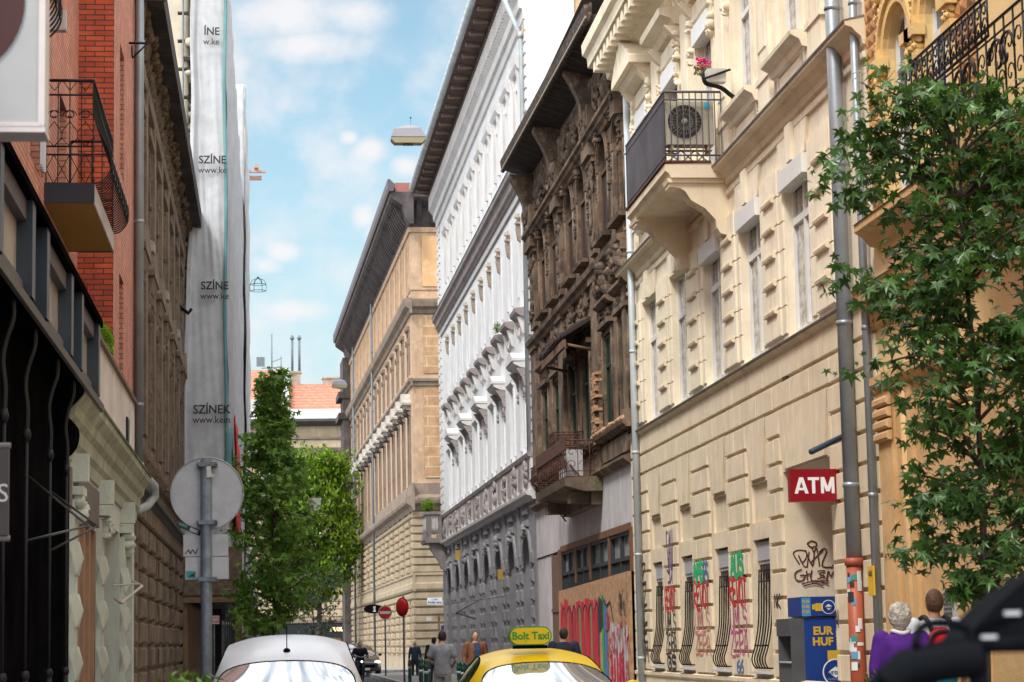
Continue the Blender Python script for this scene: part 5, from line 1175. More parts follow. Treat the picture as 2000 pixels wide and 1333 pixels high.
# signs on the left
T = thing('hanging_sign', 'small dark grey sign with pale lettering at the left edge beside the black shopfront', 'sign', (-1.78, 15.0, 2.4)); p = atY(14, 962, 15)
m = MB(); m.box(-.32, .07, 0, .06, -.15, .42); T.location = (-1.78, 15, p.z-.13); m.build('panel', flat('sign_mauve_grey', (.10, .085, .09)), T)
m = MB(); m.tube([(-.32, .03, .44), (.08, .03, .44)], .02, 6).tube([(-.32, .03, -.17), (.08, .03, -.17)], .02, 6); m.build('frame', flat('sign_rim', (.2, .18, .19)), T); text('BARS', .17, WPAINT, T, (-.12, -.003, .12), (PI/2, 0, 0), .002)
T = thing('round_logo_sign', 'big blurred white box sign with a dark brown disc at the top left corner', 'sign', (-1.6, 10.5, 4.4)); p0, p1 = atY(84, 245, 10.5), atY(-120, 0, 10.5)
m = MB(); x1, z0 = p0.x+1.6, p0.z-4.4; m.box(x1-1.1, x1, 0, .18, z0, z0+1.15); m.build('panel', flat('signbox_grey', (.40, .40, .41)), T)
m = MB(); m.box(x1-1.12, x1+.006, -.012, .0, z0-.008, z0+.012).box(x1-.022, x1+.008, -.013, .19, z0, z0+1.16).box(x1-1.12, x1+.01, -.01, .2, z0-.035, z0-.009); m.build('rim', flat('rim_pink_white', (.62, .56, .55)), T)
m = MB(); m.disc((p1.x+1.6, p1.z-4.4), .4, -.012, 48, .01); m.build('disc', flat('disc_brown', (.055, .012, .012)), T)
m = MB(); m.tube([(x1-1.1, .1, .3), (x1-1.4, .1, .3)], .03, 6); m.build('arm', IRON, T)

# ================================================================== SOOTY HOUSE (left)
B = frameL('carved_house', 'narrow soot-darkened house front with carved window heads and a lumpy dark eave on the left', 'building', -2.25, 57.3)
SL = lambda Y: 57.3-Y
LL = 20.5
ax = [1.9+2.85*k for k in range(7)]
ops = [(a-.5, a+.5, 5.1, 7.7) for a in ax]+[(a-.5, a+.5, 9.0, 11.0) for a in ax]+[(a-.55, a+.55, .8, 3.4) for a in ax]
m = MB(); wall(m, 0, LL, 0, 12.0, ops, .25, 8); m.build('wall', LBROWN, B)
m = MB(); rustic(m, 0, LL, .3, 4.1, .42, .9, .06, .06, .08, .04, [(a-.6, a+.6, .8, 3.4) for a in ax]); m.build('stone_courses', LBROWN, B)
hd = MB(); hd.profx(0, .34, [(-.85, 8.55), (.85, 8.55), (.85, 8.66), (0, 9.1), (-.85, 8.66)]); hd.prof(-.75, .75, [(0, 8.3), (.2, 8.35), (.3, 8.54), (0, 8.54)])
for s in (-1, 1): hd.box(s*.66-.1, s*.66+.1, 0, .1, 5.4, 8.3).prof(s*.62-.1, s*.62+.1, [(0, 8.0), (.12, 8.05), (.28, 8.5), (0, 8.5)]).box(s*.62-.08, s*.62+.08, 0, .08, 9.2, 11.1)
hd.prof(-.8, .8, [(0, 11.1), (.2, 11.15), (.22, 11.28), (0, 11.3)]).prof(-.7, .7, [(0, 5.25), (.2, 5.3), (.22, 5.42), (0, 5.5)])
h1 = hd.build('window_head', LBROWN, B)
hc = MB(); hc.orn(-.7, .7, 7.9, 8.5, .05, .16, 16, 2).orn(-.7, .7, 9.05, 9.5, .05, .14, 10, 3)
for s in (-1, 1): hc.orn(s*.66-.13, s*.66+.13, 5.6, 8.2, .08, .07, 16, 7+s).orn(s*.62-.12, s*.62+.12, 10.0, 11.1, .06, .08, 8, 12+s)
h2 = hc.build('carving', mat('left_carving', (.15, .105, .072), var=.4, scale=4, patch=(.3, .22, .14), pfac=.6, bump=.7), B)
hp = MB(); hp.prof(-.22, .22, [(0, 8.95), (.34, 8.95), (.34, 9.12), (0, 9.2)]); h3 = hp.build('cap_stone', flat('pale_cap', (.36, .31, .27)), B)
wp = winmesh(1.0, 2.6, FRAMEB, GLASSD, fr=.07)
for i, a in enumerate(ax):
    for h in (h1, h2): inst(h, B, (a, 0, -.4), sc=(1, .6, 1))
    if i % 2: inst(h3, B, (a+.9, 0, -.4), sc=(1, .6, 1))
    for z, k in ((5.1, 1), (9.0, .77), (.8, 1)): inst(wp, B, (a, -.18, z), sc=(1, 1, k))
for h in (h1, h2, h3): bpy.data.objects.remove(h)
drop(wp)
m = MB(); m.prof(-.05, LL, [(0, 4.62), (.08, 4.66), (.15, 4.78), (.17, 4.86), (0, 4.92)]); m.orn(0, LL, 4.7, 4.92, .1, .07, 80, 4); m.build('ledge', LBROWN, B)
m = MB(); m.prof(-.05, LL, [(0, 3.98), (.08, 4.02), (.14, 4.1), (.2, 4.13), (.2, 4.19), (0, 4.32)]); m.build('ledge', flat('dark_flashing', (.035, .033, .035)), B)
m = MB()
for k in range(8): m.box(k*2.85+.2, k*2.85+.75, 0, .1, 5.2, 11.3)
m.prof(0, LL, [(0, 11.3), (.1, 11.32), (.14, 11.45), (0, 11.5)]); m.build('strip_pilasters', LBROWN, B)
m = MB(); m.prof(0, LL, [(-.2, 11.7), (.06, 11.7), (.26, 12.25), (.26, 12.45), (-.2, 12.45)]); rd = random.Random(6)
for k in range(100): x = .1+k*.2; m.blob((x, rd.uniform(.14, .22), rd.uniform(12.0, 12.2)), .09, rd.uniform(.08, .16), rd.uniform(.08, .13), 6, 4)
for k in range(50): x = .1+k*.4; m.blob((x, rd.uniform(.04, .1), rd.uniform(11.6, 11.8)), .09, .1, .1, 6, 4)
m.build('carved_eave', mat('eave_carving', (.10, .068, .042), var=.5, scale=8, patch=(.28, .19, .10), pfac=.6, bump=.8), B)
m = MB(); m.box(-.15, LL+.0, .26, .52, 12.2, 12.62).box(-.15, LL+.0, -.3, .5, 12.46, 12.6).box(LL-.02, LL+.06, -.3, .55, 12.2, 12.6); m.build('eave_box', mat('eave_tin', (.04, .034, .036), var=.5, scale=1.5, patch=(.10, .07, .05), pfac=.6, bump=.2), B)
m = MB(); m.prof(-.1, LL, [(.5, 12.62), (-3.5, 14.0), (-8, 12.5), (-8, 12.0), (-.1, 12.0)]); m.build('roof', flat('dark_roof', (.05, .045, .045)), B)
m = MB(); m.tube([(SL(54), .0, 9.75), (SL(54.5), .3, 9.55), (SL(54.2), .36, 9.6)], .045, 6).tube([(SL(54.3), .15, 9.6), (SL(54.6), .2, 9.8)], .03, 6); m.build('broken_bracket', IRON, B)
# ================================================================== HOUSE BEHIND THE SCAFFOLD
B = frameL('scaffolded_house', 'tall pale ornamented house mostly wrapped behind scaffold netting', 'building', -2.35, 110.0)
PC = mat('pale_stucco', (.62, .55, .44), var=.12, streak=(.36, .29, .22), sfac=.5, patch=(.7, .66, .58), pfac=.4, bump=.4)
m = MB(); wall(m, 0, 52.3, 0, 21.5, [(2+3.3*k, 3.1+3.3*k, z, z+2) for k in range(15) for z in (6, 10.5, 15)], .25, 8); m.build('wall', PC, B)
m = MB()
for k in range(22): m.bev(51.6, 52.36, 0, .28, 4.5+.75*k, 5.15+.75*k, .04)
m.box(51.2, 51.5, 0, .3, 4, 21); m.prof(0, 52.4, [(0, 20.6), (.2, 20.7), (.5, 21.3), (.5, 21.5), (0, 21.5)]); m.orn(52.0, 52.5, 9, 21, .28, .14, 40, 3)
m.build('corner_stones', PC, B)
m = MB(); m.prof(52.3, 52.42, [(0, 12.9), (.34, 13.0), (.36, 13.15), (0, 13.2)]); m.build('ledge', PC, B)
# ================================================================== SCAFFOLD
T = thing('scaffold', 'tall scaffold over the pavement wrapped in white printed netting', 'scaffold', (-1.7, 57.4, 0))
def sheet(p_of, nu, nv, name, m_, th=.012):
    mb = MB(); vs = [p_of(i/nu, j/nv) for i in range(nu+1) for j in range(nv+1)]
    mb.add(vs, [(i*(nv+1)+j, (i+1)*(nv+1)+j, (i+1)*(nv+1)+j+1, i*(nv+1)+j+1) for i in range(nu) for j in range(nv)], True)
    o = mb.build(name, m_, T); so_ = o.modifiers.new('solidify', 'SOLIDIFY'); so_.thickness = th; return o
def endsheet(u, v):
    z = 3.9+17.6*v; xl = -2.42+.42*min(1, max(0, (z-4)/9)); xr = -1.1-.02*math.sin(z*.5)
    x = xl+(xr-xl)*u; f = .035*math.sin(u*9+2.3*math.sin(z*.33))+.03*math.sin((u*2.2+z*.55)*3.1)*math.sin(z*2.1)*u*(1-u)*2+.018*math.sin(u*31+z*1.7)*math.sin(z*.8+u*2)+.03*math.sin(z*1.3+u*3)
    f *= .35+.65*abs(math.sin(z*.33+u)); return (x+1.7+.015*math.sin(z*2.1+u*6), -.02+f-(.10 if u < .12 else 0), z)
sheet(endsheet, 46, 90, 'netting', NET)
def longsheet(u, v):
    y = 0.02+34.0*u; top = 20.3-.6*u; z = 2.9+(top-2.9)*v
    return (-1.1+1.7+.04*math.sin(y*1.9+math.sin(z))+.03*math.sin(z*1.7+y), y, z)
sheet(longsheet, 90, 50, 'netting', NET)
def longsheet2(u, v):
    y = 34.1+18*u; z = 2.9+(24.6-2.9)*v
    return (-1.0+1.7+.06*math.sin(y*1.7+math.sin(z))+.03*math.sin(z*1.7+y), y, z)
sheet(longsheet2, 40, 40, 'netting', NET)
def endsheet2(u, v): return (-.65+1.35*u, 34.05+.05*math.sin(u*9+v*20), 19.5+5.1*v)
sheet(endsheet2, 14, 14, 'netting', NET)
m = MB()
for y in range(0, 52, 3):
    zt = 20.0 if y < 34 else 24.2
    for x in (-.5, .55): m.tube([(x, y+.15, 0), (x, y+.15, zt)], .025, 6)
    for z in (2.7, 4.7, 6.7, 8.7, 10.7, 12.7, 14.7, 16.7, 18.7): m.tube([(-.5, y+.15, z), (.55, y+.15, z)], .022, 5)
for z in (2.7, 4.7, 6.7, 8.7, 10.7, 12.7, 14.7, 16.7, 18.7):
    for x in (-.5, .55): m.tube([(x, .15, z), (x, 50, z)], .022, 5)
m.build('tube_frame', POST, T)
m = MB()
for z in (4.7, 8.7, 12.7, 16.7): m.box(-.5, .55, .1, 51, z+.03, z+.07)
m.build('plank_deck', TIMB, T)
def tp(u, v):
    z = 5.6+15.6*v; return (.57-.03+.09*u+.02*math.sin(z*1.1), -.1-.02*math.sin(z*2), z)
sheet(tp, 1, 60, 'teal_tape', TEAL, .004)
def tp2(u, v): z = 5.3+1.7*v; return (.55+.18*u+.03*math.sin(z*2), -.13, z)
sheet(tp2, 2, 10, 'teal_tape', TEAL, .004)
def rb(u, v): y = 4+9*u; z = 4.7+3.1*v-.8*u*v; return (.76+.05*math.sin(y*2+z), y, z)
sheet(rb, 12, 12, 'red_banner', REDN, .01)
for (px, py, a, b_, sz) in ((398, 62, 'ÍNE', 'w.ke', .29), (388, 313, 'SZÍNE', 'www.ke', .29), (392, 559, 'SZÍNE', 'www.ke', .29), (377, 801, 'SZÍNEK', 'www.kein', .31)):
    p = atY(px, py, 57.2)
    text(a, sz, INK, T, (p.x+1.7, -.2, p.z), (PI/2, 0, 0), .002, .006, .92, 'LEFT'); p2 = atY(px-1, py+20, 57.2); text(b_, sz*.82, INK, T, (p2.x+1.7, -.2, p2.z), (PI/2, 0, 0), .002, .002, .92, 'LEFT')
m = MB(); m.box(-.62, .98, -.35, 48, 2.75, 2.83).box(-.75, .98, -.4, -.3, 2.8, 4.0).box(.95, .99, -.4, 48, 2.8, 3.4); m.build('protective_hood', OSB, T)
m = MB(); m.box(-.6, 1.0, -.42, -.3, 2.62, 2.75)
for x in (-.45, .85):
    for y in (-.3, 4, 8, 12): m.box(x-.05, x+.05, y, y+.1, 0, 2.7)
m.box(-.42, -.38, -.2, 12, 0, 2.6); m.build('timber_frame', TIMB, T)
m = MB(); m.box(-.6, .15, 14, 14.1, 0, 2.7).box(-.6, -.52, -.1, 14, 0, 2.7); m.build('tunnel_boards', flat('tunnel_dark', (.03, .026, .022)), T)
m = MB(); m.box(.6, 1.55, 50.2, 50.35, 24.3, 24.42).box(.6, 1.35, 50.5, 50.65, 24.0, 24.2).box(1.0, 1.2, 50.0, 50.8, 24.5, 24.7); m.build('timber_beam', mat('pink_timber', (.55, .33, .26), var=.2, bump=.2), T)
T2 = thing('notice_board', 'small white notice with red lettering under the scaffold hood', 'sign', (-1.3, 55.5, 2.0)); p = atY(418, 1211, 55.5); T2.location = (p.x, 55.5, p.z)
m = MB(); m.box(-.13, .13, 0, .02, -.1, .1); m.build('board', flat('notice_pink', (.72, .62, .64)), T2); text('VIGYÁZZ', .075, REDS, T2, (0, -.003, .045), (PI/2, 0, 0), .001, .002); text('LÉPCSŐ', .075, REDS, T2, (0, -.003, -.05), (PI/2, 0, 0), .001, .002)
m = MB(); m.tube([(0, .03, -.1), (0, .03, -p.z)], .02, 6); m.build('post', POST, T2)
T2 = thing('debris_sheet', 'torn whitish sheet hanging from the scaffold hood corner', 'sheet', (-.75, 57.0, 2.7)); m = MB(); rd = random.Random(4)
m.add([(.05*i+rd.uniform(-.03, .03), rd.uniform(-.03, .03), -.12*j+rd.uniform(-.03, .03)) for i in range(5) for j in range(9)], [(i*9+j, (i+1)*9+j, (i+1)*9+j+1, i*9+j+1) for i in range(4) for j in range(8) if not (i == 3 and j > 4) and not (i == 0 and j > 5)]); m.build('cloth', mat('torn_cloth', (.55, .52, .45), var=.2, bump=.3), T2)
T2 = thing('leaning_pole', 'grey pole leaning against the scaffold next to the torn sheet', 'pole', (-.1, 56, 0)); m = MB(); m.tube([(0, 0, 0), (-.42, 0, 3.6)], .05, 8); m.build('shaft', LGREY, T2)

# ================================================================== END OF THE STREET
B = thing('end_building', 'red tiled stone building closing the far end of the street above dark shop windows', 'building', (0, 215, 0), PI)
ES = mat('end_stone', (.42, .33, .22), var=.2, scale=.6, streak=(.2, .15, .1), sfac=.6, bump=.5, bscale=4)
wx = [-7.9-3.95*k for k in range(6)]+[-3.95+3.95*k for k in range(6)]
ops = [(x-.8, x+.8, z, z+3.0) for x in wx for z in (16.0, 11.0)]+[(x-1.3, x+1.3, .4, 3.0) for x in wx]
m = MB(); wall(m, -30, 24, 0, 22.4, ops, .4, 12); m.build('wall', ES, B)
m = MB()
for z in (4.2, 4.9, 5.6, 6.3, 7.0, 7.7, 8.4): m.bev(-30, 24, 0, .12, z, z+.62, .04)
m.build('stone_courses', ES, B)
m = MB(); m.prof(-30, 24, [(0, 8.9), (.4, 9.1), (.9, 9.3), (.9, 9.6), (0, 9.7)]); m.prof(-30, 24, [(.85, 10.5), (.95, 10.5), (.95, 10.7), (.85, 10.7)])
for k in range(100): x = -29+k*.5; m.box(x, x+.12, .82, .92, 9.6, 10.5)
m.prof(-30, 24, [(0, 14.8), (.3, 14.9), (.4, 15.2), (0, 15.3)]).prof(-30, 24, [(0, 19.8), (.2, 19.9), (.3, 20.2), (0, 20.3)]).prof(-30, 24, [(0, 21.0), (.15, 21.1), (0, 21.3)])
for x in wx: m.arc(x, 19.0, .8, 1.1, 0, .2)
m.build('balcony_and_bands', mat('end_trim', (.20, .16, .13), var=.25, bump=.4), B)
m = MB(); m.prof(-30, 24, [(-.2, 22.3), (.6, 22.4), (1.0, 22.7), (1.0, 22.95), (-.2, 23.0)]); m.build('eave', flat('eave_dark_grey', (.07, .065, .065)), B)
m = MB(); m.prof(-30, 24, [(.98, 22.96), (1.02, 22.96), (.6, 23.9), (.5, 23.9)]); m.build('snow_guard_band', mat('white_eave', (.62, .60, .58), var=.1, streak=(.4, .37, .35), sfac=.6), B)
m = MB(); m.prof(-30, -1.8, [(.55, 23.85), (.5, 23.7), (-5.5, 26.6), (-5.5, 27.0)]); m.prof(-1.3, 24, [(.55, 24.9), (.5, 24.7), (-5.5, 28.0), (-5.5, 28.4)]); m.build('roof', ROOF, B)
m = MB(); m.box(-1.8, -1.3, -5.6, .8, 22.9, 25.0); m.prof(-1.8, -1.3, [(.9, 23.6), (.6, 25.1), (-5.6, 28.6), (-5.6, 26)]); m.box(-1.3, 24, .2, .62, 22.9, 24.9); m.build('party_wall', flat('party_pale', (.55, .54, .53)), B)
for (x0, x1, z) in ((-7.6, -5.2, 27.6), (-3.0, -2.0, 28.2)):
    m = MB(); m.box(x0, x1, -6.5, -5.2, 24, z-.1).box(x0-.1, x1+.1, -6.6, -5.1, z-.1, z+.05); m.build('chimney', mat('chimney_brick', (.38, .30, .24), var=.2), B)
m = MB()
for x in (-2.2, -2.9): m.tube([(x, -5.8, 28.2), (x, -5.8, 31.7)], .12, 8).lathe([(.2, 0), (.22, .1), (.1, .4)], (x, -5.8, 31.5), 8)
m.build('flue_pipe', POST, B)
m = MB(); m.tube([(-.2, -5.5, 28), (-.2, -5.5, 32)], .06, 6).tube([(-.2, -5.5, 29.2), (-1.2, -5.5, 29.6)], .04, 5).tube([(.8, -5.5, 28.6), (-1.1, -5.5, 28.7)], .05, 5).box(.5, 1.3, -5.7, -5.4, 28.8, 29.7).tube([(-1.1, -5.5, 28.5), (-1.1, -5.5, 29.8)], .04, 5); m.build('antenna', POST, B)
wp = winmesh(1.6, 3.0, FRAMEW, flat('far_glass', (.06, .065, .075), .2), fr=.14, mull=(), trans=(.6,))
for x in wx:
    for z in (16.0, 11.0): inst(wp, B, (x, -.25, z))
drop(wp)
m = MB(); m.box(-30, 24, .0, .5, 2.3, 3.6); fb = m.build('shop_fascia', flat('fascia_black', (.012, .014, .018)), B)
m = MB(); m.box(-30, 24, .0, .6, 3.62, 3.95); m.build('fascia_cap', mat('end_trim', (.2, .16, .13)), B)
m = MB(); m.box(-29, 23, -.39, -.2, .4, 2.3); m.build('shop_window', flat('shop_glass_dark', (.05, .045, .045), .15), B)
HG = bpy.data.materials.new('lit_letters'); HG.use_nodes = True; bs = HG.node_tree.nodes['Principled BSDF']; bs.inputs['Base Color'].default_value = (.8, .6, .3, 1); bs.inputs['Emission Color'].default_value = (1, .72, .35, 1); bs.inputs['Emission Strength'].default_value = 1.1
p = atY(645, 1230, 214.4); text('HUBLOT', .46, HG, B, (-p.x, .52, p.z), ROT_F, .05, .03, 1.05, 'LEFT')
# ================================================================== TREES
def maketree(name, label, base, ztop, zlow, rfun, nbr, leaf, nleaf, lm, star, trunk_r, seed, lean=(0, 0), droop=.7, sprays=(), group=None, core=.25, twig=.004):
    rd = random.Random(seed); T = thing(name, label, 'tree', base, 0, group)
    tr = MB(); cr_ = MB()
    zs = [0, ztop*.25, ztop*.5, ztop*.75, ztop*.96]
    pts = [(lean[0]*z/ztop+(.03*ztop/6)*math.sin(z*1.1+seed), lean[1]*z/ztop+.02*math.cos(z), z) for z in zs]; pts = smooth(pts, 4)
    tr.tube(pts, [trunk_r*(1-.85*i/(len(pts)-1)) for i in range(len(pts))], 8)
    tr.build('trunk', BARK, T)
    def tp_(z):
        k = min(len(pts)-1, max(0, int(z/ztop/.96*(len(pts)-1)))); return Vector(pts[k])
    br_ = MB(); tips = []
    for b in range(nbr):
        zb = zlow+(ztop*.97-zlow)*((b+rd.random())/nbr); ph = rd.uniform(0, 2*PI) if b % 3 else rd.choice((0, PI))+rd.gauss(0, .5)
        rr = rfun(zb, math.cos(ph))*rd.uniform(.7, 1.12); up = rd.uniform(.15, .6)*rr
        p0 = tp_(max(.2, zb-up*.8)); p3 = Vector((tp_(zb).x+rr*math.cos(ph), tp_(zb).y+rr*math.sin(ph), zb+up*.3))
        mid = p0.lerp(p3, .5)+Vector((0, 0, up*.35)); ps = smooth([tuple(p0), tuple(mid), tuple(p3)], 5)
        br_.tube(ps, [trunk_r*.35*(1-.8*i/(len(ps)-1))+twig for i in range(len(ps))], 5)
        tips.append((ps, rr))
    for (dx, dy_, z0, dz_) in sprays:
        p0 = tp_(z0); p3 = p0+Vector((dx, dy_, dz_)); ps = smooth([tuple(p0), tuple(p0.lerp(p3, .5)+Vector((0, 0, abs(dx)*.15))), tuple(p3)], 6)
        br_.tube(ps, [trunk_r*.3*(1-.8*i/(len(ps)-1))+twig for i in range(len(ps))], 5); tips.append((ps, abs(dx)*.9)); tips.append((ps, abs(dx)*.9))
    br_.build('limbs', BARK, T)
    tw = MB(); per = max(1, nleaf//len(tips))
    for ps, rr in tips:
        k = 0
        while k < per:
            t = core+(1-core)*math.sqrt(rd.random()); i = min(len(ps)-1, int(t*(len(ps)-1))); c0 = Vector(ps[i])
            sd_ = rr*.26*(1.15-t*.55); c1 = c0+Vector((rd.gauss(0, sd_), rd.gauss(0, sd_), rd.gauss(0, sd_*.75)))
            nn = rd.randint(4, 8)
            for j in range(nn):   # a cluster of leaves round a twig tip
                c = c1+Vector((rd.gauss(0, leaf*.9), rd.gauss(0, leaf*.9), rd.gauss(0, leaf*.7)))
                leafmesh(cr_, c, leaf*rd.uniform(.45, 1.4), rrot(rd, droop), star, .22)
            k += nn
            if rd.random() < .25: tw.tube([tuple(c0), tuple(c1)], twig*.8, 3)
    cr_.build('crown', lm, T); tw.build('twigs', BARK, T)
    return T
LEAFN = mat('leaf_near', (.055, .125, .03), rough=.36, bump=0, trans=.28, island=.6, spec=.6)
def rA(z, c):     # near tree, heights from the photograph
    if z > 6.0: return .3
    if z > 5.0: return .6 if c < 0 else .75
    if z > 4.2: return .6
    if z > 3.2: return .7
    if z > 2.5: return .56
    if z > 2.2: return .45 if c < 0 else .6
    return .2 if c < 0 else .6
maketree('young_tree', 'slender dark green sweetgum in front of the ochre wall at the right edge', (6.12, 19.0, .13), 6.4, 1.75, rA, 60, .096, 5000, LEAFN, 5, .045, 5,
         sprays=((-1.1, 0, 5.0, .15), (-.9, .1, 5.3, .45), (-.75, -.1, 5.4, .6), (-1.05, 0, 3.9, .35), (-.85, .1, 3.6, .1), (-.62, 0, 2.6, .05), (-.6, .1, 2.1, .1), (.9, 0, 5.2, .5), (.9, 0, 4.4, .4)), core=.05)
def rB(z, c):
    if z > 6.6: return .22
    if z > 6.0: return .42
    if z > 5.4: return .6
    return (.92 if z > 2.6 else .7)*(1+.35*math.sin(z*4.1+c*2.5))
maketree('street_tree', 'tall narrow green tree behind the white car in the middle of the street', (.06, 50.0, 0), 7.7, 1.9, rB, 76, .12, 7200, LEAFM, 5, .07, 11, core=.05)
def rC(z, c): return 3.05*math.sqrt(max(.05, 1-((z-10.2)/6.2)**2))
maketree('far_tree', 'broad bright yellow-green tree at the end of the street beside the corner building', (3.45, 166.0, 0), 15.8, 5.0, rC, 80, .27, 15000, mat('leaf_far', (.16, .26, .02), rough=.5, bump=0, trans=.4, island=.6), 0, .22, 23, core=.02, twig=.02)
def rD(z, c): return 1.5
maketree('bluish_tree', 'small dusky tree with sparse leaves beneath the bright far tree', (2.2, 120.0, 0), 5.6, 2.2, rD, 26, .15, 900, mat('leaf_dusky', (.035, .06, .04), rough=.5, bump=0, trans=.15, island=.4), 0, .06, 31, core=.1, twig=.01)
bush('laurel_bush', 'glossy laurel leaves in front of the white car at the bottom left', 'bush', (-.47, 13.4, 1.0), .26, .2, .19, 420, .055, LEAFM, 5, 0)
bush('laurel_bush', 'bright green sprig at the lower left beside the sign post', 'bush', (-.62, 12.6, 1.0), .09, .1, .13, 90, .04, LEAFL, 6, 0)
bush('potted_shrub', 'small green shrub at the foot of the purple cardigan, bottom right', 'bush', (4.75, 17.6, .62), .16, .16, .3, 260, .045, LEAFM, 9, 0)
# planter tubs carrying the bushes
for (x, y, z, r, nm, lab) in ((-.5, 13.2, 1.0, .3, 'planter', 'grey planter tub holding the laurel at the lower left'), (4.75, 17.6, .62, .2, 'planter', 'small grey planter tub at the lower right below the shrub')):
    T = thing(nm, lab, 'planter', (x, y, .13 if x > 0 else 0)); m = MB(); h = z-(.13 if x > 0 else 0); m.lathe([(r*.7, 0), (r*.95, h-.06), (r, h-.05), (r, h), (r*.9, h), (r*.88, h-.05)], (0, 0, 0), 20); m.build('tub', GREYP, T); m = MB(); m.lathe([(.01, h-.06), (r*.9, h-.055)], (0, 0, 0), 18); m.build('soil', BARK, T)
bush('ledge_weed', 'fern sprouting from the small corner balcony of the white building', 'plant', (7.1, 102.0, 7.35), .3, .8, .35, 700, .09, LEAFL, 12, 0)
bush('ledge_weed', 'tiny green weed growing on a window sill of the white building', 'plant', (7.72, 75.6, 11.95), .16, .2, .2, 200, .05, LEAFM, 13, 0)
# ================================================================== OVERHEAD LAMPS
def hanglamp(label, c, w_, Yw, kind='street lamp'):
    T = thing('hanging_street_lamp', label, kind, c)
    s = w_/.75; m = MB()
    m.add([(x*s, y*s, z*s) for x, y, z in [(-.36, -.16, 0), (.36, -.16, 0), (.36, .16, 0), (-.36, .16, 0), (-.30, -.13, .17), (.26, -.13, .2), (.26, .13, .2), (-.30, .13, .17), (-.05, -.04, .27), (.05, -.04, .27), (.05, .04, .27), (-.05, .04, .27)]],
          [(0, 1, 5, 4), (1, 2, 6, 5), (2, 3, 7, 6), (3, 0, 4, 7), (4, 5, 9, 8), (5, 6, 10, 9), (6, 7, 11, 10), (7, 4, 8, 11), (8, 9, 10, 11), (3, 2, 1, 0)])
    m.build('housing', flat('lamp_housing', (.30, .30, .34), .4), T)
    m = MB(); m.profx(-.15*s, .15*s, [(-.36*s, -.002), (.36*s, -.002), (.36*s, -.05*s), (.28*s, -.13*s), (-.28*s, -.13*s), (-.36*s, -.05*s)]); df = m.build('diffuser', flat('lamp_diffuser', (.33, .29, .17), .3), T)
    m = MB(); m.box(-.1*s, .1*s, -.08*s, .08*s, -.15*s, -.128*s); m.build('lamp_frame', flat('lamp_frame_tan', (.2, .15, .08)), df)
    m = MB(); m.tube([(.06*s, 0, .26*s), (.06*s, 0, .42*s)], .004, 4).blob((.06*s, 0, .43*s), .018*s, .018*s, .022*s, 6, 4); m.build('hanger', IRON, T)
    m = MB(); m.tube([(8-c[0], 0, .55), (.06*s, 0, .43*s), (-2.2-c[0], 0, .55)], .0003, 3); m.build('span_wire', IRON, T)
c = atY(797, 270, 44); hanglamp('larger hanging street lamp with a pale grey hood against the cloud', (c.x, 44, c.z), .72, 0)
c = atY(663, 753, 96); hanglamp('small hanging street lamp in front of the far red roof', (c.x, 96, c.z), .7, 0)
c = atY(615, 985, 62); T = thing('hanging_lantern', 'little white lantern hanging in front of the bright far tree', 'lamp', tuple(c)); T.rotation_euler = (0, 0, .6)
m = MB(); m.add([(-.16, -.1, .16), (.16, -.1, .16), (.16, .1, .16), (-.16, .1, .16), (-.1, -.08, -.2), (.1, -.08, -.14), (.1, .08, -.14), (-.1, .08, -.2)], [(0, 1, 2, 3), (0, 1, 5, 4), (1, 2, 6, 5), (2, 3, 7, 6), (3, 0, 4, 7), (4, 5, 6, 7)]); m.build('shade', WPAINT, T)
m = MB(); m.tube([(.0, 0, .16), (.1, 0, .3)], .01, 4).tube([(.1, 0, .3), (12, 0, .9)], .0003, 3); m.build('wire', IRON, T)
c = atY(504, 556, 75); T = thing('wire_lantern', 'empty wire lantern frame hanging in the sky next to the scaffold', 'lantern', tuple(c)); s = .27
m = MB()
for z in (-.22, 0.0): m.tube([(s*math.cos(k*PI/3), s*math.sin(k*PI/3), z) for k in range(7)], .010, 4)
for k in range(6): m.tube([(s*math.cos(k*PI/3), s*math.sin(k*PI/3), -.22), (s*math.cos(k*PI/3), s*math.sin(k*PI/3), 0), (s*.75*math.cos(k*PI/3), s*.75*math.sin(k*PI/3), .14), (0, 0, .22)], .010, 4)
m.tube([(0, 0, .2), (0, 0, .3)], .012, 4).box(-.04, .04, -.04, .04, .2, .24); m.build('frame', IRON, T)
m = MB(); m.tube([(7.5, 0, .6), (0, 0, .3), (-1.3, 0, .35)], .0003, 3); m.build('span_wire', IRON, T)
# ================================================================== SIGNS
T = thing('round_sign_post', 'grey back of a round road sign on a galvanised post beside the scaffold', 'road sign', (-.53, 18.8, .0))
m = MB(); m.tube([(0, 0, 0), (0, 0, 3.05)], .047, 14); m.build('post', POST, T)
m = MB(); m.tube([(0, 0, .6), (0, 0, .5)], .05, 10); m.build('post_band', IRON, T)
pc = atY(404, 964, 18.86); m = MB(); m.disc((pc.x+.53, pc.z), .3, .075, 48, .004); dn = m.build('disc', METAL, T)
m = MB(); n = 48; m.tube([(pc.x+.53+.3*math.cos(2*PI*k/n), .07, pc.z+.3*math.sin(2*PI*k/n)) for k in range(n+1)], .006, 5); m.build('rim', METAL, dn)
m = MB()
for z in (pc.z+.235, pc.z-.245, 2.06): m.box(-.075, .09, -.052, .07, z-.018, z+.018); m.tube([(.085, -.06, z), (.085, .0, z)], .012, 6).tube([(-.07, -.06, z), (-.07, .0, z)], .012, 6)
m.build('clamp', POST, T)
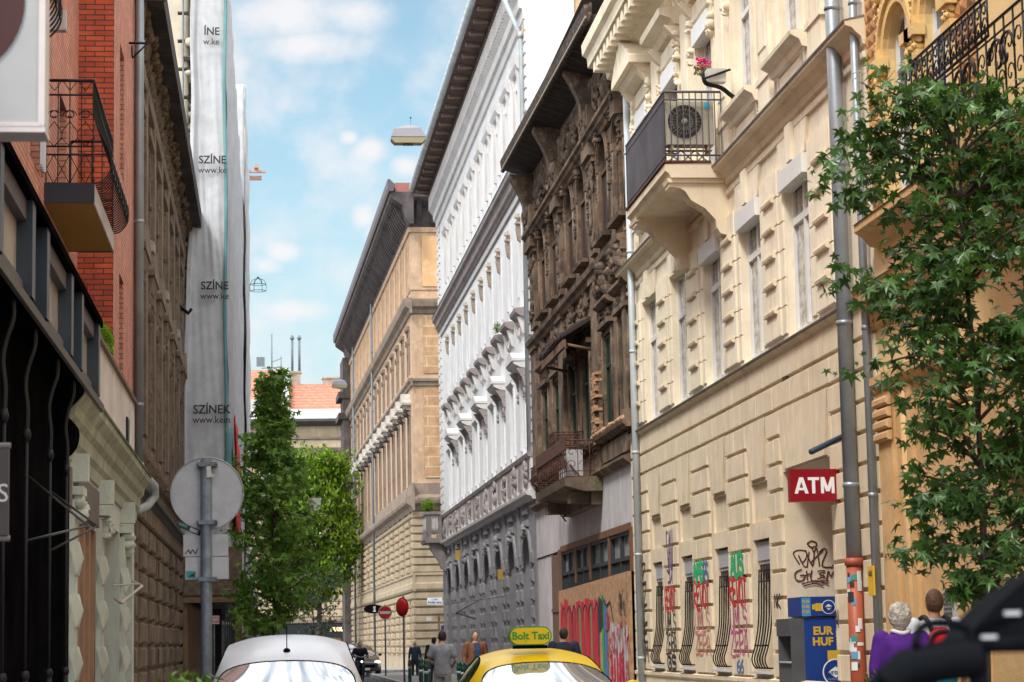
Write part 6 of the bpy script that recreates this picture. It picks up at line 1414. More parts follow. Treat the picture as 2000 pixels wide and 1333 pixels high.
m = MB(); a, b = atY(358, 1045, 18.87), atY(446, 1086, 18.87); m.box(a.x+.53, b.x+.53, .07, .075, b.z, a.z); m.build('plate', METAL, T, label='upper rectangular plate'); m = MB(); a, b = atY(362, 1089, 18.86), atY(447, 1131, 18.86); m.box(a.x+.53, b.x+.53, .062, .066, b.z, a.z); m.build('plate', METAL, T, label='lower rectangular plate')
def stk(pxs, col, y, nm='sticker'):
    q = MB(); q.add([tuple(v-o_ for v, o_ in zip(atY(px, py, 18.8+y), (-.53, 18.8, 0))) for px, py in pxs], [tuple(range(len(pxs)))]); return q.build(nm, col, T)
stk([(347, 1016), (394, 1037), (390, 1048), (344, 1028)], flat('sticker_dark', (.02, .03, .03)), .068); stk([(350, 1020), (366, 1027), (365, 1032), (349, 1025)], flat('sticker_greenish', (.10, .2, .16)), .066); stk([(372, 1030), (388, 1037), (385, 1043), (370, 1037)], flat('sticker_grey', (.4, .4, .4)), .065)
stk([(364, 1116), (382, 1116), (382, 1130), (364, 1130)], flat('sticker_teal', (.02, .26, .26)), .058); stk([(368, 1127), (374, 1122), (381, 1119), (380, 1127)], INK, .056)
stk([(403, 906), (412, 908), (413, 926), (420, 930), (404, 934)], flat('peeled_tape', (.5, .48, .45)), -.052)
m = MB(); pp_ = [atY(px, py, 18.86) for px, py in ((362, 1082), (368, 1074), (372, 1082), (376, 1074), (382, 1082), (386, 1072))]; ribbon(m, [(p.x+.53, p.z) for p in pp_], .008, .06); m.build('scribble', INK, T)
def roadsign(name, label, px, py, d, Y, yaw, kind):
    c = atY(px, py, Y); T = thing(name, label, 'road sign', (c.x, Y, 0), yaw); r = d/2
    m = MB(); m.tube([(0, 0, 0), (0, 0, c.z+r+.05)], .035, 8); m.build('post', POST, T)
    m = MB(); m.disc((0, c.z), r, -.06, 36, .012); m.build('rim', WPAINT if kind == 'noentry' else REDO, T)
    if kind == 'noentry':
        m = MB(); m.disc((0, c.z), r*.94, -.064, 36, .003); m.build('disc', REDS, T); m = MB(); m.box(-r*.76, r*.76, -.072, -.066, c.z-.055, c.z+.055); m.build('bar', WPAINT, T)
    else:
        m = MB(); m.lathe([(r*.9, 0), (r*.6, .05), (.01, .07)], (0, 0, 0), 24); o = m.build('boss', REDS, T); o.rotation_euler = (PI/2, 0, 0); o.location = (0, -.065, c.z)
    return T
roadsign('no_entry_sign', 'red no-entry sign on a thin post in front of the corner building', 752, 1197, .6, 99, 0, 'noentry')
roadsign('turned_round_sign', 'orange-red round sign turned half sideways on a post near the bollards', 788, 1186, .66, 78, R(-52), 'x')
T = thing('oval_hanging_sign', 'black oval sign with white lettering sticking out from the corner building', 'sign', (0, 0, 0)); c = atY(730, 1190, 140); T.location = c
m = MB(); n = 32; m.add([(.62*math.cos(2*PI*k/n), y, .28*math.sin(2*PI*k/n)) for y in (-.03, .03) for k in range(n)], [tuple(range(n-1, -1, -1)), tuple(range(n, 2*n))]+[(k, (k+1) % n, n+(k+1) % n, n+k) for k in range(n)]); m.build('panel', BLACKP, T); text('BAR', .2, WPAINT, T, (.05, -.04, 0), (PI/2, -PI/2, 0), .002, .002); m = MB(); m.tube([(.55, 0, 0), (1.2, 0, .05)], .03, 5); m.build('bracket', IRON, T)
T = thing('blue_red_plate', 'small blue and red plate on the edge of the stone corner', 'sign', (0, 0, 0)); c = atY(866, 1230, 104.5); T.location = c
m = MB(); m.box(-.1, .1, 0, .03, 0, .19); m.build('upper_half', flat('plate_blue', (.02, .08, .35)), T); m = MB(); m.box(-.1, .1, 0, .03, -.19, -.003); m.build('lower_half', flat('plate_red', (.6, .08, .08)), T); m = MB(); m.tube([(.0, .05, .19), (0, .05, -c.z)], .02, 5); m.build('post', POST, T)
# bollards
bm = None
BL = [(800, 1288, 'leftmost dark green bollard, taller and beside the turned round sign post', 72), (822, 1285, 'green bollard just right of the man in dark blue walking away', 52), (832, 1287, 'green bollard touching the grey T-shirt man on his left', 50), (836, 1286, 'green bollard half hidden behind the grey T-shirt man', 54), (896, 1292, 'green bollard right of the grey T-shirt man, first of three', 56), (904, 1293, 'green bollard right of the grey T-shirt man, middle of three', 53), (913, 1294, 'green bollard nearest the taxi windscreen pillar, last of three', 50)]
for i, (px, py, lab, Y) in enumerate(BL):
    p = atY(px, py, Y); h = max(.95, min(1.25, p.z))
    if bm is None:
        T = thing('bollard', lab, 'bollard', (p.x, Y, .0), 0, 'green bollards along the kerb'); m = MB()
        m.lathe([(.085, 0), (.085, .12), (.055, .16), (.05, .9), (.065, .92), (.065, .97), (.045, 1.0), (.06, 1.04), (.05, 1.09), (.0, 1.12)], (0, 0, 0), 14); m.build('shaft', GREENB, T)
        m = MB(); m.lathe([(.056, .80), (.056, .86)], (0, 0, 0), 14); m.build('band', LGREY, T); bm = T
    else:
        T = bm.copy(); C.objects.link(T); T.location = (p.x, Y, 0); T['label'] = lab
        for ch in bm.children: c = ch.copy(); C.objects.link(c); c.parent = T
    T.scale = (1, 1, h/1.12)
# ================================================================== PEOPLE
SKIN = mat('skin', (.48, .27, .18), rough=.55, var=.06, bump=0)
def clothm(n, c): return mat(n, c, rough=.85, var=.18, scale=5, bump=.35, bscale=7, bdist=.03)
def limb(mb, pts, rs, n=12):
    mb.tube(pts, rs, n)
    for p, r in zip(pts, rs): mb.blob(p, r, r, r, 12, 8)
def loft(mb, rings, n=20):
    vs = []; fs = []
    for (x, y, z, rx, ry) in rings:
        for k in range(n):
            a = 2*PI*k/n; vs.append((x+rx*math.cos(a), y+ry*math.sin(a), z))
    for i in range(len(rings)-1):
        for k in range(n): a, b = i*n+k, i*n+(k+1) % n; fs.append((a, b, b+n, a+n))
    fs += [tuple(range(n-1, -1, -1)), tuple(range((len(rings)-1)*n, len(rings)*n))]
    mb.add(vs, fs, True)
def organic(mb, name, m_, parent, vox=.016, it=3):
    o = mb.build(name, m_, parent)
    r = o.modifiers.new('remesh', 'REMESH'); r.mode = 'VOXEL'; r.voxel_size = vox; r.use_smooth_shade = True
    s = o.modifiers.new('smooth', 'SMOOTH'); s.factor = .6; s.iterations = it; return o
def hand(mb, w_, d, sd):
    """palm, four bent fingers of different length and a thumb from the side of the palm"""
    w_ = Vector(w_); d = Vector(d).normalized(); s = d.cross(Vector((0, 1, 0)))
    s = (s if s.length > .1 else Vector((1, 0, 0))).normalized(); nrm = s.cross(d).normalized()
    c = w_+d*.05; limb(mb, [tuple(w_), tuple(c), tuple(w_+d*.09)], [.026, .034, .034], 8)
    for k, ln in enumerate((.066, .076, .070, .055)):
        b = w_+d*.085+s*(.03-.02*k); limb(mb, [tuple(b), tuple(b+d*ln*.5), tuple(b+d*ln*.85+nrm*ln*.35)], [.0105, .0095, .008], 6)
    b = w_+d*.03+s*.03*sd; limb(mb, [tuple(b), tuple(b+d*.03+s*.03*sd), tuple(b+d*.06+s*.035*sd+nrm*.015)], [.013, .011, .009], 6)
def person(label, X, Y, yaw, h, top, bottom, hair, topc='tshirt', arms=None, headtilt=(0, 0), hairlen=.0, sleeve=1, z0=0, legs=None, lean=0, vox=.018, shoes=(.04, .04, .04), bald=False, wide=1.0, skinc=None):
    T = thing('person', label, 'person', (X, Y, z0), yaw); k = h/1.75; T.scale = (k, k, k)
    sk = skinc or SKIN
    A = arms or {-1: [(-.19*wide, .0, 1.42), (-.26*wide, .03, 1.14), (-.27*wide, -.07, .9)], 1: [(.19*wide, .0, 1.42), (.26*wide, .03, 1.14), (.27*wide, -.07, .9)]}
    G_ = legs or {-1: [(-.09, 0, .92), (-.1, -.02, .5), (-.11, .03, .08)], 1: [(.09, 0, .92), (.1, -.04, .5), (.11, -.06, .08)]}
    def L_(z): return -lean*max(0, z-.95)
    hx, hy = headtilt; hc = Vector((hx, L_(1.6)+hy, 1.63))
    b = MB()
    loft(b, [(0, 0, .84, .13, .1), (0, 0, .94, .165, .115), (0, L_(1.08), 1.08, .14, .10), (0, L_(1.25), 1.25, .165, .115), (0, L_(1.38), 1.38, .18, .11), (0, L_(1.45), 1.45, .12, .08), (0, L_(1.48), 1.5, .06, .06)])
    limb(b, [(0, L_(1.45)+.01, 1.44), (hc.x*.5, hc.y*.6+.01, 1.54), (hc.x*.8, hc.y*.9+.01, 1.6)], [.06, .054, .054])
    b.blob(tuple(hc), .077, .094, .112, 16, 10); b.blob((hc.x, hc.y-.03, hc.z-.065), .052, .058, .05, 12, 8)
    b.blob((hc.x, hc.y-.095, hc.z-.02), .014, .022, .026, 8, 6); b.blob((hc.x, hc.y-.083, hc.z-.062), .024, .012, .008, 8, 5); b.blob((hc.x, hc.y-.08, hc.z+.025), .05, .016, .012, 8, 5)
    for s in (-1, 1): b.blob((hc.x+s*.078, hc.y+.005, hc.z-.01), .012, .022, .034, 8, 6)
    for s in (-1, 1):
        sh, el, wr = [Vector(q) for q in A[s]]; sh.y += L_(sh.z); 
        limb(b, [tuple(sh), tuple(sh.lerp(el, .5)), tuple(el), tuple(el.lerp(wr, .35)), tuple(wr)], [.055, .046, .038, .038, .026]); hand(b, wr, wr-el, -s)
        hp, kn, an = [Vector(q) for q in G_[s]]
        limb(b, [tuple(hp), tuple(hp.lerp(kn, .5)), tuple(kn), tuple(kn.lerp(an, .35)), tuple(an)], [.085, .072, .052, .055, .036])
        limb(b, [(an.x, an.y+.03, an.z-.04), (an.x, an.y-.13, an.z-.05)], [.035, .028])
    organic(b, 'body', sk, T, vox)
    e = MB()
    for s in (-1, 1): e.blob((hc.x+s*.03, hc.y-.088, hc.z+.005), .011, .007, .007, 8, 5)
    e.build('eyes', flat('eye_dark', (.02, .015, .01)), T)
    t = MB(); q = .012+(.012 if topc != 'tshirt' else 0)
    loft(t, [(0, 0, .86 if topc == 'tshirt' else .8, .165+q, .12+q), (0, L_(.98), .98, .16+q*1.5, .115+q), (0, L_(1.1), 1.1, .15+q*1.3, .11+q), (0, L_(1.25), 1.25, .172+q, .12+q), (0, L_(1.37), 1.37, .188*wide+q, .115+q), (0, L_(1.44), 1.44, .15*wide+q, .088+q), (0, L_(1.48)+.01, 1.485, .075, .07)])
    for s in (-1, 1):
        sh, el, wr = [Vector(v) for v in A[s]]; sh.y += L_(sh.z)
        if sleeve >= 1: limb(t, [tuple(sh), tuple(sh.lerp(el, .5)), tuple(el), tuple(el.lerp(wr, .5)), tuple(el.lerp(wr, .9))], [.066+q, .058+q, .05+q*.8, .046+q*.8, .036+q])
        else: limb(t, [tuple(sh), tuple(sh.lerp(el, .35)), tuple(sh.lerp(el, sleeve))], [.064+q, .062+q, .062+q])
    organic(t, 'shirt' if topc == 'tshirt' else 'jacket', top, T, vox)
    p_ = MB(); loft(p_, [(0, 0, .82, .15, .12), (0, 0, .9, .172, .128), (0, 0, .97, .165, .12), (0, 0, 1.0, .16, .115)])
    for s in (-1, 1):
        hp, kn, an = [Vector(v) for v in G_[s]]; limb(p_, [tuple(hp), tuple(hp.lerp(kn, .5)), tuple(kn), tuple(kn.lerp(an, .5)), tuple(kn.lerp(an, .93))], [.1, .09, .072, .068, .06])
    organic(p_, 'trousers', bottom, T, vox)
    s_ = MB()
    for s in (-1, 1):
        an = Vector(G_[s][2]); limb(s_, [(an.x, an.y+.035, an.z-.03), (an.x, an.y-.05, an.z-.035), (an.x, an.y-.15, an.z-.045)], [.045, .045, .036])
    organic(s_, 'shoes', flat('shoe_%d' % int(shoes[0]*100), shoes), T, vox)
    if not bald:
        hh = MB(); hh.blob((hc.x, hc.y+.024, hc.z+.012), .086+hairlen*.3, .096+hairlen*.3, .118+hairlen*.3, 16, 10)
        rd = random.Random(int(X*100))
        if hairlen:
            for i in range(130):
                v = Vector((rd.gauss(0, 1), rd.gauss(.35, 1), rd.gauss(.3, 1))).normalized(); hh.blob((hc.x+v.x*.104, hc.y+.02+v.y*.106, hc.z+.02+v.z*.116), rd.uniform(.012, .026), rd.uniform(.012, .026), rd.uniform(.012, .028), 6, 4)
        cut_ = hc.y-.062; hh.v = [(x, max(y, cut_) if z < hc.z+.07 else y, z) for x, y, z in hh.v]
        organic(hh, 'hair', hair, T, .008, 1)
    return T
h_dark = mat('hair_dark', (.025, .016, .012), rough=.6, var=.3, scale=30, bump=.6, bscale=60); h_br = mat('hair_brown', (.10, .05, .03), rough=.6, var=.3, scale=30, bump=.6, bscale=60); h_wh = mat('hair_white', (.52, .47, .40), rough=.7, var=.4, scale=22, bump=.9, bscale=50, patch=(.16, .13, .10), pfac=.5)
DEN = clothm('dark_trousers', (.03, .035, .05)); 
p = atY(1757, 1182, 20); wm = person('white curly haired person in a purple cardigan walking away beside the red pipe', p.x, 20, PI-.35, p.z-.13, clothm('purple_cardigan', (.085, .012, .22)), DEN, h_wh, 'jacket', hairlen=.07, z0=.13, vox=.012, wide=.98)
m = MB(); m.tube([(.085*math.cos(t*PI/8), .01+.075*math.sin(t*PI/8), 1.49+.012*math.sin(t)) for t in range(17)], .02, 8); m.build('white_collar', WPAINT, wm)
p = atY(1822, 1152, 21); mn = person('short brown haired person in a white T-shirt with a red backpack walking away', p.x, 21, PI+.12, p.z-.13, clothm('white_tshirt', (.62, .66, .70)), clothm('grey_trousers', (.2, .19, .19)), h_br, sleeve=.6, z0=.13, vox=.012, wide=1.12)
m = MB(); m.v = []; b_ = MB(); loft(b_, [(.02, .17, 1.0, .1, .06), (.02, .2, 1.05, .13, .09), (.02, .2, 1.2, .14, .09), (.02, .18, 1.33, .12, .07), (.02, .15, 1.4, .07, .03)]); 
T = thing('backpack', 'red and dark backpack worn over the white T-shirt', 'backpack', tuple(mn.location), PI+.12); T.scale = mn.scale; organic(b_, 'bag', clothm('backpack_red', (.5, .01, .02)), T, .014)
m = MB()
for s in (-1, 1): m.tube(smooth([(s*.1, .17, 1.36), (s*.11, .10, 1.46), (s*.11, .0, 1.5), (s*.12, -.1, 1.44), (s*.14, -.14, 1.3)], 4), .022, 8)
m.tube(smooth([(-.13, .24, 1.02), (-.14, .26, 1.2), (-.1, .25, 1.32), (.02, .24, 1.36), (.14, .25, 1.32), (.17, .26, 1.2), (.16, .24, 1.02)], 4), .018, 8); m.build('strap', flat('strap_black', (.015, .015, .02)), T)
b_ = MB(); loft(b_, [(.02, .2, .84, .12, .07), (.02, .2, .92, .14, .09), (.02, .19, 1.0, .12, .08)]); organic(b_, 'lower_pocket', clothm('backpack_teal', (.02, .28, .34)), T, .014)
p = atY(1100, 1227, 40); person('dark haired person in a navy quilted jacket seen from behind the taxi sign', p.x, 40, PI+.2, p.z-.13, clothm('navy_jacket', (.018, .022, .04)), DEN, h_dark, 'jacket', z0=.13, wide=1.2)
p = atY(928, 1233, 55); person('bearded person in a brown jacket over a blue shirt facing the camera', p.x, 55, .15, p.z, clothm('brown_jacket', (.19, .075, .035)), clothm('rust_trousers', (.2, .06, .035)), h_br, 'jacket', wide=1.05)
p2 = p
m = MB(); m.prof(-.07, .07, [(-.150, .9), (-.163, 1.1), (-.165, 1.3), (-.13, 1.46), (-.12, 1.46), (-.15, 1.3), (-.14, 1.1), (-.13, .9)]); sh_ = m.build('blue_shirt', clothm('blue_shirt', (.03, .055, .12)), None); sh_.parent = [o for o in bpy.data.objects if o.get('label', '').startswith('bearded')][0]
p = atY(863, 1243, 46); arms = {-1: [(-.19, 0, 1.42), (-.29, .0, 1.16), (-.17, -.26, 1.06)], 1: [(.19, 0, 1.42), (.29, .0, 1.16), (.17, -.26, 1.06)]}
person('dark haired person in a grey T-shirt and grey joggers looking down, seen from behind', p.x, 46, PI-.3, 1.74, clothm('grey_tshirt', (.26, .27, .30)), clothm('grey_joggers', (.30, .29, .28)), h_dark, arms=arms, headtilt=(0, -.06), sleeve=.62, wide=1.16)
p = atY(847, 1245, 75); person('person in a dark vest with pale sleeves walking away near the stone corner', p.x, 75, PI+.15, p.z, clothm('dark_vest', (.02, .022, .035)), DEN, h_dark, 'jacket', wide=1.05)
p = atY(810, 1259, 98); person('balding person in a dark blue shirt and trousers walking away between the posts', p.x, 98, PI, 1.6, clothm('blue_work_shirt', (.02, .05, .09)), DEN, h_dark, bald=True, shoes=(.6, .58, .55))
p = atY(702, 1253, 88); arms = {-1: [(-.2, 0, 1.42), (-.31, -.12, 1.2), (-.25, -.4, 1.12)], 1: [(.2, 0, 1.42), (.31, -.12, 1.2), (.25, -.4, 1.12)]}
legs = {-1: [(-.09, 0, .95), (-.12, -.35, .72), (-.1, -.25, .3)], 1: [(.09, 0, .95), (.12, -.33, .62), (.1, -.12, .18)]}
person('cyclist in a black tracksuit with white stripes riding towards the camera', p.x, 88, .1, p.z-.02, clothm('black_tracksuit', (.01, .014, .02)), DEN, h_dark, 'jacket', arms=arms, legs=legs, lean=.25, wide=1.1)
cy_ = [o for o in bpy.data.objects if o.get('label', '').startswith('cyclist')][0]
m = MB()
for s in (-1, 1): m.tube([(s*.245, -.05, 1.49), (s*.33, -.06, 1.36), (s*.37, -.12, 1.22), (s*.33, -.3, 1.18)], .014, 6)
m.build('white_stripe', WPAINT, cy_)
T = thing('bicycle', 'dark city bicycle with a front light ridden in the roadway', 'bicycle', (p.x, 88, 0), .1)
for y in (-.72, .36):
    m = MB(); m.tube([(0, y+.33*math.cos(k*PI/14), .35+.33*math.sin(k*PI/14)) for k in range(29)], .018, 6); wl = m.build('wheel', IRON, T)
    m = MB()
    for k in range(12): m.tube([(0, y, .35), (0, y+.32*math.cos(k*PI/6), .35+.32*math.sin(k*PI/6))], .002, 3)
    m.build('spokes', LGREY, wl)
m = MB(); m.tube([(0, .36, .35), (0, -.1, .32), (0, .05, .85), (0, .36, .35)], .015, 6).tube([(0, .05, .8), (0, -.5, .85), (0, -.1, .32)], .018, 6).tube([(0, -.5, 1.0), (0, -.52, .8), (0, -.72, .35)], .018, 6); m.build('frame', BLACKP, T)
m = MB(); m.tube(smooth([(-.3, -.36, 1.04), (-.2, -.42, 1.08), (0, -.5, 1.02), (.2, -.42, 1.08), (.3, -.36, 1.04)], 4), .014, 6); m.build('handlebar', LGREY, T)
m = MB(); m.blob((0, .05, .88), .08, .13, .03, 10, 6); m.build('saddle', BLACKP, T)
m = MB(); m.blob((0, -.62, .85), .04, .03, .04, 10, 6); o = m.build('front_light', WPAINT, T); HL = bpy.data.materials.new('lamp_lit'); HL.use_nodes = True; b2 = HL.node_tree.nodes['Principled BSDF']; b2.inputs['Emission Color'].default_value = (1, .95, .85, 1); b2.inputs['Emission Strength'].default_value = 2.5; o.data.materials[0] = HL
# ================================================================== CARS
SKYGL = mat('windscreen_glass', (.62, .66, .70), rough=.03, var=.05, bump=0, metal=.7, spec=1)
SIDEGL = mat('side_glass', (.02, .022, .024), rough=.04, var=.2, bump=0, spec=1)
def car(label, X, Y, yaw, paint, prof, L_=4.2, group=None, lit=False, wheel=.31):
    """prof: list of (y, z_bottom, half_sill, z_belt, half_belt, z_roof, half_roof, tag) front (y=0) to back; tag of the segment that follows"""
    T = thing('parked_car', label, 'car', (X, Y, 0), yaw, group)
    n = 13; vs = []; fs = []; mi = []
    for (y, zb0, ws, zbelt, wb, zr, wr, tg) in prof:
        half = [(0, zb0), (ws*.8, zb0), (ws, zb0+.12), (wb+.015, (zb0+zbelt)/2), (wb, zbelt), (wr+.02, zr-.07*(zr-zbelt > .2)-.01), (wr*.62, zr+.0), (0, zr+.02)]
        ring = half+[(-a, b) for a, b in half[-2:0:-1]]
        vs += [(x, y+(.10*(1-abs(x)) if tg == 'X' else 0), z) for x, z in ring]
    n = 14
    for i in range(len(prof)-1):
        tg = prof[i][7]
        for k in range(n):
            a, b = i*n+k, i*n+(k+1) % n; fs.append((a, b, b+n, a+n))
            top = k in (5, 6, 7, 8); side = k in (4, 9)
            mi.append(1 if (tg == 'W' and top) else 3 if (tg == 'B' and top) else 2 if (tg == 'S' and side) else 0)
    fs += [tuple(range(n-1, -1, -1)), tuple(range((len(prof)-1)*n, len(prof)*n))]; mi += [0, 0]
    me = bpy.data.meshes.new('cage'); me.from_pydata(vs, [], fs); me.polygons.foreach_set('material_index', mi)
    for q in (paint, SKYGL, SIDEGL, SIDEGL): me.materials.append(q)
    o = bpy.data.objects.new('cage', me); C.objects.link(o)
    cr = me.attributes.new('crease_edge', 'FLOAT', 'EDGE')
    gl = {}
    for f, q in zip(me.polygons, mi):
        for e in f.edge_keys: gl.setdefault(tuple(sorted(e)), set()).add(q)
    for e in me.edges:
        if len(gl[tuple(sorted(e.vertices))]) > 1: cr.data[e.index].value = 1.0
    md = o.modifiers.new('s', 'SUBSURF'); md.levels = 3; md.render_levels = 3
    ev = o.evaluated_get(bpy.context.evaluated_depsgraph_get()); fm = bpy.data.meshes.new_from_object(ev); bpy.data.objects.remove(o)
    for idx, nm, mm in ((0, 'body', paint), (1, 'windscreen', SKYGL), (2, 'side_window', SIDEGL), (3, 'rear_window', SIDEGL)):
        bm_ = bmesh.new(); bm_.from_mesh(fm); bmesh.ops.recalc_face_normals(bm_, faces=bm_.faces)
        bmesh.ops.delete(bm_, geom=[f for f in bm_.faces if f.material_index != idx], context='FACES')
        if not bm_.faces: bm_.free(); continue
        for f in bm_.faces: f.smooth = True; f.material_index = 0
        nm_ = bpy.data.meshes.new(nm); 
        if idx:   # dark rubber seal along the pane edge
            be = [e for e in bm_.edges if len(e.link_faces) == 1]; sl_ = MB()
            for e in be: sl_.tube([tuple(e.verts[0].co), tuple(e.verts[1].co)], .009, 4)
        bm_.to_mesh(nm_); bm_.free(); nm_.materials.append(mm); oo = bpy.data.objects.new(nm, nm_); C.objects.link(oo); oo.parent = T
        if idx: sl_.build('window_seal', BLACKP, T)
    wb = max(q[4] for q in prof)
    for y in (.75, prof[-1][0]-.75):
        for s in (-1, 1):
            m = MB(); m.tube([(s*(wb-.2), y, wheel), (s*(wb-.0), y, wheel)], wheel, 24); w_ = m.build('wheel', flat('tyre', (.02, .02, .02)), T)
            m = MB(); m.tube([(s*(wb-.01), y, wheel), (s*(wb+.012), y, wheel)], wheel*.62, 20); m.build('rim', LGREY, w_)
    for s in (-1, 1):
        m = MB(); m.blob((s*(prof[1][2]-.16), .13, .68), .14, .06, .07, 12, 8); o = m.build('headlight', HL if lit else LGREY, T)
        m = MB(); m.blob((s*(wb+.1), prof[3][0]+.25, prof[4][3]+.02), .1, .06, .075, 12, 8); m.build('door_mirror', paint, T)
    m = MB(); m.box(-.5, .5, -.012, .06, .42, .55); m.build('grille', BLACKP, T); m = MB(); m.box(-.26, .26, -.03, -.01, .3, .41); m.build('number_plate', WPAINT, T)
    return T
CW = mat('car_white', (.74, .79, .86), rough=.3, var=.02, bump=0, coat=.15, spec=.3); CY = mat('car_yellow', (.95, .66, .004), rough=.4, var=.02, bump=0, coat=.12, spec=.25); CB = mat('car_black', (.012, .018, .024), rough=.2, var=.1, bump=0, coat=1)
MPV = [(0, .25, .62, .55, .62, .62, .55, 'N'), (.12, .22, .8, .7, .78, .78, .66, 'N'), (.75, .2, .86, .92, .86, .98, .72, 'N'), (1.05, .2, .87, .98, .87, 1.02, .76, 'W'), (1.72, .2, .88, 1.0, .87, 1.33, .70, 'N'), (1.95, .2, .88, 1.0, .87, 1.45, .69, 'S'), (2.6, .2, .88, 1.0, .87, 1.60, .66, 'S'), (3.4, .2, .88, 1.0, .87, 1.64, .62, 'N'), (3.85, .2, .86, 1.0, .85, 1.52, .58, 'B'), (4.1, .22, .82, .98, .82, 1.0, .7, 'N'), (4.2, .28, .7, .7, .7, .75, .6, 'N')]
T = car('white car with a short roof aerial parked facing the camera at the bottom left', .13, 23.2, -.02, CW, MPV)
m = MB(); m.lathe([(.045, 0), (.035, .035), (.012, .05)], (.0, 1.95, 1.43), 12).tube([(0, 1.95, 1.46), (-.0, 2.02, 1.72)], .006, 5); m.build('aerial', BLACKP, T)
TX = [(0, .25, .62, .5, .62, .56, .55, 'N'), (.12, .2, .82, .66, .8, .72, .66, 'N'), (.85, .18, .88, .88, .87, .93, .74, 'N'), (1.1, .18, .89, .93, .88, .96, .78, 'W'), (1.85, .18, .9, .95, .88, 1.25, .66, 'N'), (2.05, .18, .9, .95, .88, 1.34, .64, 'S'), (2.7, .18, .9, .95, .88, 1.425, .60, 'S'), (3.3, .18, .9, .95, .88, 1.40, .58, 'N'), (3.6, .18, .89, .97, .87, 1.30, .56, 'B'), (4.2, .2, .86, 1.0, .84, 1.04, .7, 'N'), (4.45, .26, .74, .7, .74, .85, .64, 'N')]
T = car('yellow taxi with a rounded roof sign facing the camera at the bottom centre', 3.12, 24.1, .02, CY, TX)
ts = thing('taxi_roof_sign', 'yellow rounded taxi sign with green rim and lettering on the roof of the yellow car', 'taxi sign', (3.0, 26.2, 1.455))
def pill(mb, w_, h, y0, y1, n=12):
    r = h/2; pts = [(w_/2-r+r*math.sin(PI*k/n), r+r*math.cos(PI*k/n)) for k in range(n+1)]+[(-w_/2+r-r*math.sin(PI*k/n), r-r*math.cos(PI*k/n)) for k in range(n+1)]
    mb.profx(y0, y1, pts)
m = MB(); pill(m, .50, .215, .0, .14); m.build('rim', flat('taxi_green', (.03, .32, .05)), ts)
m = MB(); pill(m, .47, .19, -.012, -.001); o = m.build('face', flat('taxi_face', (.85, .62, .01)), ts); o.location = (0, 0, .012)
m = MB(); m.box(-.2, .2, .02, .12, -.04, .0); m.build('foot', BLACKP, ts)
text('Bolt Taxi', .122, flat('taxi_green', (.02, .2, .03)), ts, (0, -.014, .105), (PI/2, 0, 0), .002, .0035, .98)
m = MB(); m.tube([(-.058, -.015, .045), (-.058, -.018, .05)], .007, 8); m.build('dot', flat('taxi_green', (.03, .32, .05)), ts)
HB = [(q[0], q[1], q[2], q[3], q[4], q[5]-.06, q[6], q[7]) for q in MPV]
car('black hatchback with one headlight on, far down the street behind the cyclist', 4.35, 107, .12, CB, HB, lit=True)
car('second white car further back, mostly hidden behind the first white car', 1.15, 60, 0, CW, HB)
# ================================================================== MOTORCYCLE (nearest, out of focus)
T = thing('motorcycle', 'black motorcycle very close and out of focus at the bottom right corner', 'motorcycle', (1.25, 3.75, 0)); O_ = Vector((1.25, 3.75, 0))
def mp(px, py, Y): v = atY(px, py, Y)-O_; return tuple(v)
MK = mat('motor_black', (.006, .007, .009), rough=.85, var=.2, bump=0, spec=.03)
m = MB(); g0 = [mp(1700, 1345, 3.7), mp(1755, 1296, 3.7), mp(1810, 1280, 3.72), mp(1900, 1262, 3.75), mp(2060, 1262, 3.8), mp(2220, 1290, 3.9)]
m.tube(smooth(g0, 5), [.012]*5+[.018]*5+[.018]*5+[.014]*5+[.014]*5+[.014], 12); m.build('handlebar', MK, T)
m = MB(); m.tube(smooth([mp(1735, 1340, 3.66), mp(1770, 1312, 3.66), mp(1850, 1296, 3.68), mp(1905, 1290, 3.7)], 4), [.03]*13, 12); m.build('grip', MK, T)
m = MB(); m.tube(smooth([mp(1900, 1258, 3.74), mp(1885, 1226, 3.74), mp(1840, 1217, 3.72), mp(1800, 1226, 3.7), mp(1788, 1262, 3.68)], 5), .008, 10); m.build('brake_lever', MK, T)
m = MB()
P5 = [mp(1862, 1268, 3.75), mp(1905, 1225, 3.75), mp(1950, 1180, 3.76), mp(2010, 1128, 3.78), mp(2120, 1080, 3.8), mp(2230, 1100, 3.85), mp(2260, 1268, 3.85)]
n5 = len(P5); m.add(P5+[(a, b+.1+.05*math.sin(i), c) for i, (a, b, c) in enumerate(P5)], [tuple(range(n5-1, -1, -1)), tuple(range(n5, 2*n5))]+[(i, (i+1) % n5, n5+(i+1) % n5, n5+i) for i in range(n5)]); m.build('fairing', MK, T)
for (a, b) in (((1962, 1194), (1992, 1202)), ((1917, 1241), (1946, 1248))):
    m = MB(); p0, p1 = mp(*a, 3.73), mp(*b, 3.73); m.box(p0[0], p1[0], p0[1]-.004, p0[1]+.004, p1[2], p0[2]); m.build('reflector', LGREY, T)  # pale bars painted in for two reflections on the black fairing
m = MB(); m.tube([mp(1908, 1262, 3.78), (mp(1908, 1262, 3.78)[0], .02, .95), (mp(1908, 1262, 3.78)[0]+.1, .05, .7)], .018, 10); m.build('steering_column', MK, T)
m = MB(); m.blob((.22, .5, .95), .16, .32, .14, 16, 10); m.build('fuel_tank', MK, T)
m = MB(); m.blob((.22, 1.05, .88), .14, .42, .07, 16, 8); m.build('seat', flat('seat_black', (.015, .014, .014), .8), T)
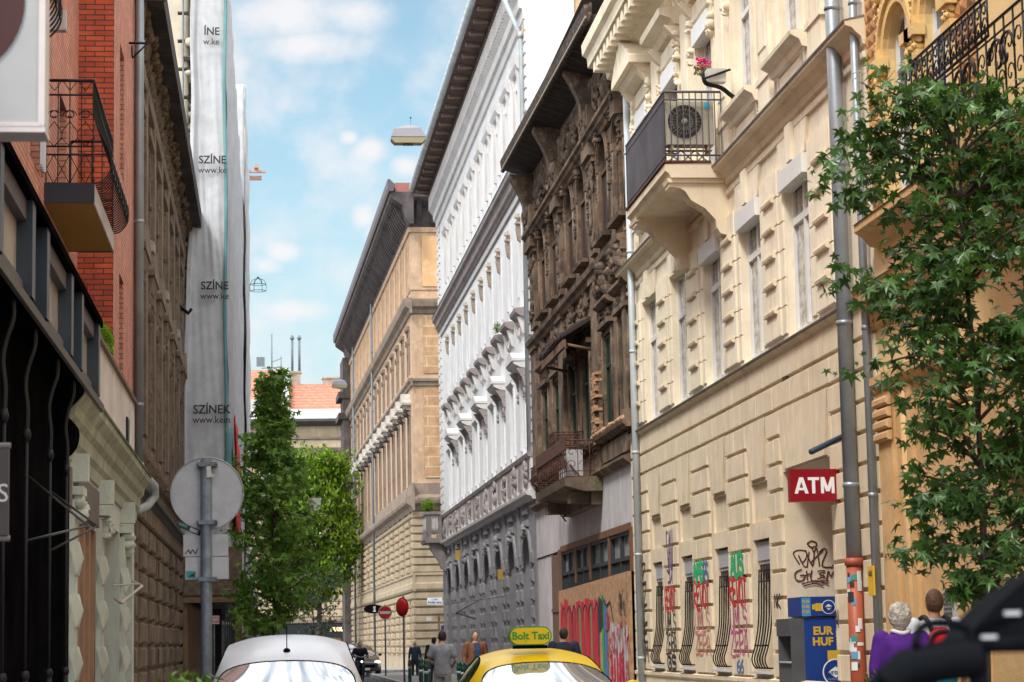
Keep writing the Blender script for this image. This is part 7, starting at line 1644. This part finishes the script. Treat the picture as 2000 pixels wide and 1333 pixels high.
for y in (-.45, 1.35):
    m = MB(); m.tube([(.2, y+.27*math.cos(k*PI/14), .32+.27*math.sin(k*PI/14)) for k in range(29)], .055, 10); wl = m.build('wheel', flat('tyre', (.02, .02, .02)), T)
    m = MB(); m.tube([(.13, y, .32), (.27, y, .32)], .06, 12)
    for k in range(5): m.tube([(.2, y, .32), (.2, y+.24*math.cos(k*PI*.4), .32+.24*math.sin(k*PI*.4))], .014, 6)
    m.build('rim', LGREY, wl)
m = MB(); m.box(.08, .36, .2, .8, .35, .75); m.build('engine', GREYP, T)
m = MB(); m.tube([(.12, .05, .95), (.12, -.45, .32)], .022, 8).tube([(.28, .05, .95), (.28, -.45, .32)], .022, 8); m.build('fork', LGREY, T)
# ================================================================== one object per separate piece
import numpy as np
KEEP = ('crown', 'foliage', 'limbs', 'stem', 'netting', 'body', 'hair', 'eyes', 'flowers', 'lettering', 'spokes', 'road', 'teal_tape', 'red_banner')
ONE = {'arcade_blocks': 'stone_block', 'band_posts': 'band_post', 'quoins': 'quoin_strip', 'diamond_bricks': 'diamond_brick_panel', 'stucco_ornament': 'stucco_ornament', 'balusters': 'baluster_panel', 'arch_heads': 'arch_head', 'rafters': 'rafter',
       'soffit_panels': 'soffit_panel', 'stone_courses': 'stone_course', 'consoles': 'console', 'bare_bricks': 'bare_brick_patch', 'window_jambs': 'window_jamb', 'jambs': 'jamb', 'ledges': 'ledge', 'turret_ledges': 'turret_ledge', 'strip_pilasters': 'strip_pilaster',
       'awning_rods': 'awning_rod', 'base_moulding': 'base_moulding', 'window_surrounds': 'window_surround', 'pier_rolls': 'pier_roll', 'ragged_tiles': 'ragged_tile', 'painted_glints': 'reflector', 'corner_stones': 'corner_stone', 'tunnel_boards': 'tunnel_board', 'end_courses': 'end_course'}
def pieces(me, sc=(1, 1, 1)):
    nv = len(me.vertices); 
    if nv == 0 or nv > 60000: return None
    co = np.empty(nv*3); me.vertices.foreach_get('co', co); co = co.reshape(-1, 3)*np.array(sc)
    ed = np.empty(len(me.edges)*2, dtype=np.int64); me.edges.foreach_get('vertices', ed); ed = ed.reshape(-1, 2)
    def comp(n, a, b):
        par = np.arange(n)
        while True:
            pa, pb = par[a], par[b]; lo, hi = np.minimum(pa, pb), np.maximum(pa, pb); mm = lo != hi
            if not mm.any(): return par
            np.minimum.at(par, hi[mm], lo[mm])
            while True:
                pp = par[par]
                if (pp == par).all(): break
                par = pp
    _, isl = np.unique(comp(nv, ed[:, 0], ed[:, 1]), return_inverse=True); k = isl.max()+1
    if k < 2 or k > 1500: return None
    lo = np.full((k, 3), np.inf); hi = np.full((k, 3), -np.inf); np.minimum.at(lo, isl, co); np.maximum.at(hi, isl, co)
    size = (hi-lo).max(axis=1); gap = np.maximum(0, np.maximum(lo[:, None]-hi[None], lo[None]-hi[:, None]))
    near = np.sqrt((gap**2).sum(axis=2)) <= np.maximum(.02, .5*np.maximum(size[:, None], size[None]))
    a, b = np.nonzero(np.triu(near, 1)); _, pc = np.unique(comp(k, a, b), return_inverse=True)
    n = pc.max()+1
    return (n, pc[isl]) if 1 < n <= 100 else None
users = {}
for o in list(bpy.data.objects):
    if o.type == 'MESH' and not o.children and not o.modifiers and not any(o.name.split('.')[0] == k for k in KEEP): users.setdefault(o.data, []).append(o)
for me, obs in users.items():
    got = pieces(me, tuple(obs[0].scale))
    if not got: continue
    n, pv = got; base = obs[0].name.split('.')[0]; base = ONE.get(base, base)
    faces = [[] for _ in range(n)]
    for f in me.polygons: faces[pv[f.vertices[0]]].append(f)
    new = []
    for fl in faces:
        if not fl: continue
        idx = {}; vs = []; fs = []
        for f in fl:
            r = []
            for v in f.vertices:
                if v not in idx: idx[v] = len(vs); vs.append(me.vertices[v].co.copy())
                r.append(idx[v])
            fs.append(r)
        m2 = bpy.data.meshes.new(base); m2.from_pydata(vs, [], fs); m2.polygons.foreach_set('use_smooth', [f.use_smooth for f in fl]); m2.materials.append(me.materials[0]); new.append(m2)
    for o in obs:
        par = o.parent
        if par is None: continue
        for m2 in new:
            c = bpy.data.objects.new(base, m2); C.objects.link(c); c.parent = par; c.location = o.location; c.rotation_euler = o.rotation_euler; c.scale = o.scale
            if 'label' in o: c['label'] = o['label']
        bpy.data.objects.remove(o)
